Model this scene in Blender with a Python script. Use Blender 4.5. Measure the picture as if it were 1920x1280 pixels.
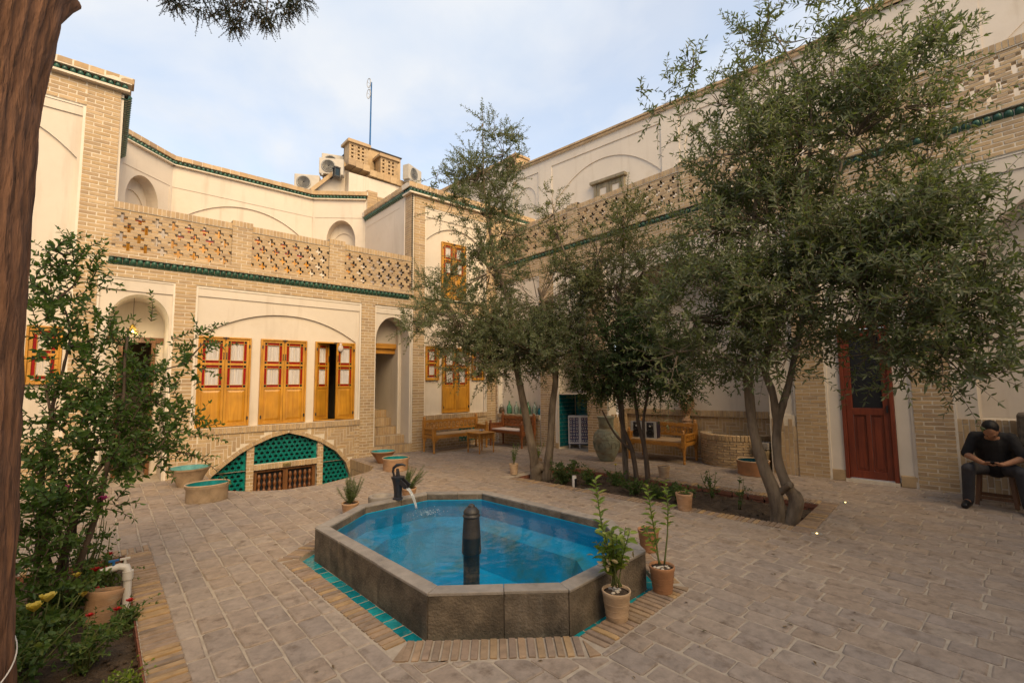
import bpy, bmesh, math, random
import numpy as np
from mathutils import Vector, Matrix

# ------------------------------------------------------------------ scene, camera, light
scene = bpy.context.scene
for o in list(bpy.data.objects):
    bpy.data.objects.remove(o, do_unlink=True)
COL = scene.collection
random.seed(11)
RNG = np.random.default_rng(5)
R = math.radians

CAM_H = 1.6
CAM_PITCH, CAM_ROLL, CAM_YAW = 0.086064, -0.00855, 0.84958
CAM_LENS = 873.9994 / 1920 * 36

def make_camera():
    F = Vector((math.cos(CAM_YAW), math.sin(CAM_YAW), 0))
    Rt = Vector((math.sin(CAM_YAW), -math.cos(CAM_YAW), 0))
    U = Vector((0, 0, 1))
    c, s = math.cos(CAM_PITCH), math.sin(CAM_PITCH)
    cr, sr = math.cos(CAM_ROLL), math.sin(CAM_ROLL)
    yy = -U * c + F * s
    ex = Rt * cr - yy * sr
    ey = Rt * sr + yy * cr
    ez = U * s + F * c
    m = Matrix(((ex.x, -ey.x, -ez.x, 0), (ex.y, -ey.y, -ez.y, 0), (ex.z, -ey.z, -ez.z, CAM_H), (0, 0, 0, 1)))
    cd = bpy.data.cameras.new('camera')
    cd.sensor_width = 36
    cd.lens = CAM_LENS
    cd.clip_start = 0.05
    cd.clip_end = 500
    co = bpy.data.objects.new('camera', cd)
    COL.objects.link(co)
    co.matrix_world = m
    scene.camera = co
    return ex, ey, ez
EX, EY, EZ = make_camera()

SUN_EL, SUN_AZ = R(36), R(-100)      # the light comes from behind the camera; azimuth measured from +X to +Y
SKY_STRENGTH = 0.13
SUN_STRENGTH = 3.1
scene.view_settings.view_transform = 'Standard'
scene.view_settings.look = 'None'
scene.view_settings.gamma = 1
scene.view_settings.use_curve_mapping = False
scene.view_settings.exposure = 0.57

def make_world():
    w = bpy.data.worlds.new('World')
    scene.world = w
    w.use_nodes = True
    nt = w.node_tree
    nt.nodes.clear()
    N = nt.nodes.new
    out = N('ShaderNodeOutputWorld'); bg = N('ShaderNodeBackground')
    sky = N('ShaderNodeTexSky'); sky.sky_type = 'NISHITA'; sky.sun_disc = False
    sky.sun_elevation = SUN_EL; sky.sun_rotation = R(90) - SUN_AZ
    sky.air_density = 1.0; sky.dust_density = 1.5; sky.ozone_density = 1.2
    tc = N('ShaderNodeTexCoord')
    sep = N('ShaderNodeSeparateXYZ'); nt.links.new(tc.outputs['Generated'], sep.inputs[0])
    # clouds lie on a flat layer high up: divide the direction by its height
    mx = N('ShaderNodeMath'); mx.operation = 'MAXIMUM'; mx.inputs[1].default_value = 0.0
    nt.links.new(sep.outputs[2], mx.inputs[0])
    ad = N('ShaderNodeMath'); ad.operation = 'ADD'; ad.inputs[1].default_value = 0.25
    nt.links.new(mx.outputs[0], ad.inputs[0])
    dv = N('ShaderNodeVectorMath'); dv.operation = 'DIVIDE'
    cb = N('ShaderNodeCombineXYZ')
    for i in range(3): nt.links.new(ad.outputs[0], cb.inputs[i])
    nt.links.new(tc.outputs['Generated'], dv.inputs[0]); nt.links.new(cb.outputs[0], dv.inputs[1])
    n1 = N('ShaderNodeTexNoise'); n1.inputs['Scale'].default_value = 1.6; n1.inputs['Detail'].default_value = 7
    n1.inputs['Roughness'].default_value = 0.55; n1.inputs['Distortion'].default_value = 0.5
    nt.links.new(dv.outputs[0], n1.inputs['Vector'])
    rp = N('ShaderNodeValToRGB'); rp.color_ramp.elements[0].position = 0.38; rp.color_ramp.elements[1].position = 0.60
    rp.color_ramp.elements[0].color = (0.58, 0.58, 0.58, 1); rp.color_ramp.elements[1].color = (0.97, 0.97, 0.97, 1)
    nt.links.new(n1.outputs['Fac'], rp.inputs[0])
    n2 = N('ShaderNodeTexNoise'); n2.inputs['Scale'].default_value = 4.5; n2.inputs['Detail'].default_value = 5
    nt.links.new(dv.outputs[0], n2.inputs['Vector'])
    cr = N('ShaderNodeValToRGB'); cr.color_ramp.elements[0].position = 0.3; cr.color_ramp.elements[1].position = 0.7
    cr.color_ramp.elements[0].color = (3.95, 4.35, 4.95, 1); cr.color_ramp.elements[1].color = (4.75, 4.85, 5.0, 1)
    nt.links.new(n2.outputs['Fac'], cr.inputs[0])
    mix = N('ShaderNodeMix'); mix.data_type = 'RGBA'
    nt.links.new(rp.outputs[0], mix.inputs[0])
    sm = N('ShaderNodeVectorMath'); sm.operation = 'MULTIPLY'; sm.inputs[1].default_value = (1.75, 1.7, 1.6); nt.links.new(sky.outputs[0], sm.inputs[0])
    nt.links.new(sm.outputs[0], mix.inputs[6]); nt.links.new(cr.outputs[0], mix.inputs[7])
    nt.links.new(mix.outputs[2], bg.inputs[0])
    bg.inputs[1].default_value = SKY_STRENGTH
    nt.links.new(bg.outputs[0], out.inputs[0])
make_world()

def make_sun():
    d = bpy.data.lights.new('sun', 'SUN')
    d.energy = SUN_STRENGTH; d.angle = R(48); d.color = (1.0, 0.71, 0.36)
    o = bpy.data.objects.new('sun', d); COL.objects.link(o)
    v = Vector((math.cos(SUN_EL) * math.cos(SUN_AZ), math.cos(SUN_EL) * math.sin(SUN_AZ), math.sin(SUN_EL)))
    o.rotation_euler = v.to_track_quat('Z', 'Y').to_euler()
    o.location = (0, -20, 30)
make_sun()

# ------------------------------------------------------------------ helpers
PINV = {}
def tag(o, label=None, cat=None, group=None, kind=None):
    if label: o['label'] = label
    if cat: o['category'] = cat
    if group: o['group'] = group
    if kind: o['kind'] = kind
    return o

def thing(name, label, cat, loc=(0, 0, 0), rz=0.0, group=None, kind=None):
    o = bpy.data.objects.new(name, None)
    o.empty_display_size = 0.1
    COL.objects.link(o)
    o.location = loc; o.rotation_euler = (0, 0, rz)
    tag(o, label, cat, group, kind)
    PINV[o.name] = (Matrix.Translation(loc) @ Matrix.Rotation(rz, 4, 'Z')).inverted()
    return o

def link(name, me, parent=None, world=False):
    o = bpy.data.objects.new(name, me)
    COL.objects.link(o)
    if parent is not None:
        o.parent = parent
        if world:
            p = parent
            while p.parent is not None: p = p.parent
            if p.name in PINV and PINV[p.name] != Matrix.Identity(4) and parent is p:
                o.matrix_parent_inverse = PINV[p.name]
    return o

def copy_tree(o, loc=None, rz=None, label=None, parent=None):
    c = o.copy(); COL.objects.link(c)
    if parent is not None: c.parent = parent
    for ch in list(o.children): copy_tree(ch, parent=c)
    if loc is not None: c.location = loc
    if rz is not None: c.rotation_euler = (0, 0, rz)
    if label: c['label'] = label
    return c

class MB:
    def __init__(s, fn=None, flip=False):
        s.v = []; s.f = []; s.fn = fn; s.flip = flip
    def add(s, p):
        s.v.append(tuple(p)); return len(s.v) - 1
    def face(s, idx): s.f.append(tuple(idx))
    def quad(s, a, b, c, d):
        i = [s.add(a), s.add(b), s.add(c), s.add(d)]; s.f.append(tuple(i))
    def poly(s, pts):
        s.f.append(tuple(s.add(p) for p in pts))
    def box(s, x0, x1, y0, y1, z0, z1):
        i = len(s.v)
        s.v += [(x0, y0, z0), (x1, y0, z0), (x1, y1, z0), (x0, y1, z0), (x0, y0, z1), (x1, y0, z1), (x1, y1, z1), (x0, y1, z1)]
        s.f += [(i, i + 3, i + 2, i + 1), (i + 4, i + 5, i + 6, i + 7), (i, i + 1, i + 5, i + 4), (i + 1, i + 2, i + 6, i + 5), (i + 2, i + 3, i + 7, i + 6), (i + 3, i, i + 4, i + 7)]
    def obox(s, c, ax, ay, az):
        # oriented box: centre and three half-axis vectors
        c, ax, ay, az = Vector(c), Vector(ax), Vector(ay), Vector(az)
        i = len(s.v)
        for sz in (-1, 1):
            for sx, sy in ((-1, -1), (1, -1), (1, 1), (-1, 1)):
                s.v.append(tuple(c + ax * sx + ay * sy + az * sz))
        s.f += [(i, i + 3, i + 2, i + 1), (i + 4, i + 5, i + 6, i + 7), (i, i + 1, i + 5, i + 4), (i + 1, i + 2, i + 6, i + 5), (i + 2, i + 3, i + 7, i + 6), (i + 3, i, i + 4, i + 7)]
    def bar(s, a, b, w, h, up=(0, 0, 1)):
        a, b = Vector(a), Vector(b); d = (b - a); L = d.length; d.normalize()
        u = Vector(up); sd = d.cross(u)
        if sd.length < 1e-4: sd = d.cross(Vector((1, 0, 0)))
        sd.normalize(); u = sd.cross(d)
        s.obox((a + b) / 2, d * L / 2, sd * w / 2, u * h / 2)
    def tube(s, pts, rad, n=8, cap=True):
        pts = [Vector(p) for p in pts]
        if not hasattr(rad, '__len__'): rad = [rad] * len(pts)
        rings = []; ref = Vector((0.31, 0.17, 0.93))
        for k, p in enumerate(pts):
            d = (pts[min(k + 1, len(pts) - 1)] - pts[max(k - 1, 0)])
            if d.length < 1e-9: d = Vector((0, 0, 1))
            d.normalize()
            a = ref - d * ref.dot(d)
            if a.length < 1e-3: a = Vector((1, 0, 0)) - d * d.x
            a.normalize(); b = d.cross(a); ref = a
            r = []
            for j in range(n):
                t = 2 * math.pi * j / n
                r.append(s.add(p + (a * math.cos(t) + b * math.sin(t)) * rad[k]))
            rings.append(r)
        for k in range(len(rings) - 1):
            for j in range(n):
                s.f.append((rings[k][j], rings[k][(j + 1) % n], rings[k + 1][(j + 1) % n], rings[k + 1][j]))
        if cap:
            s.f.append(tuple(reversed(rings[0]))); s.f.append(tuple(rings[-1]))
    def lathe(s, prof, n=24, c=(0, 0, 0), wob=0.0, sx=1.0, sy=1.0):
        rings = []
        for r, z in prof:
            ring = []
            for j in range(n):
                t = 2 * math.pi * j / n
                rr = r * (1 + wob * math.sin(3 * t + z * 9))
                ring.append(s.add((c[0] + rr * math.cos(t) * sx, c[1] + rr * math.sin(t) * sy, c[2] + z)))
            rings.append(ring)
        for k in range(len(rings) - 1):
            for j in range(n):
                s.f.append((rings[k][j], rings[k][(j + 1) % n], rings[k + 1][(j + 1) % n], rings[k + 1][j]))
        if prof[0][0] > 1e-4: s.f.append(tuple(reversed(rings[0])))
        if prof[-1][0] > 1e-4: s.f.append(tuple(rings[-1]))
    def prism(s, pts, z0, z1, inset=0.0, drop=0.0):
        # convex footprint, counter-clockwise; top inset by a small chamfer
        n = len(pts); i = len(s.v)
        cx = sum(p[0] for p in pts) / n; cy = sum(p[1] for p in pts) / n
        for p in pts: s.v.append((p[0], p[1], z0))
        for p in pts: s.v.append((p[0], p[1], z1 - drop))
        if inset > 0:
            tp = offset_poly(pts, -inset)
            for p in tp: s.v.append((p[0], p[1], z1))
        for k in range(n):
            k2 = (k + 1) % n
            s.f.append((i + k, i + k2, i + n + k2, i + n + k))
            if inset > 0: s.f.append((i + n + k, i + n + k2, i + 2 * n + k2, i + 2 * n + k))
        t = 2 * n if inset > 0 else n
        s.f.append(tuple(i + t + k for k in range(n)))
    def mesh(s, name):
        me = bpy.data.meshes.new(name)
        v = s.v
        if s.fn: v = [s.fn(*p) for p in v]
        f = s.f
        if s.flip: f = [tuple(reversed(q)) for q in f]
        me.from_pydata(v, [], f); me.update()
        return me
    def build(s, name, mat, parent=None, world=False, smooth=False, bevel=0.0, kind=None, auto=None):
        me = s.mesh(name)
        if mat is not None: me.materials.append(mat)
        if smooth: me.polygons.foreach_set('use_smooth', [True] * len(me.polygons))
        o = link(name, me, parent, world)
        if bevel:
            b = o.modifiers.new('bevel', 'BEVEL'); b.width = bevel; b.segments = 2; b.limit_method = 'ANGLE'; b.angle_limit = R(40)
        if kind: o['kind'] = kind
        if auto is not None:
            try:
                me.polygons.foreach_set('use_smooth', [True] * len(me.polygons))
                me.set_sharp_from_angle(angle=R(auto))
            except Exception: pass
        return o

def offset_poly(pts, d):
    # offset a convex CCW polygon outwards by d
    n = len(pts); out = []
    for k in range(n):
        p0, p1, p2 = pts[k - 1], pts[k], pts[(k + 1) % n]
        def nrm(a, b):
            dx, dy = b[0] - a[0], b[1] - a[1]; L = math.hypot(dx, dy) or 1e-9
            return dy / L, -dx / L
        n1, n2 = nrm(p0, p1), nrm(p1, p2)
        den = 1 + n1[0] * n2[0] + n1[1] * n2[1]
        den = max(den, 0.3)
        out.append((p1[0] + d * (n1[0] + n2[0]) / den, p1[1] + d * (n1[1] + n2[1]) / den))
    return out

def offset_var(pts, ds):
    # offset each edge of a convex CCW polygon by its own distance
    n = len(pts); ln = []
    for k in range(n):
        a, b = pts[k], pts[(k + 1) % n]; dx, dy = b[0] - a[0], b[1] - a[1]; L = math.hypot(dx, dy); nx, ny = dy / L, -dx / L
        ln.append((nx, ny, nx * a[0] + ny * a[1] + ds[k]))
    out = []
    for k in range(n):
        a, b = ln[k - 1], ln[k]; det = a[0] * b[1] - a[1] * b[0]
        out.append(((a[2] * b[1] - a[1] * b[2]) / det, (a[0] * b[2] - a[2] * b[0]) / det))
    return out

def clip_half(poly, nx, ny, d):
    # keep the part with n.p <= d
    out = []
    for k in range(len(poly)):
        a, b = poly[k], poly[(k + 1) % len(poly)]
        da, db = nx * a[0] + ny * a[1] - d, nx * b[0] + ny * b[1] - d
        if da <= 0: out.append(a)
        if (da < 0 < db) or (db < 0 < da):
            t = da / (da - db); out.append((a[0] + (b[0] - a[0]) * t, a[1] + (b[1] - a[1]) * t))
    return out

def area(p):
    return 0.5 * abs(sum(p[i][0] * p[(i + 1) % len(p)][1] - p[(i + 1) % len(p)][0] * p[i][1] for i in range(len(p))))

def subtract(poly, hole):
    res = []; rem = poly
    for k in range(len(hole)):
        a, b = hole[k], hole[(k + 1) % len(hole)]
        dx, dy = b[0] - a[0], b[1] - a[1]; L = math.hypot(dx, dy)
        nx, ny = dy / L, -dx / L; d = nx * a[0] + ny * a[1]
        o = clip_half(rem, -nx, -ny, -d)
        if len(o) > 2 and area(o) > 1e-5: res.append(o)
        rem = clip_half(rem, nx, ny, d)
        if len(rem) < 3: break
    if len(rem) < 3 or area(rem) < 1e-5: return [poly]
    return res

def cam_metric(p, size):
    # how large something of this area shows to the photograph's camera (0 when out of view)
    d = Vector(p) - Vector((0, 0, CAM_H))
    z = d.dot(EZ)
    if z < 0.3: return 0.0
    x, y = d.dot(EX) / z, d.dot(EY) / z
    if abs(x) > 1.16 or abs(y) > 0.78: return 0.0
    return size / (z * z)

# ------------------------------------------------------------------ materials
def nm(name):
    m = bpy.data.materials.new(name); m.use_nodes = True
    nt = m.node_tree; b = nt.nodes['Principled BSDF']
    return m, nt, b, nt.nodes.new, nt.links.new

def ramp(nt, cols, interp='LINEAR'):
    r = nt.nodes.new('ShaderNodeValToRGB'); r.color_ramp.interpolation = interp
    e = r.color_ramp.elements
    if len(cols) == 1: cols = [cols[0], cols[0]]
    n = len(cols)
    while len(e) < n: e.new(0.5)
    for i, c in enumerate(cols):
        if len(c) == 4: e[i].position = c[3]; e[i].color = (c[0], c[1], c[2], 1)
        else: e[i].position = i / max(1, n - 1); e[i].color = (c[0], c[1], c[2], 1)
    return r

def surf(name, cols, rough=0.85, ns=5.0, amp=0.25, bs=60.0, bump=0.15, spec=0.3, vary=True, stretch=None, blot=None, coat=0.0, streak=None, local=False, bdist=0.01, metal=0.0):
    """general matte surface: a base colour picked per piece, mottled by noise, with fine relief.
    blot = (colour, scale, lo, hi): stains or tinted patches of a second colour."""
    m, nt, b, N, Lk = nm(name)
    if local:
        tc = N('ShaderNodeTexCoord'); pos = tc.outputs['Object']
    else:
        g0 = N('ShaderNodeNewGeometry'); pos = g0.outputs['Position']
    rnd = None
    if vary:
        oi = N('ShaderNodeObjectInfo'); g = N('ShaderNodeNewGeometry')
        ad = N('ShaderNodeMath'); ad.operation = 'ADD'; Lk(oi.outputs['Random'], ad.inputs[0]); Lk(g.outputs['Random Per Island'], ad.inputs[1])
        fr = N('ShaderNodeMath'); fr.operation = 'FRACT'; Lk(ad.outputs[0], fr.inputs[0]); rnd = fr.outputs[0]
        ml = N('ShaderNodeMath'); ml.operation = 'MULTIPLY'; ml.inputs[1].default_value = 37.0; Lk(rnd, ml.inputs[0])
        va = N('ShaderNodeVectorMath'); va.operation = 'ADD'; Lk(pos, va.inputs[0]); Lk(ml.outputs[0], va.inputs[1]); pos = va.outputs[0]
    if stretch:
        vm = N('ShaderNodeVectorMath'); vm.operation = 'MULTIPLY'; vm.inputs[1].default_value = stretch; Lk(pos, vm.inputs[0]); pos = vm.outputs[0]
    n1 = N('ShaderNodeTexNoise'); n1.inputs['Scale'].default_value = ns; n1.inputs['Detail'].default_value = 6; n1.inputs['Roughness'].default_value = 0.62
    Lk(pos, n1.inputs['Vector'])
    rp = ramp(nt, cols)
    if rnd is not None: Lk(rnd, rp.inputs[0])
    else: Lk(n1.outputs['Fac'], rp.inputs[0])
    col = rp.outputs[0]
    if blot:
        nb = N('ShaderNodeTexNoise'); nb.inputs['Scale'].default_value = blot[1]; nb.inputs['Detail'].default_value = 8; nb.inputs['Roughness'].default_value = 0.65
        Lk(pos, nb.inputs['Vector'])
        rb = ramp(nt, [(0, 0, 0, blot[2]), (1, 1, 1, blot[3])]); Lk(nb.outputs['Fac'], rb.inputs[0])
        mb = N('ShaderNodeMix'); mb.data_type = 'RGBA'; Lk(rb.outputs[0], mb.inputs[0]); Lk(col, mb.inputs[6]); mb.inputs[7].default_value = (*blot[0], 1)
        col = mb.outputs[2]
    if streak:
        vs = N('ShaderNodeVectorMath'); vs.operation = 'MULTIPLY'; vs.inputs[1].default_value = (1, 1, .10); Lk(pos, vs.inputs[0])
        nb = N('ShaderNodeTexNoise'); nb.inputs['Scale'].default_value = streak[1]; nb.inputs['Detail'].default_value = 7; nb.inputs['Roughness'].default_value = 0.6; Lk(vs.outputs[0], nb.inputs['Vector'])
        rb = ramp(nt, [(0, 0, 0, streak[2]), (1, 1, 1, streak[3])]); Lk(nb.outputs['Fac'], rb.inputs[0])
        mb = N('ShaderNodeMix'); mb.data_type = 'RGBA'; Lk(rb.outputs[0], mb.inputs[0]); Lk(col, mb.inputs[6]); mb.inputs[7].default_value = (*streak[0], 1)
        col = mb.outputs[2]
    rg = ramp(nt, [(1 - amp, 1 - amp, 1 - amp, 0.3), (1 + amp * 0.6, 1 + amp * 0.6, 1 + amp * 0.6, 0.7)]); Lk(n1.outputs['Fac'], rg.inputs[0])
    mm = N('ShaderNodeMix'); mm.data_type = 'RGBA'; mm.blend_type = 'MULTIPLY'; mm.inputs[0].default_value = 1
    Lk(col, mm.inputs[6]); Lk(rg.outputs[0], mm.inputs[7])
    Lk(mm.outputs[2], b.inputs['Base Color'])
    b.inputs['Roughness'].default_value = rough
    b.inputs['Specular IOR Level'].default_value = spec
    b.inputs['Metallic'].default_value = metal
    if coat: b.inputs['Coat Weight'].default_value = coat; b.inputs['Coat Roughness'].default_value = 0.12
    if bump:
        n2 = N('ShaderNodeTexNoise'); n2.inputs['Scale'].default_value = bs; n2.inputs['Detail'].default_value = 5; Lk(pos, n2.inputs['Vector'])
        bp = N('ShaderNodeBump'); bp.inputs['Strength'].default_value = bump; bp.inputs['Distance'].default_value = bdist
        Lk(n2.outputs['Fac'], bp.inputs['Height']); Lk(bp.outputs[0], b.inputs['Normal'])
    return m

def wood(name, c1, c2, rough=0.45, scale=1.0, coat=0.25, axis='z'):
    st = {'z': (22, 22, 1.6), 'x': (1.6, 22, 22), 'y': (22, 1.6, 22)}[axis]
    st = tuple(v * scale for v in st)
    m, nt, b, N, Lk = nm(name)
    g = N('ShaderNodeNewGeometry'); oi = N('ShaderNodeObjectInfo')
    ml = N('ShaderNodeMath'); ml.operation = 'MULTIPLY'; ml.inputs[1].default_value = 13.0; Lk(oi.outputs['Random'], ml.inputs[0])
    va = N('ShaderNodeVectorMath'); va.operation = 'ADD'; Lk(g.outputs['Position'], va.inputs[0]); Lk(ml.outputs[0], va.inputs[1])
    vm = N('ShaderNodeVectorMath'); vm.operation = 'MULTIPLY'; vm.inputs[1].default_value = st; Lk(va.outputs[0], vm.inputs[0])
    n = N('ShaderNodeTexNoise'); n.inputs['Scale'].default_value = 1.0; n.inputs['Detail'].default_value = 5; n.inputs['Distortion'].default_value = 1.2; Lk(vm.outputs[0], n.inputs['Vector'])
    rp = ramp(nt, [(*c2, 0.3), (*c1, 0.68)]); Lk(n.outputs['Fac'], rp.inputs[0])
    n3 = N('ShaderNodeTexNoise'); n3.inputs['Scale'].default_value = 3.0; Lk(va.outputs[0], n3.inputs['Vector'])
    r3 = ramp(nt, [(0.78, 0.78, 0.78, 0.3), (1.12, 1.12, 1.12, 0.7)]); Lk(n3.outputs['Fac'], r3.inputs[0])
    mm = N('ShaderNodeMix'); mm.data_type = 'RGBA'; mm.blend_type = 'MULTIPLY'; mm.inputs[0].default_value = 1
    Lk(rp.outputs[0], mm.inputs[6]); Lk(r3.outputs[0], mm.inputs[7]); Lk(mm.outputs[2], b.inputs['Base Color'])
    b.inputs['Roughness'].default_value = rough; b.inputs['Coat Weight'].default_value = coat; b.inputs['Coat Roughness'].default_value = 0.25
    bp = N('ShaderNodeBump'); bp.inputs['Strength'].default_value = 0.12; bp.inputs['Distance'].default_value = 0.004
    Lk(n.outputs['Fac'], bp.inputs['Height']); Lk(bp.outputs[0], b.inputs['Normal'])
    return m

def leafmat(name, cols, rough=0.5, trans=0.25, tint=(1.3, 1.5, 0.6)):
    m, nt, b, N, Lk = nm(name)
    oi = N('ShaderNodeObjectInfo'); g = N('ShaderNodeNewGeometry')
    ad = N('ShaderNodeMath'); ad.operation = 'ADD'; Lk(oi.outputs['Random'], ad.inputs[0]); Lk(g.outputs['Random Per Island'], ad.inputs[1])
    fr = N('ShaderNodeMath'); fr.operation = 'FRACT'; Lk(ad.outputs[0], fr.inputs[0])
    rp = ramp(nt, cols); Lk(fr.outputs[0], rp.inputs[0])
    Lk(rp.outputs[0], b.inputs['Base Color']); b.inputs['Roughness'].default_value = rough
    b.inputs['Specular IOR Level'].default_value = 0.35
    tr = N('ShaderNodeBsdfTranslucent')
    tm = N('ShaderNodeMix'); tm.data_type = 'RGBA'; tm.blend_type = 'MULTIPLY'; tm.inputs[0].default_value = 1; Lk(rp.outputs[0], tm.inputs[6]); tm.inputs[7].default_value = (*tint, 1)
    Lk(tm.outputs[2], tr.inputs[0])
    ms = N('ShaderNodeMixShader'); ms.inputs[0].default_value = trans
    Lk(b.outputs[0], ms.inputs[1]); Lk(tr.outputs[0], ms.inputs[2]); Lk(ms.outputs[0], nt.nodes['Material Output'].inputs[0])
    return m

def clear(name, tint, ior=1.45, rough=0.02, wave=None, base=None, body=0.0):
    """see-through glass or water: tinted transparency plus a Fresnel reflection"""
    m, nt, b, N, Lk = nm(name)
    nt.nodes.remove(b)
    t = N('ShaderNodeBsdfTransparent'); t.inputs[0].default_value = (*tint, 1)
    gl = N('ShaderNodeBsdfGlossy'); gl.inputs['Roughness'].default_value = rough
    fz = N('ShaderNodeFresnel'); fz.inputs[0].default_value = ior
    mx = N('ShaderNodeMixShader'); Lk(fz.outputs[0], mx.inputs[0])
    src = t.outputs[0]
    if body:
        df = N('ShaderNodeBsdfDiffuse'); df.inputs[0].default_value = (*base, 1)
        m0 = N('ShaderNodeMixShader'); m0.inputs[0].default_value = body; Lk(t.outputs[0], m0.inputs[1]); Lk(df.outputs[0], m0.inputs[2]); src = m0.outputs[0]
    Lk(src, mx.inputs[1]); Lk(gl.outputs[0], mx.inputs[2])
    Lk(mx.outputs[0], nt.nodes['Material Output'].inputs[0])
    if wave:
        g = N('ShaderNodeNewGeometry')
        sb = N('ShaderNodeVectorMath'); sb.operation = 'SUBTRACT'; sb.inputs[1].default_value = wave; Lk(g.outputs['Position'], sb.inputs[0])
        ln = N('ShaderNodeVectorMath'); ln.operation = 'LENGTH'; Lk(sb.outputs[0], ln.inputs[0])
        nz = N('ShaderNodeTexNoise'); nz.inputs['Scale'].default_value = 3.5; nz.inputs['Detail'].default_value = 3; Lk(g.outputs['Position'], nz.inputs['Vector'])
        a1 = N('ShaderNodeMath'); a1.operation = 'MULTIPLY_ADD'; a1.inputs[1].default_value = 60.0
        Lk(ln.outputs['Value'], a1.inputs[0])
        a0 = N('ShaderNodeMath'); a0.operation = 'MULTIPLY'; a0.inputs[1].default_value = 9.0; Lk(nz.outputs['Fac'], a0.inputs[0]); Lk(a0.outputs[0], a1.inputs[2])
        sn = N('ShaderNodeMath'); sn.operation = 'SINE'; Lk(a1.outputs[0], sn.inputs[0])
        fall = N('ShaderNodeMath'); fall.operation = 'DIVIDE'; Lk(sn.outputs[0], fall.inputs[0])
        f1 = N('ShaderNodeMath'); f1.operation = 'MULTIPLY_ADD'; f1.inputs[1].default_value = 9.0; f1.inputs[2].default_value = 1.6; Lk(ln.outputs['Value'], f1.inputs[0]); Lk(f1.outputs[0], fall.inputs[1])
        n2 = N('ShaderNodeTexNoise'); n2.inputs['Scale'].default_value = 7.0; n2.inputs['Detail'].default_value = 4; Lk(g.outputs['Position'], n2.inputs['Vector'])
        sm = N('ShaderNodeMath'); sm.operation = 'MULTIPLY_ADD'; sm.inputs[1].default_value = 2.8; Lk(n2.outputs['Fac'], sm.inputs[0]); Lk(fall.outputs[0], sm.inputs[2])
        bp = N('ShaderNodeBump'); bp.inputs['Strength'].default_value = 0.4; bp.inputs['Distance'].default_value = 0.0045
        Lk(sm.outputs[0], bp.inputs['Height']); Lk(bp.outputs[0], gl.inputs['Normal']); Lk(bp.outputs[0], fz.inputs['Normal'])
    return m

def glow(name, col, st):
    m, nt, b, N, Lk = nm(name)
    b.inputs['Emission Color'].default_value = (*col, 1); b.inputs['Emission Strength'].default_value = st
    b.inputs['Base Color'].default_value = (*col, 1)
    return m

MT = {}
MT['brick'] = surf('buff_brick', [(.40, .28, .155), (.45, .325, .19), (.35, .25, .155), (.43, .295, .16), (.47, .345, .21), (.335, .235, .145)], ns=9, amp=.16, bs=140, bump=.25, bdist=.004)
MT['mortar'] = surf('mortar', [(.60, .525, .425), (.64, .56, .455)], ns=14, amp=.14, bs=200, bump=.2, vary=False, bdist=.003)
MT['plaster'] = surf('plaster', [(.585, .515, .435), (.615, .545, .46)], ns=1.3, amp=.07, bs=30, bump=.12, vary=False, bdist=.004, blot=((.50, .43, .345), 2.6, .52, .85), streak=((.43, .355, .275), 5.0, .54, .90))
MT['white_trim'] = surf('white_trim', [(.66, .595, .51), (.69, .62, .54)], ns=3, amp=.06, bs=40, bump=.1, vary=False)
MT['green_tile'] = surf('green_glaze', [(.028, .09, .062), (.042, .12, .082), (.024, .07, .05)], rough=.32, ns=30, amp=.4, bump=.1, bs=80, spec=.5)
MT['gold_wood'] = wood('honey_wood', (.52, .25, .020), (.40, .17, .010))
MT['gold_wood_x'] = wood('honey_wood_rail', (.56, .275, .035), (.42, .175, .018), axis='x')
MT['red_glass'] = surf('red_glass', [(.27, .010, .008), (.22, .008, .007)], rough=.1, ns=20, amp=.15, bump=0, spec=.6)
MT['dark_glass'] = surf('dark_green_glass', [(.006, .02, .016), (.01, .014, .03)], rough=.08, ns=20, amp=.1, bump=0, spec=.6)
MT['curtain'] = surf('white_curtain', [(.50, .475, .47), (.56, .53, .53)], ns=60, amp=.2, bump=.2, bs=30, vary=False, stretch=(1, 1, .04))
MT['iron'] = surf('black_iron', [(.012, .012, .016), (.02, .02, .026)], rough=.45, ns=20, amp=.3, bump=.2, bs=90, spec=.5)
MT['dark_room'] = surf('room_wall', [(.42, .36, .29)], ns=2, amp=.1, bump=0, vary=False)
MT['turq'] = surf('turquoise_glaze', [(.004, .17, .15), (.008, .21, .185), (.003, .145, .13)], rough=.2, ns=14, amp=.3, bump=.12, bs=60, spec=.5)
MT['teal_wall'] = surf('teal_glaze', [(.008, .10, .125), (.012, .145, .16), (.006, .075, .10)], rough=.18, ns=12, amp=.3, bump=.08, bs=60, spec=.5)
MT['pool_tile'] = surf('pool_tile_glaze', [(.0, .20, .235), (.01, .30, .33), (.0, .165, .21), (.03, .33, .36)], rough=.2, ns=16, amp=.35, bump=.1, bs=60, spec=.5, blot=((.20, .33, .32), 9, .6, .8))
MT['void'] = surf('dark_recess', [(.012, .014, .018)], ns=3, amp=.1, bump=0, vary=False)
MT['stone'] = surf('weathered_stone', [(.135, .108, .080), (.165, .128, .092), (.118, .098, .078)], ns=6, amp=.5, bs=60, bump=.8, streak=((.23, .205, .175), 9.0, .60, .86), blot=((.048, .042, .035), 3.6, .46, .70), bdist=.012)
MT['stone_top'] = surf('worn_stone_rim', [(.25, .22, .19), (.29, .255, .22), (.225, .2, .175)], ns=9, amp=.22, bs=110, bump=.45, blot=((.20, .18, .165), 6, .5, .75), bdist=.008)
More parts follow.
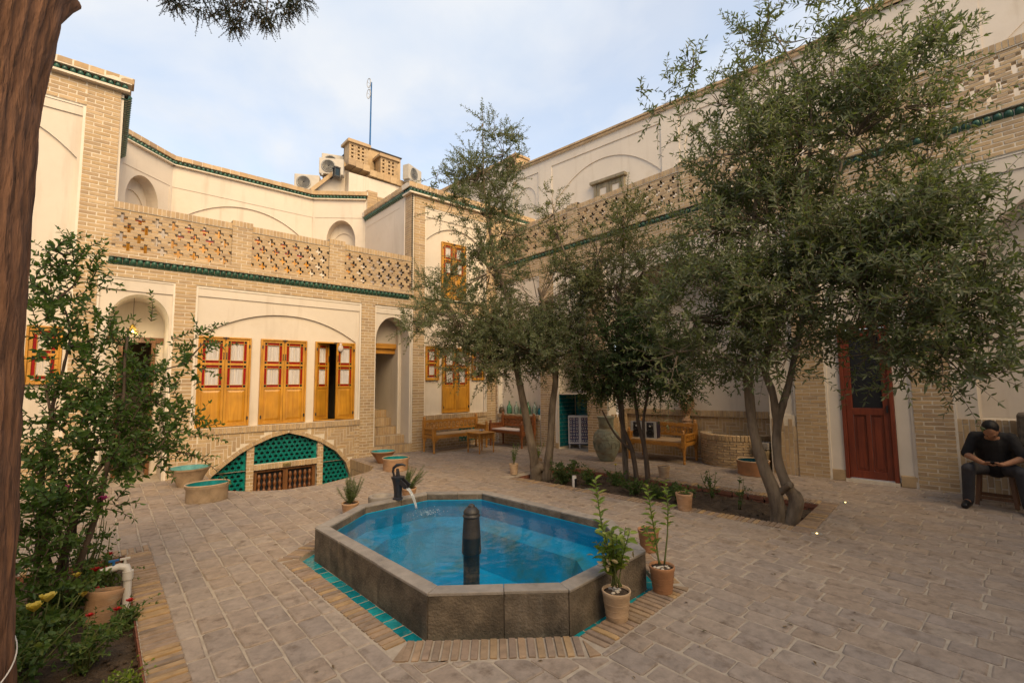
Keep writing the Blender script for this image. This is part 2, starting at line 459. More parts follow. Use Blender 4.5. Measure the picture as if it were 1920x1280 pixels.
MT['paver'] = surf('paving_stone', [(.295, .228, .176), (.32, .252, .197), (.268, .218, .182), (.305, .232, .172), (.28, .226, .188), (.335, .268, .21)], ns=14, amp=.24, bs=55, bump=.5, blot=((.16, .115, .082), 8.0, .54, .72), bdist=.010, rough=.75, spec=.35)
MT['joint'] = surf('paving_joint', [(.37, .305, .235), (.40, .33, .255)], ns=11, amp=.2, bs=150, bump=.35, vary=False)
MT['edge_brick'] = surf('edging_brick', [(.27, .19, .13), (.33, .225, .14), (.22, .165, .125), (.40, .26, .125), (.25, .185, .14), (.29, .205, .145)], ns=14, amp=.28, bs=120, bump=.3, bdist=.005)
MT['red_brick'] = surf('red_brick_face', [(.20, .075, .045), (.25, .10, .06)], ns=10, amp=.3, bump=.3, bs=100)
MT['soil'] = surf('garden_soil', [(.055, .036, .023), (.085, .057, .036), (.12, .085, .056)], rough=.95, ns=9, amp=.45, bs=45, bump=1.0, vary=False, bdist=.03)
MT['basin'] = surf('blue_basin_paint_reflection', [(.0, .32, .53), (.005, .38, .58)], rough=.6, ns=3, amp=.2, bump=.1, bs=20, vary=False, blot=((.11, .19, .10), 1.7, .50, .72))  # olive-green patches: reflection of trees and house put into the paint colour
MT['water'] = clear('water', (.72, .94, 1.0), ior=1.33, rough=.015, wave=(2.72, 3.68, .12))
MT['stream'] = clear('falling_water', (.93, .96, .98), ior=1.33, rough=.05, base=(.8, .85, .9), body=.3)
# ------------------------------------------------------------------ shared piece meshes
def unit_brick(name, ch=0.05, n=1):
    bm = bmesh.new()
    bmesh.ops.create_cube(bm, size=1.0)
    bmesh.ops.bevel(bm, geom=bm.edges[:], offset=ch, segments=1, affect='EDGES', clamp_overlap=True)
    r = random.Random(n)
    for v in bm.verts:
        v.co += Vector((r.uniform(-.012, .012), r.uniform(-.02, .02), r.uniform(-.03, .03)))
    me = bpy.data.meshes.new(name); bm.to_mesh(me); bm.free()
    return me

BR_ME = []
for i in range(4):
    me = unit_brick('brick', .045, i); me.materials.append(MT['brick']); BR_ME.append(me)
ED_ME = []
for i in range(4):
    me = unit_brick('edging_brick', .07, 20 + i); me.materials.append(MT['edge_brick']); ED_ME.append(me)
TI_ME = []
for i in range(2):
    me = unit_brick('glazed_tile', .03, 40 + i); me.materials.append(MT['pool_tile']); TI_ME.append(me)

def piece(name, me, parent, c, x, y, z, world=True):
    """one shared-mesh piece: centre c and full-size axis vectors"""
    o = link(name, me, parent, world)
    x, y, z = Vector(x), Vector(y), Vector(z)          # keep the axes square to each other
    xn = x.normalized(); y = y - xn * y.dot(xn); yn = y.normalized(); z = z - xn * z.dot(xn); z = z - yn * z.dot(yn)
    o.matrix_basis = Matrix(((x[0], y[0], z[0], c[0]), (x[1], y[1], z[1], c[1]), (x[2], y[2], z[2], c[2]), (0, 0, 0, 1)))
    return o

class Wall:
    """collects the bricks of one house; fn maps wall coordinates (u along, w into the wall, z) to the world"""
    def __init__(s, fn, flip, root):
        s.fn = fn; s.flip = flip; s.root = root; s.b = []; s.mortar = MB(fn, flip); s.plaster = MB(fn, flip); s.trim = MB(fn, flip)
        s.tiles = []; s.extra = []
    def brick(s, u0, u1, z0, z1, w=0.0, proud=.005, d=.06, fn=None):
        s.b.append((u0, u1, z0, z1, w - proud, w + d, fn or s.fn))
    def bond(s, u0, u1, z0, z1, L=.205, h=.064, m=.0125, w=0.0, proud=.0035, d=.05, back=True, off=0, fn=None, bw=.3):
        if u1 - u0 < 1.0: L = (u1 - u0 + m) / max(1, round((u1 - u0) / L))
        n = max(1, round((z1 - z0) / h)); hh = (z1 - z0) / n
        for k in range(n):
            a = z0 + k * hh; sh = (L / 2 if (k + off) % 2 else 0)
            u = u0 - (L - sh if sh else 0)
            while u < u1 - .01:
                p, q = max(u, u0), min(u + L - m, u1)
                if q - p > .025: s.brick(p, q, a + m / 2, a + hh - m / 2, w, proud + random.uniform(-.0015, .0025), d, fn)
                u += L
        if back: s.mbox(u0, u1, w, w + bw, z0, z1, fn)
    def mbox(s, u0, u1, w0, w1, z0, z1, fn=None):
        t = s.mortar
        if fn is None or fn is s.fn: t.box(u0, u1, w0, w1, z0, z1)
        else:
            i = len(t.v); tmp = MB(); tmp.box(u0, u1, w0, w1, z0, z1)
            s.extra.append((tmp, fn))
    def soldier(s, u0, u1, z0, z1, w=0.0, proud=.012, p=.062, m=.01, d=.06, fn=None):
        n = max(1, round((u1 - u0) / p)); q = (u1 - u0) / n
        for k in range(n):
            s.brick(u0 + k * q + m / 2, u0 + (k + 1) * q - m / 2, z0 + .004, z1 - .004, w, proud + random.uniform(-.001, .002), d, fn)
    def lattice(s, u0, u1, z0, w=0.0, t=.11, cell=.0455, course=.053, rows=13, fn=None):
        """a brick screen pierced by crosses"""
        P = 5
        n = int((u1 - u0) / cell); cell = (u1 - u0) / n
        grid = np.zeros((rows, n), bool)
        for r in range(4):
            k = 9 - 3 * r
            ofs = 2 if r % 2 == 0 else 4
            c = ofs - 5
            while c < n + 2:
                for (dc, dk) in ((0, 0), (0, 1), (0, 2), (-1, 1), (1, 1)):
                    if 0 <= c + dc < n and k + dk < rows: grid[k + dk, c + dc] = True
                c += P
                if r % 2 == 1 and False: pass
        for k in range(rows):
            c = 0
            while c < n:
                if grid[k, c]: c += 1; continue
                e = c
                while e < n and not grid[k, e]: e += 1
                a, b = u0 + c * cell, u0 + e * cell
                za, zb = z0 + k * course, z0 + (k + 1) * course
                s.mbox(a, b, w + .004, w + t - .004, za, zb, fn)
                L = .21; m = .009; u = a
                cnt = max(1, round((b - a) / L)); q = (b - a) / cnt
                for j in range(cnt):
                    s.brick(a + j * q + (m / 2 if j else 0), a + (j + 1) * q - (m / 2 if j < cnt - 1 else 0), za + m / 2, zb - m / 2, w, random.uniform(.0, .003), t, fn)
                c = e
    def cornice(s, u0, u1, z, w=0.0, pitch=.092, h=.1, fn=None):
        n = max(1, round((u1 - u0) / pitch)); q = (u1 - u0) / n
        for k in range(n): s.tiles.append((u0 + (k + .5) * q, q, z, h, w, fn or s.fn))
    def finish(s, limit=300):
        items = []
        for (u0, u1, z0, z1, w0, w1, fn) in s.b:
            c = Vector(fn((u0 + u1) / 2, w0, (z0 + z1) / 2))
            items.append((cam_metric(c, (u1 - u0) * (z1 - z0)), u0, u1, z0, z1, w0, w1, fn))
        items.sort(key=lambda t: -t[0])
        rest = MB()
        for k, (mt, u0, u1, z0, z1, w0, w1, fn) in enumerate(items):
            c = Vector(fn((u0 + u1) / 2, (w0 + w1) / 2, (z0 + z1) / 2))
            ax = Vector(fn(u1, (w0 + w1) / 2, (z0 + z1) / 2)) - Vector(fn(u0, (w0 + w1) / 2, (z0 + z1) / 2))
            ay = Vector(fn((u0 + u1) / 2, w1, (z0 + z1) / 2)) - Vector(fn((u0 + u1) / 2, w0, (z0 + z1) / 2))
            az = Vector(fn((u0 + u1) / 2, (w0 + w1) / 2, z1)) - Vector(fn((u0 + u1) / 2, (w0 + w1) / 2, z0))
            if k < limit and mt > 0:
                if s.flip: ax = -ax
                piece('brick', random.choice(BR_ME), s.root, c, ax, ay, az)
            else: rest.obox(c, ax / 2, ay / 2, az / 2)
        rest.build('brickwork', MT['brick'], s.root, world=True, kind='stuff')
        s.mortar.build('wall', MT['mortar'], s.root, world=True)
        if s.extra:
            ex = MB()
            for tmp, fn in s.extra:
                b0 = len(ex.v); ex.v += [fn(*p) for p in tmp.v]; ex.f += [tuple(i + b0 for i in f) for f in tmp.f]
            ex.build('wall', MT['mortar'], s.root, world=True)
            s.extra = []
        if s.plaster.v: s.plaster.build('plaster_wall', MT['plaster'], s.root, world=True, auto=30)
        if s.trim.v: s.trim.build('plaster_frame', MT['white_trim'], s.root, world=True, auto=30)
        if s.tiles:
            strip = MB()
            tl = sorted(s.tiles, key=lambda t: -cam_metric(t[5](t[0], t[4], t[2]), t[1] * t[3]))
            rest = MB()
            for k, (u, q, z, h, w, fn) in enumerate(tl):
                c = Vector(fn(u, w, z)); ax = (Vector(fn(u + q / 2, w, z)) - Vector(fn(u - q / 2, w, z)))
                ay = Vector(fn(u, w + .07, z)) - c; az = Vector(fn(u, w, z + h)) - c
                if k < 300:
                    if s.flip: ax = -ax
                    piece('cornice_tile', CT_ME, s.root, c, ax, ay, az)
                else:
                    b0 = len(rest.v)
                    for v in CT_ME.vertices: rest.v.append(tuple(c + ax * v.co.x + ay * v.co.y + az * v.co.z))
                    for p in CT_ME.polygons: rest.f.append(tuple(b0 + i for i in p.vertices))
            if rest.v: rest.build('cornice_tiles', MT['green_tile'], s.root, world=True, kind='stuff')

def cornice_tile_mesh():
    m = MB(); n = 8; rows = []
    for k, (zz, dd) in enumerate(((0, .15), (.25, .75), (.6, 1.0), (.85, .8), (1.0, .0))):
        r = []
        for j in range(n + 1):
            a = -1 + 2 * j / n
            r.append(m.add((a * .485 * (1 - .25 * zz * zz), -dd * math.sqrt(max(0, 1 - (a * .98) ** 2)) - .05, zz)))
        rows.append(r)
    for k in range(4):
        for j in range(n): m.f.append((rows[k][j], rows[k][j + 1], rows[k + 1][j + 1], rows[k + 1][j]))
    m.box(-.5, .5, -.12, 1.0, -.12, .0)
    me = m.mesh('cornice_tile'); me.materials.append(MT['green_tile'])
    me.polygons.foreach_set('use_smooth', [True] * len(me.polygons))
    return me
CT_ME = cornice_tile_mesh()

# ------------------------------------------------------------------ pool outline, beds, pit
POOL = [(1.575, 4.61), (1.64, 2.705), (2.345, 2.13), (3.32, 2.19), (3.82, 2.89), (3.665, 4.68), (3.09, 5.165), (2.205, 5.12)]
CHAN_D = [.125, .055, .075, .11, .11, .09, .09, .10]
CHAN = offset_var(POOL, CHAN_D)
RING = offset_poly(POOL, .285)
BED_R = [(5.80, 1.92), (7.04, 2.03), (6.66, 6.05), (5.35, 6.02)]
BED_R_OUT = offset_poly(BED_R, .19)
BED_L = [(-3.2, 1.6), (.27, 1.6), (.255, 5.87), (-3.2, 5.87)]
BED_L_OUT = [(-3.4, 1.4), (.455, 1.4), (.44, 6.06), (-3.4, 6.06)]
PIT = [(1.47, 9.9), (1.46, 8.35), (1.75, 7.98), (2.2, 7.74), (2.75, 7.74), (3.3, 7.98), (3.8, 8.28), (4.02, 8.62), (4.06, 9.9)]

def make_ground():
    root = MB()
    # bed of mortar with holes for the pool, the planting beds and the light well
    bm = bmesh.new()
    def loop(pts, z):
        vs = [bm.verts.new((p[0], p[1], z)) for p in pts]
        return [bm.edges.new((vs[i], vs[(i + 1) % len(vs)])) for i in range(len(vs))]
    es = []
    for pts in ([(-60, -60), (60, -60), (60, 60), (-60, 60)], RING, BED_R, BED_L, PIT): es += loop(pts, -.008)
    bmesh.ops.triangle_fill(bm, use_beauty=True, use_dissolve=False, edges=es)
    for f in bm.faces:
        if f.normal.z < 0: f.normal_flip()
    me = bpy.data.meshes.new('pavement'); bm.to_mesh(me); bm.free(); me.materials.append(MT['joint'])
    pav = link('pavement', me); tag(pav, 'courtyard pavement of worn grey-beige stone setts', 'pavement', kind='structure')
    holes = [RING, BED_R_OUT, BED_L_OUT, PIT]
    stones = []
    W = .172; m = .012
    x = -2.0; row = 0
    rr = random.Random(4)
    while x < 10.0:
        w = W * rr.uniform(.93, 1.07); y = -1.2 - rr.uniform(0, .3)
        while y < 9.9:
            L = rr.uniform(.235, .315)
            j = lambda: rr.uniform(-.006, .006)
            q = [(x + j(), y + j()), (x + w - m + j(), y + j()), (x + w - m + j(), y + L - m + j()), (x + j(), y + L - m + j())]
            y += L
            ps = [q]
            for h in holes:
                nx = []
                for p in ps: nx += subtract(p, h)
                ps = nx
            ps2 = []
            for p in ps:
                p = clip_half(p, 0, 1, 9.86)
                if len(p) > 2 and area(p) > .0012: ps2.append(p)
            for p in ps2:
                c = (sum(t[0] for t in p) / len(p), sum(t[1] for t in p) / len(p))
                ang = math.degrees(math.atan2(c[1], c[0]))
                if not (-18 < ang < 112): continue
                if c[0] > 8.05 + (9.85 - c[1]) * .11 + (.95 if 3.0 < c[1] < 6.5 else .1): continue
                # chip the corners so that the outline is worn
                pp = []
                for k in range(len(p)):
                    a, b, d = p[k - 1], p[k], p[(k + 1) % len(p)]
                    e1 = math.hypot(a[0] - b[0], a[1] - b[1]); e2 = math.hypot(d[0] - b[0], d[1] - b[1])
                    t = min(.014 * rr.uniform(.4, 1.3), e1 * .3, e2 * .3)
                    pp.append((b[0] + (a[0] - b[0]) / e1 * t, b[1] + (a[1] - b[1]) / e1 * t))
                    pp.append((b[0] + (d[0] - b[0]) / e2 * t, b[1] + (d[1] - b[1]) / e2 * t))
                stones.append((cam_metric((c[0], c[1], 0), area(p) * (1.0 / max(1.0, math.hypot(*c)))), pp, rr.uniform(-.004, .003)))
        x += w
    stones.sort(key=lambda t: -t[0])
    rest = MB()
    for k, (mt, pp, dz) in enumerate(stones):
        if k < 300:
            b = MB(); b.prism(pp, -.05, dz, inset=.008, drop=.006); b.build('paving_stone', MT['paver'], pav)
        else: rest.prism(pp, -.05, dz, inset=.008, drop=.006)
    rest.build('paving_stones', MT['paver'], pav, kind='stuff')
    # brick edging laid across the borders of the beds
    def edging(a, b, inn, name='edging_brick', parent=pav, width=.185, pitch=.056, z=.004, tr=0):
        a, b = Vector((*a, 0)), Vector((*b, 0)); d = b - a; L = d.length; d.normalize(); nrm = Vector((d.y, -d.x, 0))
        n = max(1, round(L / pitch)); q = L / n
        for k in range(n):
            c = a + d * (q * (k + .5)) + nrm * (width / 2 + .003) + Vector((0, 0, z - .03 + random.uniform(-.004, .004)))
            if cam_metric(c, 1) <= 0: continue
            piece(name, random.choice(ED_ME), parent, c, d * (q - .014), nrm * (width - random.uniform(0, .008)), Vector((0, 0, .06)), world=False)
    edging(BED_L[1], BED_L[2], None)
    edging((.44, 5.872), (-1.0, 5.872), None)
    edging(BED_R[1], BED_R[2], None)
    edging(BED_R[3], BED_R[0], None)
    edging((5.60, 1.9), (7.2, 2.045), None)
    # faces of the sunken beds, the soil
    b = MB()
    for P in (BED_R, BED_L):
        for k in range(len(P)):
            p, q = P[k], P[(k + 1) % len(P)]
            dx, dy = q[0] - p[0], q[1] - p[1]; L = math.hypot(dx, dy); nx, ny = dy / L, -dx / L
            n = max(1, int(L / .21))
            for r_ in range(2):
                for i in range(n):
                    t0, t1 = i / n + .02 / L, (i + 1) / n
                    z1 = -.016 - r_ * .06; z0 = z1 - .05
                    a = (p[0] + dx * t0, p[1] + dy * t0); c = (p[0] + dx * t1, p[1] + dy * t1)
                    b.obox(((a[0] + c[0]) / 2 + nx * .02, (a[1] + c[1]) / 2 + ny * .02, (z0 + z1) / 2), ((c[0] - a[0]) / 2, (c[1] - a[1]) / 2, 0), (nx * .03, ny * .03, 0), (0, 0, (z1 - z0) / 2))
    b.build('bed_lining', MT['red_brick'], pav, kind='stuff')
    b = MB(); b.box(-60, 60, -60, 60, -1.4, -1.15)
    for P in (BED_R, BED_L):
        for k in range(len(P)):
            p, q = P[k], P[(k + 1) % len(P)]; dx, dy = q[0] - p[0], q[1] - p[1]; L = math.hypot(dx, dy); nx, ny = dy / L * .045, -dx / L * .045
            b.quad((p[0] + nx, p[1] + ny, -.0085), (q[0] + nx, q[1] + ny, -.0085), (q[0] + nx, q[1] + ny, -.4), (p[0] + nx, p[1] + ny, -.4))
    b.build('subsoil', MT['soil'], pav)
    for nme, P, lab in (('soil', BED_R, 'dark soil of the planting bed under the olive trees'), ('soil', BED_L, 'dark soil of the rose bed at the left edge')):
        v = []; f = []; n1, n2 = 70, 40
        for i in range(n1 + 1):
            for k in range(n2 + 1):
                s, t = i / n1, k / n2
                xx = (P[0][0] * (1 - s) + P[3][0] * s) * (1 - t) + (P[1][0] * (1 - s) + P[2][0] * s) * t
                yy = (P[0][1] * (1 - s) + P[3][1] * s) * (1 - t) + (P[1][1] * (1 - s) + P[2][1] * s) * t
                zz = -.085 + .018 * math.sin(xx * 9 + 2 * math.sin(yy * 5)) * math.sin(yy * 8 + xx * 3) + random.uniform(-.009, .012)
                v.append((xx, yy, zz))
        for i in range(n1):
            for k in range(n2):
                a = i * (n2 + 1) + k; f.append((a, a + 1, a + n2 + 2, a + n2 + 1))
        me = bpy.data.meshes.new(nme); me.from_pydata(v, [], f); me.materials.append(MT['soil'])
        me.polygons.foreach_set('use_smooth', [True] * len(f))
        o = link(nme, me); tag(o, lab, 'soil', kind='structure')
    # small clods and dead leaves on the soil
    b = MB()
    for k in range(420):
        P = BED_R if k % 2 else BED_L
        s, t = random.random(), random.random()
        if P is BED_L: t = 1 - random.random() ** 2 * .45
        xx = (P[0][0] * (1 - s) + P[3][0] * s) * (1 - t) + (P[1][0] * (1 - s) + P[2][0] * s) * t
        yy = (P[0][1] * (1 - s) + P[3][1] * s) * (1 - t) + (P[1][1] * (1 - s) + P[2][1] * s) * t
        r = random.uniform(.006, .022)
        b.lathe([(r * .5, -r * .6), (r, 0), (r * .7, r * .5), (0, r * .7)], n=5, c=(xx, yy, -.075), sx=random.uniform(.7, 1.3))
    o = b.build('soil_clods', MT['soil'], None); tag(o, 'crumbs of dry soil lying on the beds', 'soil clods', kind='stuff')
    # light well in front of the basement arch
    b = MB()
    n = len(PIT)
    for k in range(1, n - 2):
        p, q = PIT[k], PIT[k + 1]
        dx, dy = q[0] - p[0], q[1] - p[1]; L = math.hypot(dx, dy); nx, ny = dy / L, -dx / L
        cnt = max(1, round(L / .062))
        for i in range(cnt):
            t = (i + .5) / cnt
            for r_ in range(5):
                zt = -.004 - r_ * .2
                b.obox((p[0] + dx * t + nx * .03, p[1] + dy * t + ny * .03, zt - .095), (dx / L * .026, dy / L * .026, 0), (nx * .034, ny * .034, 0), (0, 0, .094))
    for k in (0, n - 2):
        p, q = PIT[k], PIT[k + 1]
        dx, dy = q[0] - p[0], q[1] - p[1]; L = math.hypot(dx, dy); nx, ny = dy / L, -dx / L
        cnt = max(1, round(L / .062))
        for i in range(cnt):
            t = (i + .5) / cnt
            for r_ in range(5):
                zt = -.004 - r_ * .2
                b.obox((p[0] + dx * t + nx * .03, p[1] + dy * t + ny * .03, zt - .095), (dx / L * .026, dy / L * .026, 0), (nx * .034, ny * .034, 0), (0, 0, .094))
    b.build('light_well_lining', MT['brick'], pav, kind='stuff')
    b = MB(); b.prism(offset_poly(PIT, .02), -1.1, -1.0); b.build('light_well_floor', MT['joint'], pav)
    b = MB()
    for k in range(n - 1):
        p, q = PIT[k], PIT[k + 1]
        dx, dy = q[0] - p[0], q[1] - p[1]; L = math.hypot(dx, dy); nx, ny = dy / L, -dx / L
        b.quad((p[0] + nx * .04, p[1] + ny * .04, -.016), (q[0] + nx * .04, q[1] + ny * .04, -.016), (q[0] + nx * .04, q[1] + ny * .04, -1.0), (p[0] + nx * .04, p[1] + ny * .04, -1.0))
    b.build('light_well_wall', MT['mortar'], pav)
    return pav, edging
PAV, EDGING = make_ground()

# ------------------------------------------------------------------ the fountain pool
def make_pool():
    t = thing('fountain_pool', 'octagonal stone pool of blue water in the middle of the courtyard', 'pool', (2.72, 3.68, 0))
    H0, H1 = -.07, .255
    INN = offset_poly(POOL, -.115)
    # wall slabs, each a stone of its own
    n = 8
    for k in range(n):
        a, b = Vector(POOL[k]), Vector(POOL[(k + 1) % n]); ia, ib = Vector(INN[k]), Vector(INN[(k + 1) % n])
        L = (b - a).length; cnt = 3 if L > 1.5 else 2
        cuts = [0] + [c / cnt + random.uniform(-.06, .06) for c in range(1, cnt)] + [1]
        for c in range(cnt):
            g = .0016 / L
            t0, t1 = cuts[c] + g, cuts[c + 1] - g
            q = [a.lerp(b, t0), a.lerp(b, t1), ia.lerp(ib, t1), ia.lerp(ib, t0)]
            nrm = Vector(((b - a).y, -(b - a).x)).normalized() * random.uniform(-.003, .004)
            q[0] = q[0] + nrm; q[1] = q[1] + nrm
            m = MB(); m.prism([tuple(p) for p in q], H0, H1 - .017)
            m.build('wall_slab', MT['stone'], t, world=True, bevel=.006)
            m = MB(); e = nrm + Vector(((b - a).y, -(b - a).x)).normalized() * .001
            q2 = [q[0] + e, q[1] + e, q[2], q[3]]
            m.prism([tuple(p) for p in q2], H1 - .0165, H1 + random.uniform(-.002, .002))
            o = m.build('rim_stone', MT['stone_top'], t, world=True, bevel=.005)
    m = MB()
    core = offset_poly(POOL, -.012)
    cin = offset_poly(POOL, -.10)
    for k in range(n):
        m.prism([core[k], core[(k + 1) % n], cin[(k + 1) % n], cin[k]], H0, H1 - .02)
    m.build('wall_joints', MT['stone'], t, world=True)
    # basin: a shallow ledge, then sloping sides down to the floor
    m = MB()
    l0 = offset_poly(INN, -.004); l1 = offset_poly(INN, -.28); l2 = offset_poly(INN, -.42)
    def ringq(A, za, B, zb):
        for k in range(n):
            k2 = (k + 1) % n
            m.quad((*A[k], za), (*A[k2], za), (*B[k2], zb), (*B[k], zb))
    ringq(l0, .178, l0, -.02); ringq(l0, -.02, l1, -.06); ringq(l1, -.06, l2, -.40)
    m.poly([(*p, -.40) for p in l2])
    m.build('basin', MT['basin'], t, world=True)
    # water with a gently disturbed surface
    m = MB(); wl = offset_poly(INN, .001)
    m.poly([(*p, .172) for p in wl])
    m.build('water', MT['water'], t, world=True)
    # sunken channel of turquoise tiles, then the brick border
    for k in range(n):
        a, b = Vector(POOL[k]), Vector(POOL[(k + 1) % n]); oa, ob = Vector(CHAN[k]), Vector(CHAN[(k + 1) % n])
        d = (b - a); L = d.length; d.normalize(); nr = Vector((d.y, -d.x))
        Lo = (ob - oa).length; cnt = max(1, round(Lo / .128)); q = Lo / cnt
        for c in range(cnt):
            wd = CHAN_D[k]; ct = oa + d * (q * (c + .5)) - nr * (wd / 2 + .001)
            if (ct - oa).length < .04: continue
            piece('glazed_tile', random.choice(TI_ME), t, Vector((*ct, -.054 + random.uniform(-.0015, .0015))), Vector((*(d * (q - .015)), 0)), Vector((*(nr * (wd - .016)), 0)), Vector((0, 0, .03)))
        m = 0
    m = MB()
    ch2 = offset_var(POOL, [c + .002 for c in CHAN_D]); rg = offset_poly(POOL, .30)
    for k in range(n):
        k2 = (k + 1) % n
        m.quad((*POOL[k], -.043), (*POOL[k2], -.043), (*rg[k2], -.043), (*rg[k], -.043))
        m.quad((*ch2[k], -.1), (*ch2[k2], -.1), (*ch2[k2], -.006), (*ch2[k], -.006))
        m.quad((*ch2[k], -.006), (*ch2[k2], -.006), (*rg[k2], -.006), (*rg[k], -.006))
    m.build('ring_bed', MT['joint'], t, world=True)
    ring = offset_var(POOL, [c + .004 for c in CHAN_D]); ring2 = offset_poly(POOL, .278)
    for k in range(n):
        a, b = Vector(ring[k]), Vector(ring[(k + 1) % n]); A, B = Vector(ring2[k]), Vector(ring2[(k + 1) % n])
        d = (b - a); L = d.length; cnt = max(1, round(L / .056))
        d.normalize(); nr = Vector((d.y, -d.x)); q = L / cnt
        for c in range(cnt):
            bl = .278 - CHAN_D[k] - .010; ct = a + d * (q * (c + .5)) + nr * bl / 2
            piece('edging_brick', random.choice(ED_ME), t, Vector((*ct, -.026 + random.uniform(-.002, .003))), Vector((*(d * (q - .013)), 0)), Vector((*(nr * (bl - random.uniform(.0, .008))), 0)), Vector((0, 0, .06)))
        # a short wedge brick fills the mitre at each corner
        mid = Vector(ring[k]) + (Vector(ring2[k]) - Vector(ring[k])) * .62
        dd = (Vector(ring2[k]) - Vector(ring[k])); dd.normalize(); sd = Vector((dd.y, -dd.x))
        w = MB(); w.prism([tuple(Vector(ring[k]) + dd * .05), tuple(Vector(ring2[k]) - dd * .004 - sd * .036), tuple(Vector(ring2[k]) - dd * .004 + sd * .036)][::-1] if False else [tuple(Vector(ring[k]) + dd * .05), tuple(Vector(ring2[k]) - dd * .004 + sd * .036), tuple(Vector(ring2[k]) - dd * .004 - sd * .036)], -.05, .003)
        w.build('edging_brick', MT['edge_brick'], t, world=True)
    # fountain post of dark turned stone
    m = MB()
    m.lathe([(.075, -.40), (.075, .0), (.09, .02), (.088, .1), (.083, .2), (.074, .335), (.080, .34), (.082, .352), (.076, .36), (.072, .372), (.076, .38), (.074, .392), (.052, .418), (.034, .43), (.03, .445), (.018, .455), (0, .458)], n=20, c=(2.66, 3.62, .01))
    m.build('fountain_post', MT['post'], t, world=True, auto=35)
    # splash of the pump jet and bubbles floating near it
    m = MB()
    rr = random.Random(3)
    for k in range(150):
        a = rr.uniform(0, 6.28); r = abs(rr.gauss(0, .13)); x = 2.80 + r * math.cos(a) * .8; y = 4.62 + r * math.sin(a) * .7
        s = rr.uniform(.002, .0065)
        m.lathe([(s, 0), (s * .85, s * .5), (s * .4, s * .85), (0, s)], n=6, c=(x, y, .165))
    m.build('splash', MT['foam'], t, world=True, smooth=True, kind='stuff')
    return t
MT['post'] = surf('dark_turned_stone', [(.028, .025, .024), (.04, .036, .034)], rough=.5, ns=14, amp=.4, bs=60, bump=.4, spec=.5, blot=((.30, .28, .26), 8, .66, .76))
MT['foam'] = surf('foam', [(.7, .75, .8)], rough=.3, bump=0, vary=False)
make_pool()

def make_pump():
    t = thing('hand_pump', 'black cast iron hand pump pouring water into the pool', 'pump', (2.66, 5.06, .256))
    m = MB(); m.lathe([(.058, 0), (.058, .012), (.045, .02), (.046, .08), (.056, .17), (.070, .225), (.078, .235), (.078, .255), (.05, .262), (0, .262)], n=20)
    m.build('pump_body', MT['iron'], t, auto=40)
    d = Vector((.42, -.9, 0)).normalized()
    # open spout: a channel sloping down towards the water
    m = MB(); s = Vector((-d.y, d.x, 0)); a = d * .04 + Vector((0, 0, .215)); b = d * .135 + Vector((0, 0, .150))
    ax = (b - a).normalized(); up = s.cross(ax); up = -up if up.z < 0 else up
    m.obox((a + b) / 2 - up * .026, ax * .06, s * .034, up * .005)
    m.obox((a + b) / 2 - s * .034, ax * .06, s * .005, up * .029)
    m.obox((a + b) / 2 + s * .034, ax * .06, s * .005, up * .029)
    m.build('spout', MT['iron'], t, bevel=.004)
    m = MB()
    hx = Vector((-.02, .0, 0))
    m.tube([Vector((0, 0, .255)), Vector((-.005, 0, .315)), Vector((-.008, .005, .345))], [.024, .019, .016], 10)
    m.build('pump_stem', MT['iron'], t, auto=40)
    m = MB()
    m.tube([Vector((-.035, .03, .262)), Vector((-.045, .04, .31)), Vector((-.04, .035, .355)), Vector((-.012, .01, .385)), Vector((.035, -.03, .393)), Vector((.065, -.055, .378))], [.012, .014, .017, .019, .015, .010], 8)
    m.build('pump_handle', MT['iron'], t, auto=50)
    m = MB()
    p0 = d * .135 + Vector((0, 0, .130)); pts = []
    for k in range(9):
        q = k / 8; pts.append(p0 + d * (.13 * q) + Vector((0, 0, -.04 * q - .18 * q * q)))
    for off in (-.022, -.008, .008, .02):
        m.tube([p + s * (off * (1 - .4 * i / 8)) + Vector((random.uniform(-.003, .003), random.uniform(-.003, .003), 0)) for i, p in enumerate(pts)], [.009 - .0005 * i for i in range(9)], 6)
    m.build('water_stream', MT['stream'], t, smooth=True)
make_pump()
# ------------------------------------------------------------------ wall pieces
def arc(u0, u1, zs, zc, n=20, kind='seg'):
    out = []
    for k in range(n + 1):
        t = -1 + 2 * k / n
        if kind == 'round': z = zs + (zc - zs) * math.sqrt(max(0, 1 - t * t))
        elif kind == 'flat': z = zs + (zc - zs) * (1 - abs(t) ** 2.1)
        else: z = zs + (zc - zs) * (1 - t * t)
        if kind == 'round':
            tt = -math.cos(math.pi * k / n); z = zs + (zc - zs) * math.sin(math.pi * k / n)
            out.append(((u0 + u1) / 2 + tt * (u1 - u0) / 2, z)); continue
        out.append(((u0 + u1) / 2 + t * (u1 - u0) / 2, z))
    return out

def arch_plate(m, u0, u1, z0, z1, pts, w0, w1):
    """flat plate from w0 to w1 with an opening under the curve pts that runs down to z0"""
    a, b = pts[0], pts[-1]
    if a[0] - u0 > .002: m.box(u0, a[0], w0, w1, z0, z1)
    if u1 - b[0] > .002: m.box(b[0], u1, w0, w1, z0, z1)
    for p, q in zip(pts[:-1], pts[1:]):
        m.quad((p[0], w0, p[1]), (q[0], w0, q[1]), (q[0], w0, z1), (p[0], w0, z1))
        m.quad((p[0], w0, p[1]), (p[0], w1, p[1]), (q[0], w1, q[1]), (q[0], w0, q[1]))
        m.quad((p[0], w0, z1), (q[0], w0, z1), (q[0], w1, z1), (p[0], w1, z1))

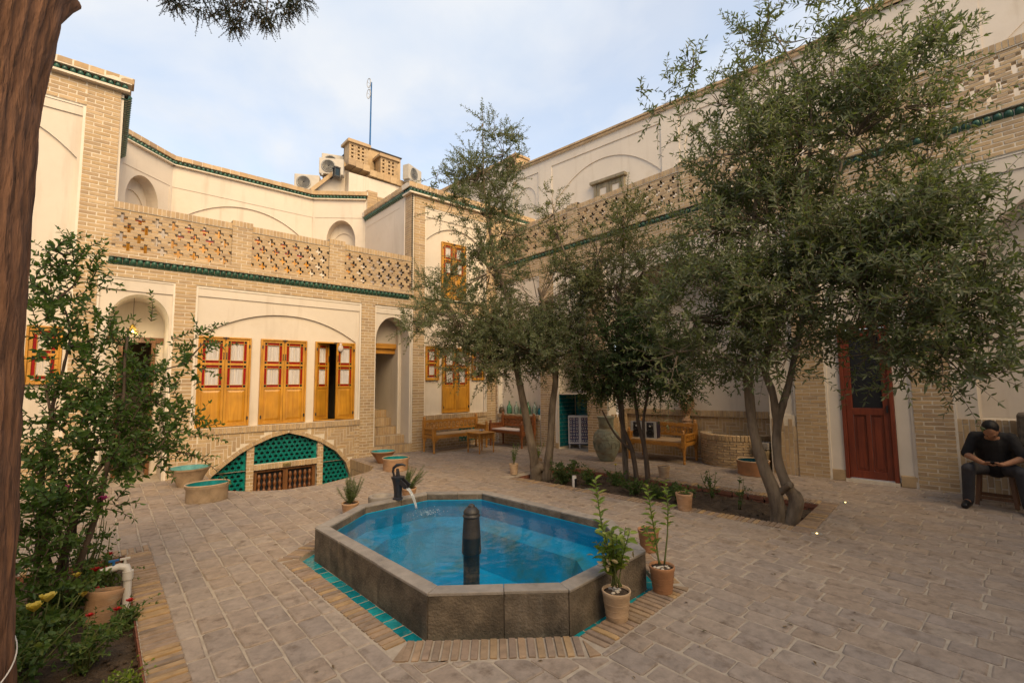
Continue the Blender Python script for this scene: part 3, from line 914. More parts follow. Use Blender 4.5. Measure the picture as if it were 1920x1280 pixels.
def rect_frame(m, u0, u1, z0, z1, b, w0, w1, bottom=False):
    m.box(u0, u0 + b, w0, w1, z0, z1); m.box(u1 - b, u1, w0, w1, z0, z1)
    m.box(u0 + b, u1 - b, w0, w1, z1 - b, z1)
    if bottom: m.box(u0 + b, u1 - b, w0, w1, z0, z0 + b)

def panel(W, u0, u1, z0, z1, ar=None, depth=.09, b=.035, back=True, band=.18, gap=None):
    """recessed plaster panel: thin frame, flat field with a band on top, arched inner field"""
    T = W.trim; P = W.plaster
    rect_frame(T, u0, u1, z0, z1, b, .012, .3)
    P.box(u0 + b, u1 - b, .024, .3, z1 - band, z1 - b)
    if ar:
        arch_plate(P, u0 + b, u1 - b, z0, z1 - band, ar, .045, depth)
    if gap:
        a, c, e = gap
        P.box(u0 + b, a, depth, .3, z0, z1 - band); P.box(c, u1 - b, depth, .3, z0, z1 - band); P.box(a, c, depth, .3, e, z1 - band)
    elif back: P.box(u0 + b, u1 - b, depth, .3, z0, z1 - band)

def orosi(parent, fn, flip, u0, u1, z0, z1, w, leaves=2, rows=2, panel_h=.42, gold='gold_wood', openleaf=None, name='door', label=None, handles=True, frame=.03, glass_only=False):
    """wooden shutter door: frame, leaves with small coloured panes round a curtained light, raised panel below"""
    m = MB(fn, flip)
    m.box(u0, u0 + frame, w - .02, w + .05, z0, z1); m.box(u1 - frame, u1, w - .02, w + .05, z0, z1)
    m.box(u0 + frame, u1 - frame, w - .02, w + .05, z1 - frame, z1); m.box(u0 + frame, u1 - frame, w - .02, w + .05, z0, z0 + frame * .7)
    d = m.build(name, MT[gold], parent, world=True, bevel=.004)
    if label: d['label'] = label
    if leaves == 2 and handles:
        m = MB(fn, flip); uc = (u0 + u1) / 2
        m.box(uc - .05, uc + .05, w - .026, w - .019, z1 - .022, z1 - .010); m.box(uc - .012, uc + .012, w - .03, w - .019, z1 - .05, z1 - .004); m.build('latch', MT['iron'], d)
        for uu in (u0 + frame, u1 - frame):
            for zz in (z0 + .14, z1 - .16): m = MB(fn, flip); m.box(uu - .012, uu + .012, w - .024, w + .002, zz - .03, zz + .03); m.build('hinge', MT['iron'], d)
    lw = (u1 - u0 - 2 * frame) / leaves; a0 = z0 + frame * .7; a1 = z1 - frame
    for k in range(leaves):
        l0 = u0 + frame + k * lw + .002; l1 = l0 + lw - .004
        f2, fl2 = fn, flip
        if openleaf and k in openleaf:
            ang, hinge = openleaf[k]; hu = l0 if hinge == 'l' else l1
            def f2(u, ww, z, hu=hu, ang=ang):
                du, dw = u - hu, ww - w
                return fn(hu + du * math.cos(ang) - dw * math.sin(ang), w + du * math.sin(ang) + dw * math.cos(ang), z)
        st = .042 if lw > .3 else .034
        H = a1 - a0; ph = H * panel_h if not glass_only else st
        wood = MB(f2, fl2)
        wood.box(l0, l0 + st, w, w + .035, a0, a1); wood.box(l1 - st, l1, w, w + .035, a0, a1)
        wood.box(l0 + st, l1 - st, w, w + .035, a1 - st, a1); wood.box(l0 + st, l1 - st, w, w + .035, a0, a0 + st)
        g0 = a0 + ph; 
        if not glass_only: wood.box(l0 + st, l1 - st, w, w + .035, g0 - st * .5, g0 + st * .5)
        gh = (a1 - st - g0 - st * .5) / rows
        glass = []
        for r_ in range(rows):
            q0 = g0 + st * .5 + r_ * gh; q1 = q0 + gh
            if r_ < rows - 1: wood.box(l0 + st, l1 - st, w, w + .035, q1 - st * .5, q1 + st * .5); q1 -= st * .5
            if r_ > 0: q0 += st * .5
            glass.append((l0 + st, l1 - st, q0, q1))
        if not glass_only:
            # raised and fielded lower panel
            p0, p1, pz0, pz1 = l0 + st, l1 - st, a0 + st, g0 - st * .5
            i = .045
            wood.box(p0, p1, w + .018, w + .03, pz0, pz1)
            for A, B, C, D in (((p0, pz0), (p1, pz0), (p1 - i, pz0 + i), (p0 + i, pz0 + i)), ((p1, pz0), (p1, pz1), (p1 - i, pz1 - i), (p1 - i, pz0 + i)), ((p1, pz1), (p0, pz1), (p0 + i, pz1 - i), (p1 - i, pz1 - i)), ((p0, pz1), (p0, pz0), (p0 + i, pz0 + i), (p0 + i, pz1 - i))):
                wood.quad((A[0], w + .017, A[1]), (B[0], w + .017, B[1]), (C[0], w + .004, C[1]), (D[0], w + .004, D[1]))
            wood.quad((p0 + i, w + .004, pz0 + i), (p1 - i, w + .004, pz0 + i), (p1 - i, w + .004, pz1 - i), (p0 + i, w + .004, pz1 - i))
        for (c0, c1, q0, q1) in glass:
            s = min(.045, (c1 - c0) * .2); mt = .009
            # glazing bars
            for uu in (c0 + s, c1 - s): wood.box(uu - mt / 2, uu + mt / 2, w + .006, w + .03, q0, q1)
            for zz in (q0 + s, q1 - s): wood.box(c0, c1, w + .006, w + .03, zz - mt / 2, zz + mt / 2)
        lf = wood.build('leaf', MT[gold], d, bevel=.0025)
        dk = MB(f2, fl2)
        for (c0, c1, q0, q1) in glass:
            s = min(.045, (c1 - c0) * .2); y = w + .02
            for bx in ((c0, c0 + s, q0 + s, q1 - s), (c1 - s, c1, q0 + s, q1 - s), (c0 + s, c1 - s, q0, q0 + s), (c0 + s, c1 - s, q1 - s, q1)):
                red = MB(f2, fl2); red.box(bx[0], bx[1], y, y + .004, bx[2], bx[3]); red.build('red_pane', MT['red_glass'], d)
            for (x0, zz) in ((c0, q0), (c1 - s, q0), (c0, q1 - s), (c1 - s, q1 - s)): dk.box(x0, x0 + s, y, y + .004, zz, zz + s)
            n = 28; cu = MB(f2, fl2)
            for j in range(n):
                ua, ub = c0 + s + (c1 - c0 - 2 * s) * j / n, c0 + s + (c1 - c0 - 2 * s) * (j + 1) / n
                def wv(x): return y + .012 + .006 * math.sin(x * 330 + 2 * math.sin(x * 90))
                cu.quad((ua, wv(ua), q0 + s), (ub, wv(ub), q0 + s), (ub, wv(ub), q1 - s), (ua, wv(ua), q1 - s))
            cu.build('curtain', MT['curtain'], d, smooth=True)
        dk.build('corner_panes', MT['dark_glass'], d, kind='stuff')
        if handles:
            h = MB(f2, fl2); hu = (l1 - st * .5) if k == 0 else (l0 + st * .5)
            zc = a0 + H * .80
            h.box(hu - .006, hu + .006, w - .014, w + .001, zc - .05, zc + .05)
            h.box(hu - .010, hu + .010, w - .010, w + .002, zc - .06, zc - .05); h.box(hu - .010, hu + .010, w - .010, w + .002, zc + .05, zc + .06)
            h.build('handle', MT['iron'], d)
    return d

def star_lattice(parent, fn, flip, u0, u1, z0, z1, w, pu=.098, pz=.080, topf=None):
    """glazed screen of star-shaped holes"""
    m = MB(fn, flip); n = 0; r_ = 0; z = z0
    pts8 = []
    for k in range(16):
        a = 2 * math.pi * k / 16
        rad = (.41 if k % 2 == 0 else .27)
        pts8.append((math.cos(a) * rad * pu * 1.08, math.sin(a) * rad * pz * 1.08))
    while z < z1 - .01:
        za, zb = z, min(z + pz, z1); sh = pu / 2 if r_ % 2 else 0
        u = u0 - sh
        while u < u1:
            ua, ub = max(u, u0), min(u + pu, u1)
            cu, cz = u + pu / 2, z + pz / 2
            if topf and za > topf((ua + ub) / 2) + .1: u += pu; continue
            full = (ua == u and ub == u + pu and abs(zb - z - pz) < 1e-6)
            if not full:
                m.box(ua, ub, w, w + .03, za, zb)
            else:
                g = .0025
                ring = []
                for k in range(16):
                    a = 2 * math.pi * k / 16; c, s = math.cos(a), math.sin(a)
                    t = 1 / max(abs(c), abs(s)); ring.append((cu + c * t * (pu / 2 - g), cz + s * t * (pz / 2 - g)))
                for k in range(16):
                    k2 = (k + 1) % 16
                    i0 = (cu + pts8[k][0], cz + pts8[k][1]); i1 = (cu + pts8[k2][0], cz + pts8[k2][1])
                    m.quad((i0[0], w, i0[1]), (ring[k][0], w, ring[k][1]), (ring[k2][0], w, ring[k2][1]), (i1[0], w, i1[1]))
                    m.quad((i0[0], w, i0[1]), (i1[0], w, i1[1]), (i1[0], w + .06, i1[1]), (i0[0], w + .06, i0[1]))
            u += pu
        z += pz; r_ += 1
    o = m.build('glazed_screen', MT['turq'], parent, world=True, kind='stuff')
    b = MB(fn, flip); b.box(u0, u1, w + .06, w + .09, z0, z1); b.build('screen_backing', MT['void'], parent, world=True)
    return o

YA = 9.85
def fnA(u, w, z): return (u, YA + w, z)

def make_house_a():
    t = thing('courtyard_house', 'buff brick house with a pierced balcony over three honey coloured wooden doors', 'house', (2.7, YA, 0))
    W = Wall(fnA, False, t)
    P = W.plaster; T = W.trim
    # ---- left part: pillar, plastered bay behind the tree trunk
    W.bond(-.40, .014, 3.67, 6.47, off=0)
    W.bond(-.40, -.124, -.1, 3.36)
    W.bond(-4.0, -.43 + .03, 6.08, 6.47)
    W.bond(-4.0, -.43 + .03, -.1, .72)
    W.soldier(-4.0, -.42, .72, .83)
    W.mbox(-4.0, -.42, .0, .3, .72, .83)
    panel(W, -2.6, -.40, .83, 6.08, arc(-2.5, -.47, 5.2, 5.75, 18), depth=.08)
    W.bond(-4.0, -2.6, .83, 6.08)
    P.box(-.005, .05, .02, 2.7, 3.62, 6.45)
    W.cornice(-4.0, .10, 6.50, w=-.02)
    W.mbox(-4.0, .12, -.10, 2.8, 6.47, 6.505)
    for k in range(22): W.brick(-4.0 + k * .19, -4.0 + k * .19 + .18, 6.62, 6.72, -.10, .003, .25)
    W.mbox(-4.0, .14, -.10, 2.9, 6.602, 6.715)
    # the block's side cornice over the terrace
    def fs(u, w, z): return (.055 - w, YA + u, z)
    W.cornice(.0, 2.7, 6.38, w=-.03, fn=fs)
    # ---- band over the ground floor, balcony base
    W.bond(-.40, 5.84, 3.36, 3.60, off=1)
    W.mbox(-.40, 8.3, .0, .3, 3.60, 3.67)
    W.cornice(-.02, 5.40, 3.575, w=-.005)
    W.bond(-.01, 5.45, 3.675, 3.785, w=-.075, L=.25, h=.055, bw=.25)
    # ---- pierced parapet with piers and soldier coping
    for a, b in ((.014, 1.70), (2.03, 3.49), (3.82, 5.44)):
        W.lattice(a, b, 3.788, w=-.03)
        W.soldier(a, b, 4.485, 4.60, w=-.05, proud=0, d=.17)
        W.mbox(a, b, -.045, .115, 4.478, 4.595)
    for a, b in ((1.70, 2.03), (3.49, 3.82)):
        W.bond(a, b, 3.785, 4.54, w=-.055, bw=.2, d=.06)
        W.soldier(a - .01, b + .01, 4.54, 4.65, w=-.07, proud=0, d=.24); W.mbox(a - .005, b + .005, -.065, .165, 4.535, 4.645)
    # ---- ground floor pillars
    W.bond(.891, 1.189, -.1, 3.36); W.bond(4.248, 4.563, -.1, 3.36)
    W.bond(5.525, 5.83, -.1, 6.20)
    # ---- niche with the lamp (left)
    ar = arc(.03, .835, 2.62, 3.11, 22, 'round')
    rect_frame(T, -.124, .891, -.1, 3.36, .03, .012, .3)
    P.box(-.094, .861, .024, .3, 3.15, 3.33)
    arch_plate(P, -.094, .861, -.1, 3.15, ar, .045, .95)
    P.box(-.1, 1.0, .95, 1.0, 2.42, 3.4)
    P.box(-.1, .22, .95, 1.0, -.1, 2.42); P.box(.70, 1.0, .95, 1.0, -.1, 2.42)
    m = MB(fnA); m.box(-.02, .88, .90, .96, 2.36, 2.46); m.box(.20, .26, .90, .97, -.05, 2.36); m.box(.66, .72, .90, .97, -.05, 2.36)
    d = m.build('doorway', MT['brown_wood'], t, world=True, bevel=.004); d['label'] = 'dark open doorway in the niche with the lamp'
    m = MB(fnA); m.box(.665, .70, .92, 1.34, .0, 2.34); m.build('leaf', MT['brown_wood'], d, bevel=.004)
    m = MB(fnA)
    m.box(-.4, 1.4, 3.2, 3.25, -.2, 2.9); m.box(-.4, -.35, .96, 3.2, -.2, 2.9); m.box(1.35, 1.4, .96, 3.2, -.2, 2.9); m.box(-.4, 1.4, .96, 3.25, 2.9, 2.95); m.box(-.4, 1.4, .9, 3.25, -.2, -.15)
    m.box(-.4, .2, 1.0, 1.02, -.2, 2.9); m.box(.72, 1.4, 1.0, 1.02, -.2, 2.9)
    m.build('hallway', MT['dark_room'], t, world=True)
    # ---- main bay
    panel(W, 1.189, 4.248, .82, 3.355, arc(1.29, 4.14, 2.485, 2.95, 26, 'flat'), depth=.085, gap=(3.30, 4.13, 2.46))
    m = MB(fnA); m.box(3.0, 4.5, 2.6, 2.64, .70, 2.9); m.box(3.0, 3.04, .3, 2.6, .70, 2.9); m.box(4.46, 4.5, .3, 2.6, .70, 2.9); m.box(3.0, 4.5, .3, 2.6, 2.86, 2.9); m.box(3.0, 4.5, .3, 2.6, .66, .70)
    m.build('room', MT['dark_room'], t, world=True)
    for (a, b) in ((1.265, 2.11), (2.275, 3.125)):
        orosi(t, fnA, False, a, b, .832, 2.465, .05, label=None)
    d3 = orosi(t, fnA, False, 3.295, 4.137, .832, 2.465, .05, openleaf={0: (R(38), 'l'), 1: (R(-9), 'l')} and {0: (R(32), 'l'), 1: (R(8), 'r')})
    d3['label'] = 'right hand wooden door standing ajar over a dark gap'
    W.soldier(1.189, 4.248, .705, .82, proud=.03, d=.1); W.mbox(1.189, 4.248, -.015, .3, .703, .822)
    # herringbone base with the basement arch
    A = [(1.50, -.10), (1.563, -.02), (1.776, .165), (1.983, .322), (2.198, .446), (2.514, .578), (2.809, .642), (3.101, .553), (3.418, .415), (3.75, .19), (3.958, -.06), (4.06, -.34), (4.10, -.9)]
    A = [(1.36, -.9), (1.43, -.3)] + A
    def top(u):
        if u <= A[0][0] or u >= A[-1][0]: return -9
        for p, q in zip(A[:-1], A[1:]):
            if p[0] <= u <= q[0]: return p[1] + (q[1] - p[1]) * (u - p[0]) / (q[0] - p[0])
        return -9
    arch_plate(W.mortar, 1.189, 4.248, -1.0, .703, A, 0, .12)
    g = .066; ni = int(3.06 / g) + 4; nj = 28
    for j in range(-nj, 12):
        for i in range(-4, ni):
            q = (i - j) % 6
            if q == 0: r4 = (i, j, 3, 1)
            elif q == 5: r4 = (i, j, 1, 3)
            else: continue
            a, b = 1.189 + r4[0] * g, 1.189 + (r4[0] + r4[2]) * g; c, e = .04 + r4[1] * g, .04 + (r4[1] + r4[3]) * g
            a, b = max(a, 1.30), min(b, 4.14); e = min(e, .70)
            if b - a < .03 or e - c < .03 or c < -.6: continue
            if max(top(a), top(b), top((a + b) / 2)) > c - .01: continue
            W.brick(a + .005, b - .005, c + .005, e - .005, 0, .004 + random.uniform(-.001, .002), .04)
    W.bond(1.189, 1.30, -.6, .70, L=.12, back=False); W.bond(4.14, 4.248, -.6, .70, L=.12, back=False)
    # voussoirs
    acc = 0
    for p, q in zip(A[2:-1], A[3:]):
        p, q = Vector(p), Vector(q); L = (q - p).length; d = (q - p) / L; nn = Vector((-d.y, d.x)); cnt = max(1, round(L / .06))
        for c in range(cnt):
            m0 = p + d * (L * (c + .5) / cnt)
            def fr(u, w, z, m0=m0, d=d, nn=nn): 
                v = m0 + d * u + nn * z; return (v.x, YA + w, v.y)
            W.brick(-L / cnt / 2 + .004, L / cnt / 2 - .004, .0, .075, 0, .012, .1, fr)
    # basement screen and door inside the arch
    W.mbox(1.3, 4.2, .30, .34, -1.0, .70)
    star_lattice(t, fnA, False, 1.45, 2.10, -.62, .55, .10, topf=top)
    star_lattice(t, fnA, False, 2.225, 3.385, .085, .70, .10, topf=top)
    star_lattice(t, fnA, False, 3.50, 4.1, -.62, .55, .10, topf=top)
    W.bond(2.10, 2.225, -1.0, .44, w=.04, L=.13, bw=.2); W.bond(3.385, 3.50, -1.0, .43, w=.04, L=.13, bw=.2)
    W.soldier(2.225, 3.385, -.02, .085, w=.05, proud=.01); W.mbox(2.225, 3.385, .05, .28, -.022, .087)
    m = MB(fnA); m.lathe([(0, 0)], 4) if False else None
    m.obox((2.81, .03, .035), (.075, 0, 0), (0, .012, 0), (0, 0, .035)); m.build('plaque', MT['plaque'], t, world=True, bevel=.02)
    m = MB(fnA)
    m.box(2.235, 3.375, .11, .16, -.08, -.022); m.box(2.235, 2.30, .11, .16, -1.0, -.08); m.box(3.31, 3.375, .11, .16, -1.0, -.08)
    m.box(2.76, 2.85, .10, .15, -1.0, -.08)
    bd = m.build('basement_door', MT['brown_wood'], t, world=True, bevel=.004)
    for k in range(11):
        u = 2.345 + k * (.93 / 10)
        if 2.74 < u < 2.87: continue
        m = MB(fnA)
        prof = [(-1.0, .018), (-.62, .018)]
        z = -.62
        while z < -.1:
            prof += [(z, .019), (z + .03, .033), (z + .06, .036), (z + .09, .024), (z + .11, .019)]; z += .13
        pr_ = [(r_, z_) for z_, r_ in prof]
        m.lathe(pr_, n=8, c=(u, .14, 0)); m.build('spindle', MT['red_wood'], bd, smooth=True)
    m = MB(fnA); m.box(2.3, 3.31, .17, .18, -1.0, -.08); m.build('door_back', MT['void'], bd)
    # ---- stair niche
    ar = arc(4.605, 5.455, 2.55, 3.115, 22, 'round')
    rect_frame(T, 4.563, 5.525, .0, 3.345, .03, .012, .3)
    P.box(4.593, 5.495, .024, .3, 3.12 + .06, 3.315)
    arch_plate(P, 4.593, 5.495, .0, 3.18, ar, .04, .45)
    P.box(4.5, 4.605, .45, 2.2, .0, 3.6); P.box(5.38, 5.6, .45, 2.2, .0, 3.6); P.box(4.5, 5.6, 2.1, 2.2, .0, 3.6); P.box(4.5, 5.6, .45, 2.2, 3.2, 3.3)
    T.box(5.36, 5.385, .42, .47, .0, 2.5)
    m = MB(fnA); m.box(4.605, 5.38, .62, .78, 2.30, 2.46); m.box(4.605, 5.38, .55, .62, 2.42, 2.54); m.build('lintel', MT['gold_wood_x'], t, world=True, bevel=.006)
    P.box(4.605, 5.38, .60, .80, 2.46, 3.2)
    for k in range(5):
        z1 = .20 + k * .185; w0 = -.02 + k * .26; u0, u1 = (4.57, 5.52) if k == 0 else (4.61, 5.45 if w0 < .43 else 5.375)
        W.mbox(u0, u1, w0 + .01, 2.1, z1 - .185 if k else 0, z1 - .004)
        W.soldier(u0, u1, z1 - .185 if k else .005, z1, w=w0, proud=.0, d=.1)
        n = int((u1 - u0) / .062)
        for j in range(n): W.brick(u0 + j * (u1 - u0) / n + .004, u0 + (j + 1) * (u1 - u0) / n - .004, z1 - .02, z1, w0 + .105, 0, .155)
    # ---- right block, ground floor
    W.bond(5.83, 7.99, 3.355, 3.62); W.bond(7.755, 8.05, -.1, 6.20)
    W.bond(5.83, 7.755, -.1, .70, L=.13, h=.067); W.soldier(5.83, 7.755, .70, .815, proud=.03, d=.1); W.mbox(5.83, 7.755, -.015, .3, .698, .817)
    panel(W, 5.83, 7.755, .815, 3.355, arc(5.9, 7.69, 2.56, 2.95, 20, 'flat'), depth=.085)
    orosi(t, fnA, False, 6.385, 7.21, .84, 2.47, .05)
    for a in (5.885, 7.30): orosi(t, fnA, False, a, a + .40, 1.65, 2.487, .05, leaves=1, glass_only=True, handles=False, name='window')
    orosi(t, fnA, False, -.87, -.475, 1.62, 2.50, .05, leaves=1, rows=2, glass_only=True, handles=False, name='window')
    star_lattice(t, fnA, False, 6.85, 7.36, .12, .55, -.012)
    # ---- right block, upper floor
    W.bond(5.83, 9.7, 5.95, 6.20); W.bond(8.05, 9.7, 4.5, 5.95); W.mbox(5.45, 8.05, 0, .3, 3.60, 3.69)
    panel(W, 5.83, 7.755, 3.68, 5.95, arc(5.9, 7.69, 5.15, 5.55, 20, 'flat'), depth=.085, band=.24)
    orosi(t, fnA, False, 6.35, 7.10, 3.72, 5.18, .05)
    W.cornice(5.36, 9.6, 6.215, w=-.015)
    W.mbox(5.36, 9.7, -.09, .3, 6.18, 6.218)
    for k in range(21): W.brick(5.34 + k * .2, 5.34 + k * .2 + .19, 6.325, 6.45, -.09, .004, .3)
    W.mbox(5.34, 9.7, -.085, .3, 6.317, 6.445)
    # left face of the right block, seen over the terrace
    def fr_(u, w, z): return (5.45 + w, YA + u, z)
    P.box(5.45, 5.55, .30, 2.75, 3.6, 6.22); 
    def bfr(u0, u1, z0, z1):
        W.brick(u0, u1, z0, z1, 0, .004, .05, fr_)
    for k in range(46):
        z = 3.65 + k * .0555
        if z > 6.15: break
        if k % 2: bfr(.0, .095, z, z + .045); bfr(.105, .3, z, z + .045)
        else: bfr(.0, .2, z, z + .045); bfr(.21, .3, z, z + .045)
    W.mbox(5.45, 5.56, .0, .30, 3.6, 6.22)
    T.box(5.435, 5.46, .32, .35, 3.7, 6.15)
    W.cornice(-.05, 2.65, 6.215, w=-.01, fn=fr_)
    for k in range(13): W.brick(-.05 + k * .2, -.05 + k * .2 + .19, 6.325, 6.45, -.09, .004, .3, fr_)
    W.mbox(5.37, 5.75, .0, 2.7, 6.317, 6.445)
    P.box(5.444, 5.46, .62, 2.55, 5.99, 6.01)
    # ---- terrace: floor and back walls with chamfered corners
    W.mbox(.0, 5.5, .1, 3.7, 3.50, 3.62)
    ZT = 7.02
    def seg(a, b):
        a, b = Vector(a), Vector(b); L = (b - a).length; d = (b - a) / L; nn = Vector((-d.y, d.x))
        def f(u, w, z): v = a + d * u + nn * w; return (v.x, v.y, z)
        return f, L
    for a, b, kind in (((.055, 12.53), (1.03, 13.4), 'l'), ((1.03, 13.4), (4.28, 13.4), 'm'), ((4.28, 13.4), (5.47, 12.5), 'r')):
        f, L = seg(a, b)
        Q = MB(f)
        if kind == 'm':
            arch_plate(Q, 0, L, 3.6, 6.29, arc(.05, L - .05, 5.45, 6.15, 26, 'flat'), 0, .035)
            Q.box(0, L, -.012, .3, 6.29, ZT - .2); Q.box(0, L, .035, .3, 3.6, 6.29)
        else:
            hw = .40; c = L / 2 + (-.08 if kind == 'l' else .05)
            ar = arc(c - hw, c + hw, 5.62, 6.22, 22, 'round')
            arch_plate(Q, .06, L - .06, 3.6, 6.29, ar, 0, .30)
            Q.box(.0, .06, -.012, .3, 3.6, 6.29); Q.box(L - .06, L, -.012, .3, 3.6, 6.29)
            Q.box(0, L, -.012, .3, 6.29, ZT - .2)
            arch_plate(Q, c - hw - .02, c + hw + .02, 3.6, 6.3, arc(c - hw + .07, c + hw - .07, 5.45, 5.93, 18, 'round'), .30, .33)
            Q.box(c - hw - .05, c + hw + .05, .33, .40, 3.6, 6.3)
        Q.build('terrace_wall', MT['plaster'], t, world=True, auto=30)
        W.cornice(.0, L, ZT - .195, w=-.02, fn=f)
        W.mbox(0, L, -.09, .3, ZT - .215, ZT - .19, fn=f)
        W.mbox(-.05, L + .05, -.08, .35, ZT - .085, ZT + .02, fn=f)
        n = int(L / .2)
        for k in range(n + 1): W.brick(k * .2 - .02, min(k * .2 + .17, L + .03), ZT - .085, ZT + .025, -.085, .006, .3, f)
        if kind == 'm':
            for c in (.55, 1.62, 2.70): orosi(t, f, False, c - .50, c + .50, 3.64, 5.6, -.01, handles=False, panel_h=.74)
        else:
            orosi(t, f, False, c - .38, c + .38, 3.64, 5.5, .22, handles=False, panel_h=.74)
    W.finish()
    return t
MT['brown_wood'] = wood('brown_wood', (.20, .085, .025), (.11, .042, .014))
MT['red_wood'] = wood('red_brown_wood', (.19, .075, .025), (.12, .042, .014))
MT['plaque'] = surf('brass_plaque', [(.28, .22, .10)], rough=.4, ns=20, amp=.3, bump=.3, metal=.6)
make_house_a()
# ------------------------------------------------------------------ house on the right
def kB(y): return 1 + .0105 * (9.5 - y)
def fnB(u, w, z): return (8.05 + (9.85 - u) * .11 + w, u, z * kB(u))

def make_house_b():
    t = thing('courtyard_house', 'right hand house behind the olive trees with a red door', 'house', (8.6, 4.8, 0))
    W = Wall(fnB, True, t); P = W.plaster; T = W.trim
    kw = dict(L=.212, h=.0555)
    YE = -2.6
    # pillars and band
    for a, b in ((2.378, 2.80), (.88, 1.307), (7.857, 8.29), (6.43, 6.93), (9.78, 9.85)):
        W.bond(a, b, -.1, 4.22, **kw)
    W.bond(YE, 9.85, 4.22, 4.68, **kw)
    W.mbox(YE, 9.85, 0, .3, 4.68, 4.76)
    W.cornice(YE, 9.55, 4.67, w=.008, h=.092, pitch=.105)
    W.bond(YE, 9.6, 4.77, 4.885, w=-.075, L=.25, h=.0575, bw=.25)
    # pierced parapet
    piers = ((7.05, 7.34), (4.40, 4.60), (1.62, 1.82))
    for a, b in ((7.34, 9.45), (4.60, 7.05), (1.82, 4.40), (YE, 1.62)):
        W.lattice(a, b, 4.888, w=-.03, course=.0505, cell=.052)
        W.soldier(a, b, 5.54, 5.65, w=-.05, proud=0, d=.17); W.mbox(a, b, -.045, .115, 5.53, 5.645)
    for a, b in piers:
        W.bond(a, b, 4.885, 5.59, w=-.055, bw=.2, d=.06, **kw)
        W.soldier(a - .01, b + .01, 5.59, 5.70, w=-.07, proud=0, d=.24); W.mbox(a - .005, b + .005, -.065, .165, 5.585, 5.695)
    # big arched recess with the bench
    rect_frame(T, 2.80, 6.43, -.1, 4.22, .03, .012, .3)
    P.box(2.83, 6.40, .024, .3, 4.01, 4.19)
    ar = arc(3.22, 6.40, 2.55, 3.87, 28, 'round')
    arch_plate(P, 2.83, 6.40, .0, 4.01, ar, .045, .74)
    P.box(2.7, 6.6, .74, .85, .93, 4.2)
    # vertical bricks on the right jamb
    for c in range(6):
        for r_ in range(4):
            z0 = (r_ * .22 + (.11 if c % 2 else 0)) - .11
            W.brick(2.81 + c * .064, 2.81 + c * .064 + .053, max(z0, .0) + .004, min(z0 + .21, .93), .012, .006, .05)
    W.mbox(2.80, 3.21, .012, .3, -.1, .93)
    def fnBB(u, w, z): return fnB(u, w + .70, z)
    W.mbox(2.9, 6.5, .70, .85, -.1, .83)
    g = .0655
    for j in range(-2, 14):
        for i in range(-2, 60):
            q = (i - j) % 6
            if q == 0: r4 = (i, j, 3, 1)
            elif q == 5: r4 = (i, j, 1, 3)
            else: continue
            a, b = 3.0 + r4[0] * g, 3.0 + (r4[0] + r4[2]) * g; c, e = r4[1] * g, (r4[1] + r4[3]) * g
            c = max(c, .01); e = min(e, .82); b = min(b, 6.45)
            if b - a < .03 or e - c < .03 or a < 2.95: continue
            W.brick(a + .005, b - .005, c + .005, e - .005, .70, .004 + random.uniform(-.001, .002), .04)
    W.soldier(2.95, 6.45, .825, .94, w=.67, proud=.02, d=.1); W.mbox(2.95, 6.45, .66, .85, .82, .935)
    # left jamb of the recess, faced with upright bricks
    def fj(u, w, z): return fnB(6.40 - w, u, z)
    for c in range(11):
        for r_ in range(4):
            z0 = r_ * .22 + (.11 if c % 2 else 0) - .11
            W.brick(.05 + c * .062, .05 + c * .062 + .052, max(z0, .0) + .004, min(z0 + .21, .83), .0, .006, .03, fj)
    # red door bay
    rect_frame(T, 1.307, 2.378, -.0, 4.22, .03, .012, .3)
    P.box(1.337, 2.348, .03, .3, 2.95, 4.19)
    T.box(1.337, 1.52, .03, .3, .12, 2.95); T.box(2.175, 2.348, .03, .3, .12, 2.95)
    P.box(1.52, 2.175, .03, .3, 2.28, 2.95)
    for a, b in ((1.322, 1.52), (2.175, 2.363)): W.brick(a, b, .0, .155, .02, .01, .2)
    W.mbox(1.52, 2.175, .0, .3, -.1, .045)
    m = MB(fnB, True)
    m.box(1.525, 1.575, .0, .1, .045, 2.27); m.box(2.12, 2.17, .0, .1, .045, 2.27); m.box(1.575, 2.12, .0, .1, 2.21, 2.27)
    d = m.build('door', MT['red_door'], t, world=True, bevel=.005); d['label'] = 'dark red wooden door with a dark upper pane'
    m = MB(fnB, True)
    m.box(1.578, 1.66, .03, .075, .06, 2.2); m.box(2.035, 2.117, .03, .075, .06, 2.2)
    for a, b in ((.06, .17), (.96, 1.06), (2.1, 2.2)): m.box(1.66, 2.035, .03, .075, a, b)
    m.box(1.82, 1.875, .03, .075, .17, .96)
    m.build('leaf', MT['red_door'], d, bevel=.005)
    for a, b in ((1.662, 1.818), (1.877, 2.033)):
        m = MB(fnB, True); m.box(a, b, .05, .07, .17, .96); i = .035
        m.box(a + i, b - i, .042, .06, .17 + i, .96 - i); m.build('door_panel', MT['red_door'], d, bevel=.006)
    m = MB(fnB, True); m.box(1.66, 2.035, .05, .058, 1.06, 2.1); m.build('pane', MT['void'], d)
    m = MB(fnB, True); m.box(1.6, 1.615, -.0, .03, 1.0, 1.1); m.build('handle', MT['iron'], d)
    # next bay to the right
    rect_frame(T, -2.3, .88, .0, 4.22, .03, .012, .3)
    P.box(-2.27, .85, .024, .3, 4.01, 4.19)
    arch_plate(P, -2.27, .85, .94, 4.01, arc(-2.1, .63, 2.5, 3.85, 26, 'round'), .045, .6)
    P.box(-2.4, .9, .6, .7, .9, 4.2)
    W.mbox(-2.3, .88, .02, .6, -.1, .935)
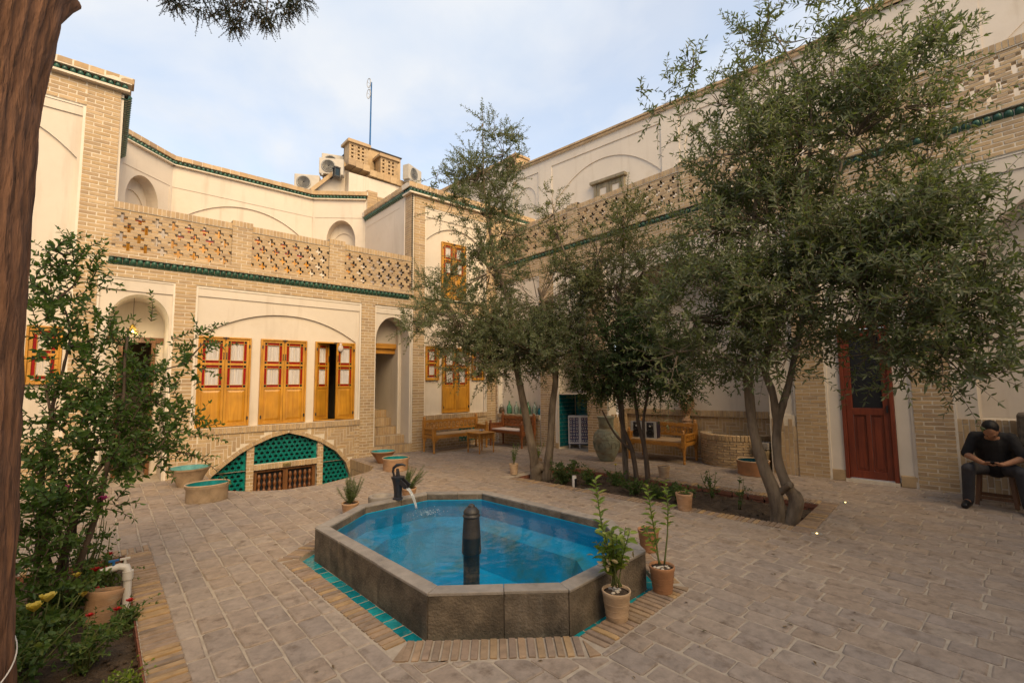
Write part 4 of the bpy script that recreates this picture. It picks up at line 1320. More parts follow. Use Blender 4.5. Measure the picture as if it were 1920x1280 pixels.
    for c in range(24):
        for r_ in range(5):
            z0 = r_ * .22 + (.11 if c % 2 else 0) - .11
            W.brick(.86 - c * .064 - .053, .86 - c * .064, max(z0, .0) + .004, min(z0 + .21, .94), .02, .006, .05)
    # teal tiled niche
    T.box(7.76, 7.857, .012, .3, .0, 4.2); P.box(6.93, 7.76, .024, .3, 2.6, 4.2)
    arch_plate(P, 6.93, 7.76, 1.27, 2.65, arc(6.95, 7.75, 1.7, 2.3, 14, 'round'), .02, .60)
    P.box(6.9, 7.8, .60, .65, 1.27, 2.7)
    W.brick(7.765, 7.852, .0, .13, .005, .008, .2)
    W.mbox(6.9, 7.8, .62, .7, -.1, 1.3)
    # ---- upper storey, set back behind the terrace
    def fnU(u, w, z): return (9.65 + (9.85 - u) * .11 + w, u, z)
    W.mbox(YE, 13, .1, 1.75, 4.55, 4.70)
    P2 = MB(fnU, True); T2 = MB(fnU, True)
    ZT = 8.22
    P2.box(YE, 11.2, .05, .4, 4.7, ZT)
    segs = [(9.72, 10.75, 7.93, 'n'), (5.84, 9.22, 7.96, 'w'), (4.45, 5.40, 7.93, 'n'), (.70, 4.05, 7.96, 'w'), (-2.5, .30, 7.96, 'w')]
    edge = 11.2
    for a, b, zt, k in segs:
        P2.box(b, edge, .0, .05, 4.7, ZT); edge = a
        P2.box(a, b, .0, .05, zt, ZT)
        if k == 'n': arch_plate(P2, a, b, 4.7, zt, arc(a + .12, b - .12, 7.15, 7.60, 18, 'round'), .025, .05)
        else: arch_plate(P2, a, b, 4.7, zt, arc(a + .02, b - .02, 6.75, 7.63, 24, 'flat'), .025, .05)
    P2.box(YE, edge, .0, .05, 4.7, ZT)
    P2.box(YE, 2.07, -.0, .4, ZT, ZT + .2)
    P2.build('upper_wall', MT['plaster'], t, world=True, auto=30)
    W2 = lambda *a: W.brick(*a)
    for k in range(70):
        u = 11.2 - k * .2
        z0 = ZT + (.2 if u < 2.2 else 0)
        if u < YE: break
        W.brick(u - .19, u, z0, z0 + .055, -.06, .004, .4, fnU); W.brick(u - .19 - .1, u - .1, z0 + .062, z0 + .115, -.09, .004, .4, fnU)
    W.mbox(2.07, 11.2, -.055, .35, ZT, ZT + .11, fnU); W.mbox(YE, 2.07, -.055, .35, ZT + .2, ZT + .31, fnU)
    # weathered door on the terrace
    m = MB(fnU, True)
    m.box(6.80, 7.86, -.09, .06, 6.93, 7.01); m.box(6.86, 6.94, -.02, .06, 5.0, 6.93); m.box(7.70, 7.78, -.02, .06, 5.0, 6.93)
    d = m.build('door', MT['grey_wood'], t, world=True, bevel=.006); d['label'] = 'weathered grey wooden door on the upper terrace'
    for a, b in ((6.945, 7.315), (7.325, 7.695)):
        m = MB(fnU, True); m.box(a, a + .08, .0, .04, 5.0, 6.92); m.box(b - .08, b, .0, .04, 5.0, 6.92); m.box(a + .08, b - .08, .0, .04, 6.80, 6.92); m.box(a + .08, b - .08, .0, .04, 5.0, 5.8)
        m.build('leaf', MT['grey_wood'], d, bevel=.004)
        m = MB(fnU, True); m.box(a + .08, b - .08, .02, .03, 5.8, 6.80); m.build('pane', MT['plaster'], d)
    # continuation of the roof line behind the first tree
    W.bond(11.2, 11.32, 4.7, 8.9, fn=fnU) if False else None
    W.finish()
    # bottle sill panel: recessed plaster above a soldier course, patterned bricks under it
    return t
MT['red_door'] = wood('red_stained_wood', (.20, .036, .010), (.12, .018, .006), rough=.5, coat=.15)
MT['grey_wood'] = wood('weathered_wood', (.27, .225, .15), (.17, .14, .09), rough=.8, coat=0)

def bottle_panel(W):
    pass

_hb_finish = Wall.finish
HB = None
def house_b_with_sill():
    # the sill panel is added just before the bricks are laid out
    global HB
    def hook(self, limit=300):
        W = self
        rect_frame(W.trim, 8.29, 9.78, .0, 4.22, .03, .012, .3)
        W.plaster.box(8.32, 9.75, .15, .3, .76, 4.19)
        W.plaster.box(8.32, 9.75, .03, .15, 3.2, 4.19)
        W.soldier(8.32, 9.75, .655, .76, proud=.03, d=.2); W.mbox(8.32, 9.75, -.015, .3, .64, .757)
        W.bond(8.32, 9.75, -.1, .655, L=.135, h=.066)
        _hb_finish(self, limit)
    Wall.finish = hook
    HB = make_house_b()
    Wall.finish = _hb_finish
house_b_with_sill()

def tile_niche(parent):
    # square glazed tiles on the three inner faces of the niche, each a piece of its own
    s = .093
    me = unit_brick('wall_tile', .03, 77); me.materials.append(MT['teal_wall'])
    for kind in range(3):
        n = 6 if kind < 2 else 8
        for i in range(n):
            for j in range(13):
                z = .05 + j * s + s / 2
                if kind == 0: c = fnB(7.745, .02 + i * s + s / 2, z); ax = (s * .93, 0, 0); ay = (0, .02, 0)
                elif kind == 1:
                    c = fnB(6.945, .02 + i * s + s / 2, z); ax = (s * .93, 0, 0); ay = (0, .02, 0)
                else: c = fnB(6.97 + i * s + s / 2, .59, z); ax = (-.11 * s * .93, s * .93, 0); ay = (.02, 0, 0)
                if kind == 1: continue
                piece('wall_tile', me, parent, c, ax, ay, (0, 0, s * .93))
    m = MB(fnB, True); m.box(7.75, 7.80, .01, .62, -.05, 1.27); m.box(6.90, 6.94, .01, .62, -.05, 1.27); m.box(6.94, 7.75, .60, .66, -.05, 1.27); m.box(6.94, 7.75, .02, .60, 1.262, 1.29)
    m.build('niche_backing', MT['mortar'], parent, world=True)
tile_niche(HB)

# ------------------------------------------------------------------ things on the roofs behind
def make_roofs():
    y = 16.5
    t = thing('roof_house', 'plastered rooftop block with brick copings and two pierced brick vents', 'building', (7.2, y, 6))
    m = MB(); m.box(6.52, 9.2, y, y + 4, 6.0, 9.40); m.box(6.30, 6.52, y + .35, y + 3, 6, 9.55); m.build('plaster_wall', MT['plaster'], t, world=True)
    m = MB(); 
    m.box(5.42, 6.34, y + .35, y + 4, 6.0, 8.35)
    m.quad((6.30, y + .33, 9.55), (6.3, y + .33, 6), (5.2, y + .33 + .0, 6), (5.2, y + .33, 8.42)); m.build('side_wall', MT['plaster'], t, world=True)
    # copings stepping with the roof
    cop = MB()
    for k in range(10): cop.box(6.46 + k * .28, 6.46 + k * .28 + .272, y - .10, y + .5, 9.38 + (.28 - .03 * k if k < 3 else .12 - .012 * k), 9.62 + (.28 - .03 * k if k < 3 else .12 - .012 * k))
    for k in range(6):
        a = Vector((6.42 - k * .2, y + .2, 9.60 - k * .225))
        cop.obox(a + Vector((-.1, .15, .02)), Vector((.1, 0, .113)), (0, .25, 0), (-.03, 0, .06))
    cop.build('coping', MT['brick'], t, world=True)
    # brick vents with rows of holes
    for (x0, x1, z0, z1) in ((6.50, 7.24, 9.78, 10.55), (7.75, 8.48, 9.55, 10.38)):
        vm = MB(); nx, nz = 9, 11; dx, dz = (x1 - x0) / nx, (z1 - z0) / nz
        for i in range(nx):
            for j in range(nz):
                hole = (i in (1, 4, 6)) and j % 2 == 1
                if not hole: vm.box(x0 + i * dx + .002, x0 + (i + 1) * dx - .002, y - .02, y + .1, z0 + j * dz + .002, z0 + (j + 1) * dz - .002)
        vm.box(x0, x1, y + .45, y + .5, z0, z1); vm.box(x0, x0 + .04, y + .1, y + .5, z0, z1); vm.box(x1 - .04, x1, y + .1, y + .5, z0, z1)
        v = vm.build('vent', MT['brick'], t, world=True)
        cm = MB(); cm.box(x0 - .08, x1 + .08, y - .1, y + .6, z1, z1 + .10); cm.box(x0 - .04, x1 + .04, y - .06, y + .55, z1 + .10, z1 + .14); cm.build('vent_cap', MT['brick'], v)
    m = MB(); m.box(7.0, 8.9, y + .55, y + 2.4, 9.3, 10.86)
    m.build('stair_head', MT['brick'], t, world=True)
    m = MB(); m.box(6.96, 8.94, y + .5, y + 2.45, 10.862, 10.90); m.build('roof_edge', MT['iron'], t, world=True)
    # stepped brick pier where the terrace meets the block
    p = thing('parapet_pier', 'stepped brick pier at the end of the terrace wall', 'pier', (5.75, 12.6, 6.4))
    m = MB(); 
    W_ = [(5.47, 5.78, 6.45, 7.12), (5.78, 6.10, 6.45, 7.0), (6.10, 6.4, 6.45, 6.86)]
    for k, (a, b, z0, z1) in enumerate(W_):
        n = 9
        for j in range(n):
            zz0 = z0 + (z1 - z0) * j / n; m.box(a + .004, b - .004, 12.45, 13.1, zz0 + .003, z0 + (z1 - z0) * (j + 1) / n - .003)
    m.build('brickwork', MT['brick'], p, world=True, kind='stuff')
    m = MB(); m.box(5.47, 6.4, 12.46, 13.09, 6.4, 6.85); m.build('pier_core', MT['mortar'], p, world=True)
    # mast
    a = thing('antenna_mast', 'blue pole with two dish antennas on the roof', 'antenna', (7.62, 17.2, 10.3))
    m = MB(); m.tube([(0, 0, 0), (.02, 0, 3.45)], [.035, .028], 8); m.build('mast', MT['blue_paint'], a, auto=40)
    for z in (3.32, 2.86):
        m = MB(); c = Vector((-.12, -.08, z)); d = Vector((-.93, -.3, .0)).normalized(); s = Vector((-d.y, d.x, 0))
        # shallow open dish: ring and spokes
        n = 14; prev = None
        pts = [c + s * (.11 * math.cos(2 * math.pi * k / n)) + Vector((0, 0, .20 * math.sin(2 * math.pi * k / n))) for k in range(n + 1)]
        m.tube(pts, .012, 5)
        for k in range(0, n, 3): m.tube([c - d * .09, pts[k]], .009, 4)
        m.tube([c - d * .09, (0, 0, z)], .014, 5)
        m.build('dish', MT['grey_metal'], a)
    # air conditioner units
    def ac(loc, rz, label):
        u = thing('air_conditioner', label, 'air conditioner', loc, rz, group='air conditioner units on the roofs')
        m = MB(); m.box(-.42, .42, -.15, .15, .06, .66); m.build('case', MT['ac_white'], u, bevel=.02)
        m = MB(); m.lathe([(.235, 0), (.245, .02), (.22, .025)], n=24); m.f = m.f[:-2]; o = m.build('fan_guard', MT['grey_metal'], u, smooth=True); o.rotation_euler = (R(90), 0, 0); o.location = (-.1, -.15, .36)
        m = MB()
        for k in range(6): 
            r = .04 + k * .034; pts = [(-.1 + r * math.cos(2 * math.pi * j / 20), -.165, .36 + r * math.sin(2 * math.pi * j / 20)) for j in range(21)]
            m.tube(pts, .006, 4, cap=False)
        m.build('grille', MT['grey_metal'], u)
        m = MB(); m.lathe([(.21, 0), (0, .001)], n=20); o = m.build('fan_recess', MT['void'], u); o.rotation_euler = (R(90), 0, 0); o.location = (-.1, -.152, .36)
        for x in (-.3, .3):
            m = MB(); m.box(x - .03, x + .03, -.16, .16, 0, .06); m.build('foot', MT['grey_metal'], u)
    ac((5.98, 16.75, 9.12), R(-28), 'white air conditioner unit beside the left brick vent')
    ac((5.25, 17.1, 8.42), R(-28), 'lowest white air conditioner unit left of the lantern')
    ac((8.98, 16.2, 9.52), R(24), 'white air conditioner unit right of the brick vents')
    ac((6.30, 17.5, 9.66), R(-20), 'air conditioner unit half hidden behind the left vent')
    # wall lantern
    l = thing('wall_lantern', 'black wall lantern on the rooftop block', 'lantern', (5.98, 16.28, 8.97))
    m = MB(); m.box(-.10, .10, -.10, .10, 0, .03); m.box(-.11, .11, -.11, .11, .31, .35); m.box(-.05, .05, -.05, .05, .35, .39)
    for sx in (-1, 1):
        for sy in (-1, 1): m.box(sx * .09 - .012, sx * .09 + .012, sy * .09 - .012, sy * .09 + .012, .03, .31)
    m.box(-.02, .02, .1, .6, .1, .2)
    m.build('lantern_frame', MT['iron'], l)
    m = MB(); m.box(-.078, .078, -.078, .078, .03, .31); m.build('lantern_glass', MT['dark_glass'], l)
    # small rounded chimney on the left of it, and the long parapet that runs on to the right
    c = thing('roof_chimney', 'small brick chimney on the roof left of the air conditioners', 'chimney', (4.55, 17.2, 8.2))
    m = MB(); m.box(-.22, .22, -.2, .2, -2, .22); m.box(-.28, .28, -.26, .26, .22, .32); m.box(-.20, .20, -.18, .18, .32, .38); m.build('chimney_stack', MT['brick'], c)
    b = thing('rear_house', 'rear plastered house wall with a brick coping behind the first olive tree', 'house', (9.4, 13, 6))
    m = MB(); m.prism([(9.62, 11.15), (11.0, 11.15), (11.0, 18), (9.06, 18)], 4.5, 8.75); m.build('plaster_wall', MT['plaster'], b, world=True)
    m = MB()
    for k in range(34):
        y0 = 11.15 + k * .2; x0 = 9.62 - k * .2 * .0818
        m.box(x0 - .07, x0 + .35, y0, y0 + .19, 8.752, 8.86)
    m.build('coping', MT['brick'], b, world=True, kind='stuff')
    q = thing('roof_pier', 'square brick pier standing on the right hand roof line', 'pier', (9.85, 10.85, 8))
    m = MB()
    for j in range(14): m.box(-.28, .28, -.22, .22, -.2 + j * .07 + .004, -.2 + (j + 1) * .07 - .004)
    m.box(-.32, .32, -.26, .26, .785, .86)
    m.build('brickwork', MT['brick'], q, kind='stuff')
    m = MB(); m.box(-.27, .27, -.21, .21, -.5, .78); m.build('pier_core', MT['mortar'], q)
MT['blue_paint'] = surf('blue_paint', [(.02, .11, .30)], rough=.5, ns=10, amp=.2, bump=0)
MT['grey_metal'] = surf('grey_metal', [(.36, .35, .33)], rough=.45, ns=10, amp=.2, bump=0, metal=.3)
MT['ac_white'] = surf('cream_enamel', [(.42, .385, .33), (.46, .42, .365)], rough=.45, ns=6, amp=.12, bump=0)
make_roofs()
# ------------------------------------------------------------------ furniture and things standing about
MT['bench_gold'] = wood('bench_wood', (.44, .205, .035), (.30, .12, .018), axis='x')
MT['bench_dark'] = wood('dark_bench_wood', (.25, .085, .022), (.15, .042, .012), axis='x')
MT['seat_pale'] = surf('seat_boards', [(.36, .25, .15)], ns=5, amp=.25, bump=.2, vary=False, stretch=(3, 20, 3))
MT['seat_cloth'] = surf('seat_cloth', [(.50, .43, .40)], ns=30, amp=.15, bump=.2, vary=False)
MT['terra'] = surf('terracotta', [(.40, .235, .135), (.44, .27, .155)], ns=7, amp=.25, bs=70, bump=.3, vary=False, blot=((.50, .38, .27), 5, .52, .75), stretch=(1, 1, 2.5))
MT['terra_pale'] = surf('pale_terracotta', [(.46, .32, .20), (.50, .36, .24)], ns=7, amp=.25, bs=70, bump=.35, vary=False, blot=((.34, .22, .13), 6, .5, .75), stretch=(1, 1, 3))
MT['clay'] = surf('aged_clay', [(.40, .30, .20), (.36, .26, .17)], ns=6, amp=.3, bs=60, bump=.35, vary=False, blot=((.22, .15, .09), 5, .5, .72))
MT['clay_red'] = surf('red_clay', [(.36, .18, .09)], ns=6, amp=.25, bs=60, bump=.3, vary=False, blot=((.27, .17, .10), 5, .52, .75))
MT['glaze_in'] = surf('turquoise_bowl_glaze', [(.01, .19, .20), (.015, .24, .25)], rough=.18, ns=8, amp=.4, bump=.1, bs=30, vary=False, spec=.5, blot=((.10, .30, .29), 6, .55, .75))
MT['glaze_pale'] = surf('pale_turquoise_glaze', [(.09, .27, .25)], rough=.25, ns=8, amp=.4, bump=.1, bs=30, vary=False, spec=.5, blot=((.25, .33, .27), 6, .5, .7))
MT['glaze_dark'] = surf('dark_blue_glaze', [(.006, .05, .075)], rough=.18, ns=8, amp=.4, bump=.1, bs=30, vary=False, spec=.5)
MT['urn'] = surf('green_grey_urn_glaze', [(.19, .215, .17), (.23, .24, .185), (.16, .19, .155)], rough=.5, ns=6, amp=.35, bs=50, bump=.35, vary=False, blot=((.20, .145, .085), 3.5, .5, .7), stretch=(1, 1, 2))
MT['white_metal'] = surf('white_enamel', [(.76, .73, .74)], rough=.35, ns=8, amp=.08, bump=0, vary=False)
MT['blue_panel'] = surf('deep_blue_panel', [(.012, .012, .16)], rough=.5, ns=8, amp=.2, bump=0, vary=False)
MT['violet_panel'] = surf('violet_panel', [(.13, .006, .12)], rough=.4, ns=8, amp=.2, bump=0, vary=False)
MT['silver'] = surf('silver_plastic', [(.36, .355, .36)], rough=.35, ns=10, amp=.1, bump=0, vary=False)
MT['black_plastic'] = surf('black_plastic', [(.010, .010, .012)], rough=.4, ns=20, amp=.2, bump=.1, vary=False, spec=.5)
MT['navy_plastic'] = surf('navy_plastic', [(.02, .02, .045)], rough=.45, ns=20, amp=.2, bump=.1, vary=False, spec=.5)
MT['pvc'] = surf('white_pipe_plastic', [(.55, .52, .49)], rough=.4, ns=9, amp=.15, bump=0, vary=False)
MT['bottle_green'] = clear('green_bottle_glass', (.35, .66, .48), rough=.03, base=(.18, .42, .26), body=.35)
MT['bottle_clear'] = clear('pale_bottle_glass', (.72, .84, .78), rough=.03, base=(.42, .52, .46), body=.3)
MT['porcelain'] = surf('porcelain', [(.74, .74, .76)], rough=.2, ns=8, amp=.05, bump=0, vary=False, spec=.5)
MT['lit_bulb'] = glow('lit_bulb', (1.0, .76, .26), 4.0)
MT['lamp_brass'] = surf('lamp_brass', [(.50, .34, .07)], rough=.3, ns=10, amp=.2, bump=0, metal=.8)

def bench(name, label, L, D, mat, seatmat, group):
    """carved bench: origin at the middle of its back legs' line on the ground, front towards -y, length along x"""
    t = thing(name, label, 'bench', group=group)
    SH, AH, BH = .405, .62, .80
    def leg(x, y, top, fin=True):
        m = MB()
        m.box(x - .036, x + .036, y - .036, y + .036, .30, top)
        m.lathe([(.017, 0), (.026, .012), (.024, .05), (.018, .07), (.027, .09), (.023, .13), (.03, .26), (.036, .31)], n=10, c=(x, y, 0))
        if fin: m.lathe([(.03, 0), (.036, .02), (.026, .035), (.034, .055), (.02, .08), (0, .085)], n=10, c=(x, y, top))
        return m
    for sx in (-1, 1):
        leg(sx * L / 2, 0, BH - .07).build('leg', mat, t, bevel=.004)
        leg(sx * L / 2, -D, AH - .06).build('leg', mat, t, bevel=.004)
    m = MB()
    m.box(-L / 2 + .03, L / 2 - .03, -D - .02, -D + .015, SH - .075, SH - .005); m.box(-L / 2 + .03, L / 2 - .03, -.015, .02, SH - .075, SH - .005)
    for sx in (-1, 1): m.box(sx * L / 2 - .018, sx * L / 2 + .018, -D + .03, -.03, SH - .075, SH - .005)
    # brackets under the front rail and the sides
    for sx in (-1, 1):
        for k in range(5):
            q = k / 5
            m.box(*sorted((sx * (L / 2 - .036 - .022 * k), sx * (L / 2 - .036 - .022 * (k + 1)))), -D - .012, -D + .012, SH - .075 - .085 * (1 - q) ** 2, SH - .07)
            for ysg, y0 in ((1, -D + .036), (-1, -.036)):
                a, b = sorted((y0 + ysg * .022 * k, y0 + ysg * .022 * (k + 1)))
                m.box(sx * L / 2 - .012, sx * L / 2 + .012, a, b, SH - .075 - .085 * (1 - q) ** 2, SH - .07)
    m.build('seat_frame', mat, t, bevel=.003)
    m = MB(); m.box(-L / 2 + .02, L / 2 - .02, -D + .005, .0, SH - .004, SH + .018); m.build('seat', seatmat, t, bevel=.006)
    # back: top rail with a scalloped crest, lower rail, lattice of crossing bars
    m = MB()
    m.box(-L / 2 + .03, L / 2 - .03, -.014, .014, BH - .145, BH - .10); m.box(-L / 2 + .03, L / 2 - .03, -.014, .014, SH + .065, SH + .115)
    n = 26; 
    for k in range(n):
        a = -L / 2 + .03 + (L - .06) * k / n; b = -L / 2 + .03 + (L - .06) * (k + 1) / n
        h = .018 + .014 * abs(math.sin((k + .5) / n * math.pi * 6))
        m.box(a, b, -.012, .012, BH - .102, BH - .10 + h)
    m.build('back_rail', mat, t, bevel=.0025)
    def lattice(m, pa, pb, z0, z1, n, mid=False):
        pa, pb = Vector(pa), Vector(pb); W = (pb - pa).length; d = (pb - pa) / W; s = W / n
        for k in range(n):
            a = pa + d * (s * k); b = pa + d * (s * (k + 1)); c = (a + b) / 2
            zm = (z0 + z1) / 2
            m.bar((a.x, a.y, z0), (b.x, b.y, zm), .012, .014); m.bar((b.x, b.y, zm), (a.x, a.y, z1), .012, .014)
            m.bar((b.x, b.y, z0), (a.x, a.y, zm), .012, .014); m.bar((a.x, a.y, zm), (b.x, b.y, z1), .012, .014)
            m.obox((c.x, c.y, zm), d * .016, Vector((-d.y, d.x, 0)) * .012, Vector((0, 0, .016)))
            m.obox((b.x, b.y, zm), d * .012, Vector((-d.y, d.x, 0)) * .010, Vector((0, 0, (z1 - z0) / 2)))
    m = MB(); lattice(m, (-L / 2 + .03, 0, 0), (L / 2 - .03, 0, 0), SH + .11, BH - .14, max(5, round(L / .13)))
    m.build('back_lattice', mat, t)
    for sx in (-1, 1):
        m = MB(); x = sx * L / 2
        m.box(x - .02, x + .02, -D + .03, -.03, AH - .10, AH - .065); m.box(x - .016, x + .016, -D + .03, -.03, SH + .02, SH + .045)
        m.build('arm_rail', mat, t, bevel=.003)
        m = MB(); lattice(m, (x, -D + .03, 0), (x, -.03, 0), SH + .04, AH - .095, 3); m.build('arm_lattice', mat, t)
    return t
BG = 'carved wooden benches along the walls'
b1 = bench('carved_bench', 'long honey coloured carved bench against the wall beside the stair niche', 1.50, .43, MT['bench_gold'], MT['seat_pale'], BG)
b1.location = (6.45, 9.60, 0)
RB = -math.atan(.11)
b2 = bench('carved_bench', 'dark red brown carved bench under the row of glass bottles', 1.05, .46, MT['bench_dark'], MT['seat_cloth'], BG)
b2.location = (8.03, 8.93, 0); b2.rotation_euler = (0, 0, R(-90) - RB * -1)
b3 = bench('carved_bench', 'yellow carved bench carrying two loudspeakers in the arched recess', 1.15, .60, MT['bench_gold'], MT['seat_pale'], BG)
b3.location = (8.95, 5.27, 0); b3.rotation_euler = (0, 0, R(-90) + math.atan(.11))
b2.rotation_euler = (0, 0, R(-90) + math.atan(.11))

def speaker(loc, rz, label):
    t = thing('loudspeaker', label, 'loudspeaker', loc, rz, group='pair of loudspeakers on the bench')
    m = MB(); m.box(-.125, .125, -.12, .12, 0, .33); m.build('cabinet', MT['navy_plastic'], t, bevel=.006)
    m = MB(); m.box(-.13, -.075, -.135, -.119, .0, .335); m.box(.075, .13, -.135, -.119, .0, .335); m.box(-.075, .075, -.135, -.119, .318, .335); m.box(-.075, .075, -.135, -.119, 0, .02); m.build('front_trim', MT['silver'], t, bevel=.004)
    for z, r in ((.10, .085), (.235, .062)):
        m = MB(); m.lathe([(r, 0), (r, .012), (r * .86, .02), (r * .8, .008), (r * .35, -.0), (r * .3, .012), (0, .018)], n=20)
        o = m.build('driver', MT['black_plastic'], t, auto=40); o.rotation_euler = (R(90), 0, 0); o.location = (0, -.122, z)
    m = MB(); m.lathe([(.022, 0), (.016, .008), (0, .010)], n=12); o = m.build('tweeter', MT['silver'], t, smooth=True); o.rotation_euler = (R(90), 0, 0); o.location = (0, -.143, .245)
sr = R(-90) + math.atan(.11)
speaker((8.62, 5.43, .423), sr + R(6), 'right loudspeaker on the yellow bench, its dark side in view')
speaker((8.58, 5.72, .423), sr + R(4), 'left loudspeaker on the yellow bench, behind the thin tree stems')

def table():
    t = thing('low_table', 'low wooden table with pierced apron between the two corner benches', 'table', (6.60, 8.62, 0), R(2))
    s = .225; H = .44
    for sx in (-1, 1):
        for sy in (-1, 1):
            m = MB(); x, y = sx * (s - .02), sy * (s - .02)
            m.box(x - .02, x + .02, y - .02, y + .02, .26, H); m.lathe([(.011, 0), (.016, .03), (.013, .1), (.02, .24), (.02, .27)], n=10, c=(x, y, 0))
            m.build('leg', MT['bench_gold'], t, bevel=.003)
    m = MB()
    for sy in (-1, 1):
        y = sy * (s - .02)
        m.box(-s + .04, s - .04, y - .008, y + .008, H - .03, H); m.box(-s + .04, s - .04, y - .008, y + .008, H - .115, H - .095)
        m.box(y - .008, y + .008, -s + .04, s - .04, H - .03, H); m.box(y - .008, y + .008, -s + .04, s - .04, H - .115, H - .095)
        for k in range(7):
            a = -s + .04 + (2 * s - .08) * k / 7; b = a + (2 * s - .08) / 7
            m.bar((a, y, H - .1), (b, y, H - .03), .01, .012); m.bar((b, y, H - .1), (a, y, H - .03), .01, .012)
            m.bar((y, a, H - .1), (y, b, H - .03), .01, .012); m.bar((y, b, H - .1), (y, a, H - .03), .01, .012)
    m.build('apron', MT['bench_gold'], t)
    m = MB(); m.box(-s - .02, s + .02, -s - .02, s + .02, H, H + .022); m.build('tabletop', MT['bench_gold'], t, bevel=.006)
    b = thing('porcelain_bowl', 'small white porcelain dish on the low table', 'dish', (6.70, 8.72, H + .022))
    m = MB(); m.lathe([(.03, 0), (.035, .008), (.062, .03), (.066, .036), (.06, .036), (.034, .012), (0, .010)], n=20); m.build('dish', MT['porcelain'], b, smooth=True)
    m = MB(); m.lathe([(.0605, .027), (.0635, .030), (.064, .033)], n=20); m.build('blue_rim', MT['blue_panel'], b, smooth=True)
table()

# ---- glazed basins standing on the paving
def basin(name, label, cat, loc, prof_out, prof_in, mo, mi, sx=1, sy=1, rz=0, rim=None):
    t = thing(name, label, cat, loc, rz)
    m = MB(); m.lathe(prof_out, n=36, sx=sx, sy=sy)
    m.f = m.f[:-1] if prof_out[-1][0] > 1e-4 else m.f
    m.build('body', mo, t, auto=50)
    m = MB(); m.lathe(prof_in, n=36, sx=sx, sy=sy); m.f = m.f[:-1]
    m.build('glazed_inside', mi, t, auto=60)
    if rim:
        m = MB(); r, z, th = rim
        pts = [(r * math.cos(2 * math.pi * k / 36) * sx, r * math.sin(2 * math.pi * k / 36) * sy, z) for k in range(37)]
        m.tube(pts, th, 6, cap=False); m.build('rim', MT['terra_pale'], t, smooth=True)
    return t
def inner(r, z, rb, zb): return [(rb * .0 + .001, zb), (rb * .6, zb + .004), (rb, zb + .03), (r, z)]
basin('glazed_bowl', 'tall pale clay bowl with flared rim and turquoise inside, beside the basement arch', 'bowl', (1.13, 9.1, 0),
      [(.155, 0), (.165, .02), (.19, .10), (.225, .17), (.255, .225), (.272, .25), (.285, .262), (.285, .285)], inner(.278, .287, .17, .10), MT['clay'], MT['glaze_pale'])
basin('clay_tub', 'oval clay tub glazed turquoise inside, nearest the basement arch', 'tub', (1.185, 7.80, 0),
      [(.245, 0), (.25, .02), (.252, .17), (.268, .19), (.272, .21), (.272, .228)], inner(.26, .230, .23, .02), MT['clay'], MT['glaze_in'], sx=1.0, sy=.86, rim=(.266, .228, .010))
basin('glazed_bowl', 'cone shaped brown clay bowl glazed turquoise inside, at the foot of the stairs', 'bowl', (4.33, 8.88, 0),
      [(.085, 0), (.10, .015), (.16, .11), (.225, .205), (.245, .222), (.25, .236)], inner(.242, .238, .10, .06), MT['clay_red'], MT['glaze_in'], rim=(.245, .236, .008))
basin('clay_tub', 'round pinkish clay tub glazed deep turquoise, in front of the cone shaped bowl', 'tub', (4.17, 8.03, 0),
      [(.222, 0), (.226, .02), (.23, .17), (.245, .195), (.247, .22)], inner(.236, .222, .215, .02), MT['terra'], MT['glaze_in'], rim=(.241, .220, .009))
basin('clay_tub', 'round terracotta tub with dark glaze behind the big olive trunks', 'tub', (8.42, 3.38, 0),
      [(.24, 0), (.245, .02), (.243, .19), (.255, .215), (.258, .235)], inner(.246, .237, .23, .03), MT['clay_red'], MT['glaze_dark'], rim=(.25, .235, .010))
def mortar_():
    t = thing('stone_mortar', 'round grey stone mortar beside the hand pump', 'mortar', (2.78, 5.72, 0))
    m = MB(); m.lathe([(.15, 0), (.165, .02), (.168, .14), (.16, .158), (.12, .16), (.105, .14), (.09, .08), (0, .06)], n=26, wob=.012); m.build('bowl', MT['stone_top'], t, auto=40)
mortar_()

# ---- big urn, pedestal vase, brick cistern, stone font
def urn():
    t = thing('big_urn', 'huge green grey glazed jar with raised arches, left of the yellow bench', 'jar', (7.76, 5.95, 0))
    prof = [(.145, 0), (.15, .02), (.185, .08), (.228, .18), (.258, .28), (.268, .38), (.258, .47), (.228, .55), (.185, .605), (.150, .63), (.145, .645), (.150, .66), (.152, .72), (.15, .80), (.158, .83), (.178, .86), (.18, .88), (.165, .885), (.14, .86), (.13, .70), (0, .66)]
    m = MB(); m.lathe(prof, n=40, wob=.006); m.build('jar', MT['urn'], t, smooth=True)
    m = MB()
    def rad(z):
        for (r0, z0), (r1, z1) in zip(prof[:-1], prof[1:]):
            if z0 <= z <= z1 and z1 > z0: return r0 + (r1 - r0) * (z - z0) / (z1 - z0)
        return .2
    for z0, h, n in ((.475, .10, 13), (.26, .135, 13)):
        for k in range(n):
            a0 = 2 * math.pi * k / n; pts = []
            for q in range(11):
                th = math.pi * q / 10; dz = h * .35 + h * .65 * math.sin(th) ** .8 if z0 > .4 else h * .35 + h * .65 * math.sin(th) ** .8
                if q in (0, 10): dz = 0
                z = z0 + dz if z0 < .4 else z0 + h - dz
                a = a0 - math.cos(th) * math.pi / n * .74; r = rad(z) + .002
                pts.append((r * math.cos(a), r * math.sin(a), z))
            m.tube(pts, .0075, 5)
    for z in (.245, .44, .60): m.tube([((rad(z) + .001) * math.cos(2 * math.pi * k / 40), (rad(z) + .001) * math.sin(2 * math.pi * k / 40), z) for k in range(41)], .007, 5, cap=False)
    m.build('relief', MT['urn'], t, smooth=True)
urn()
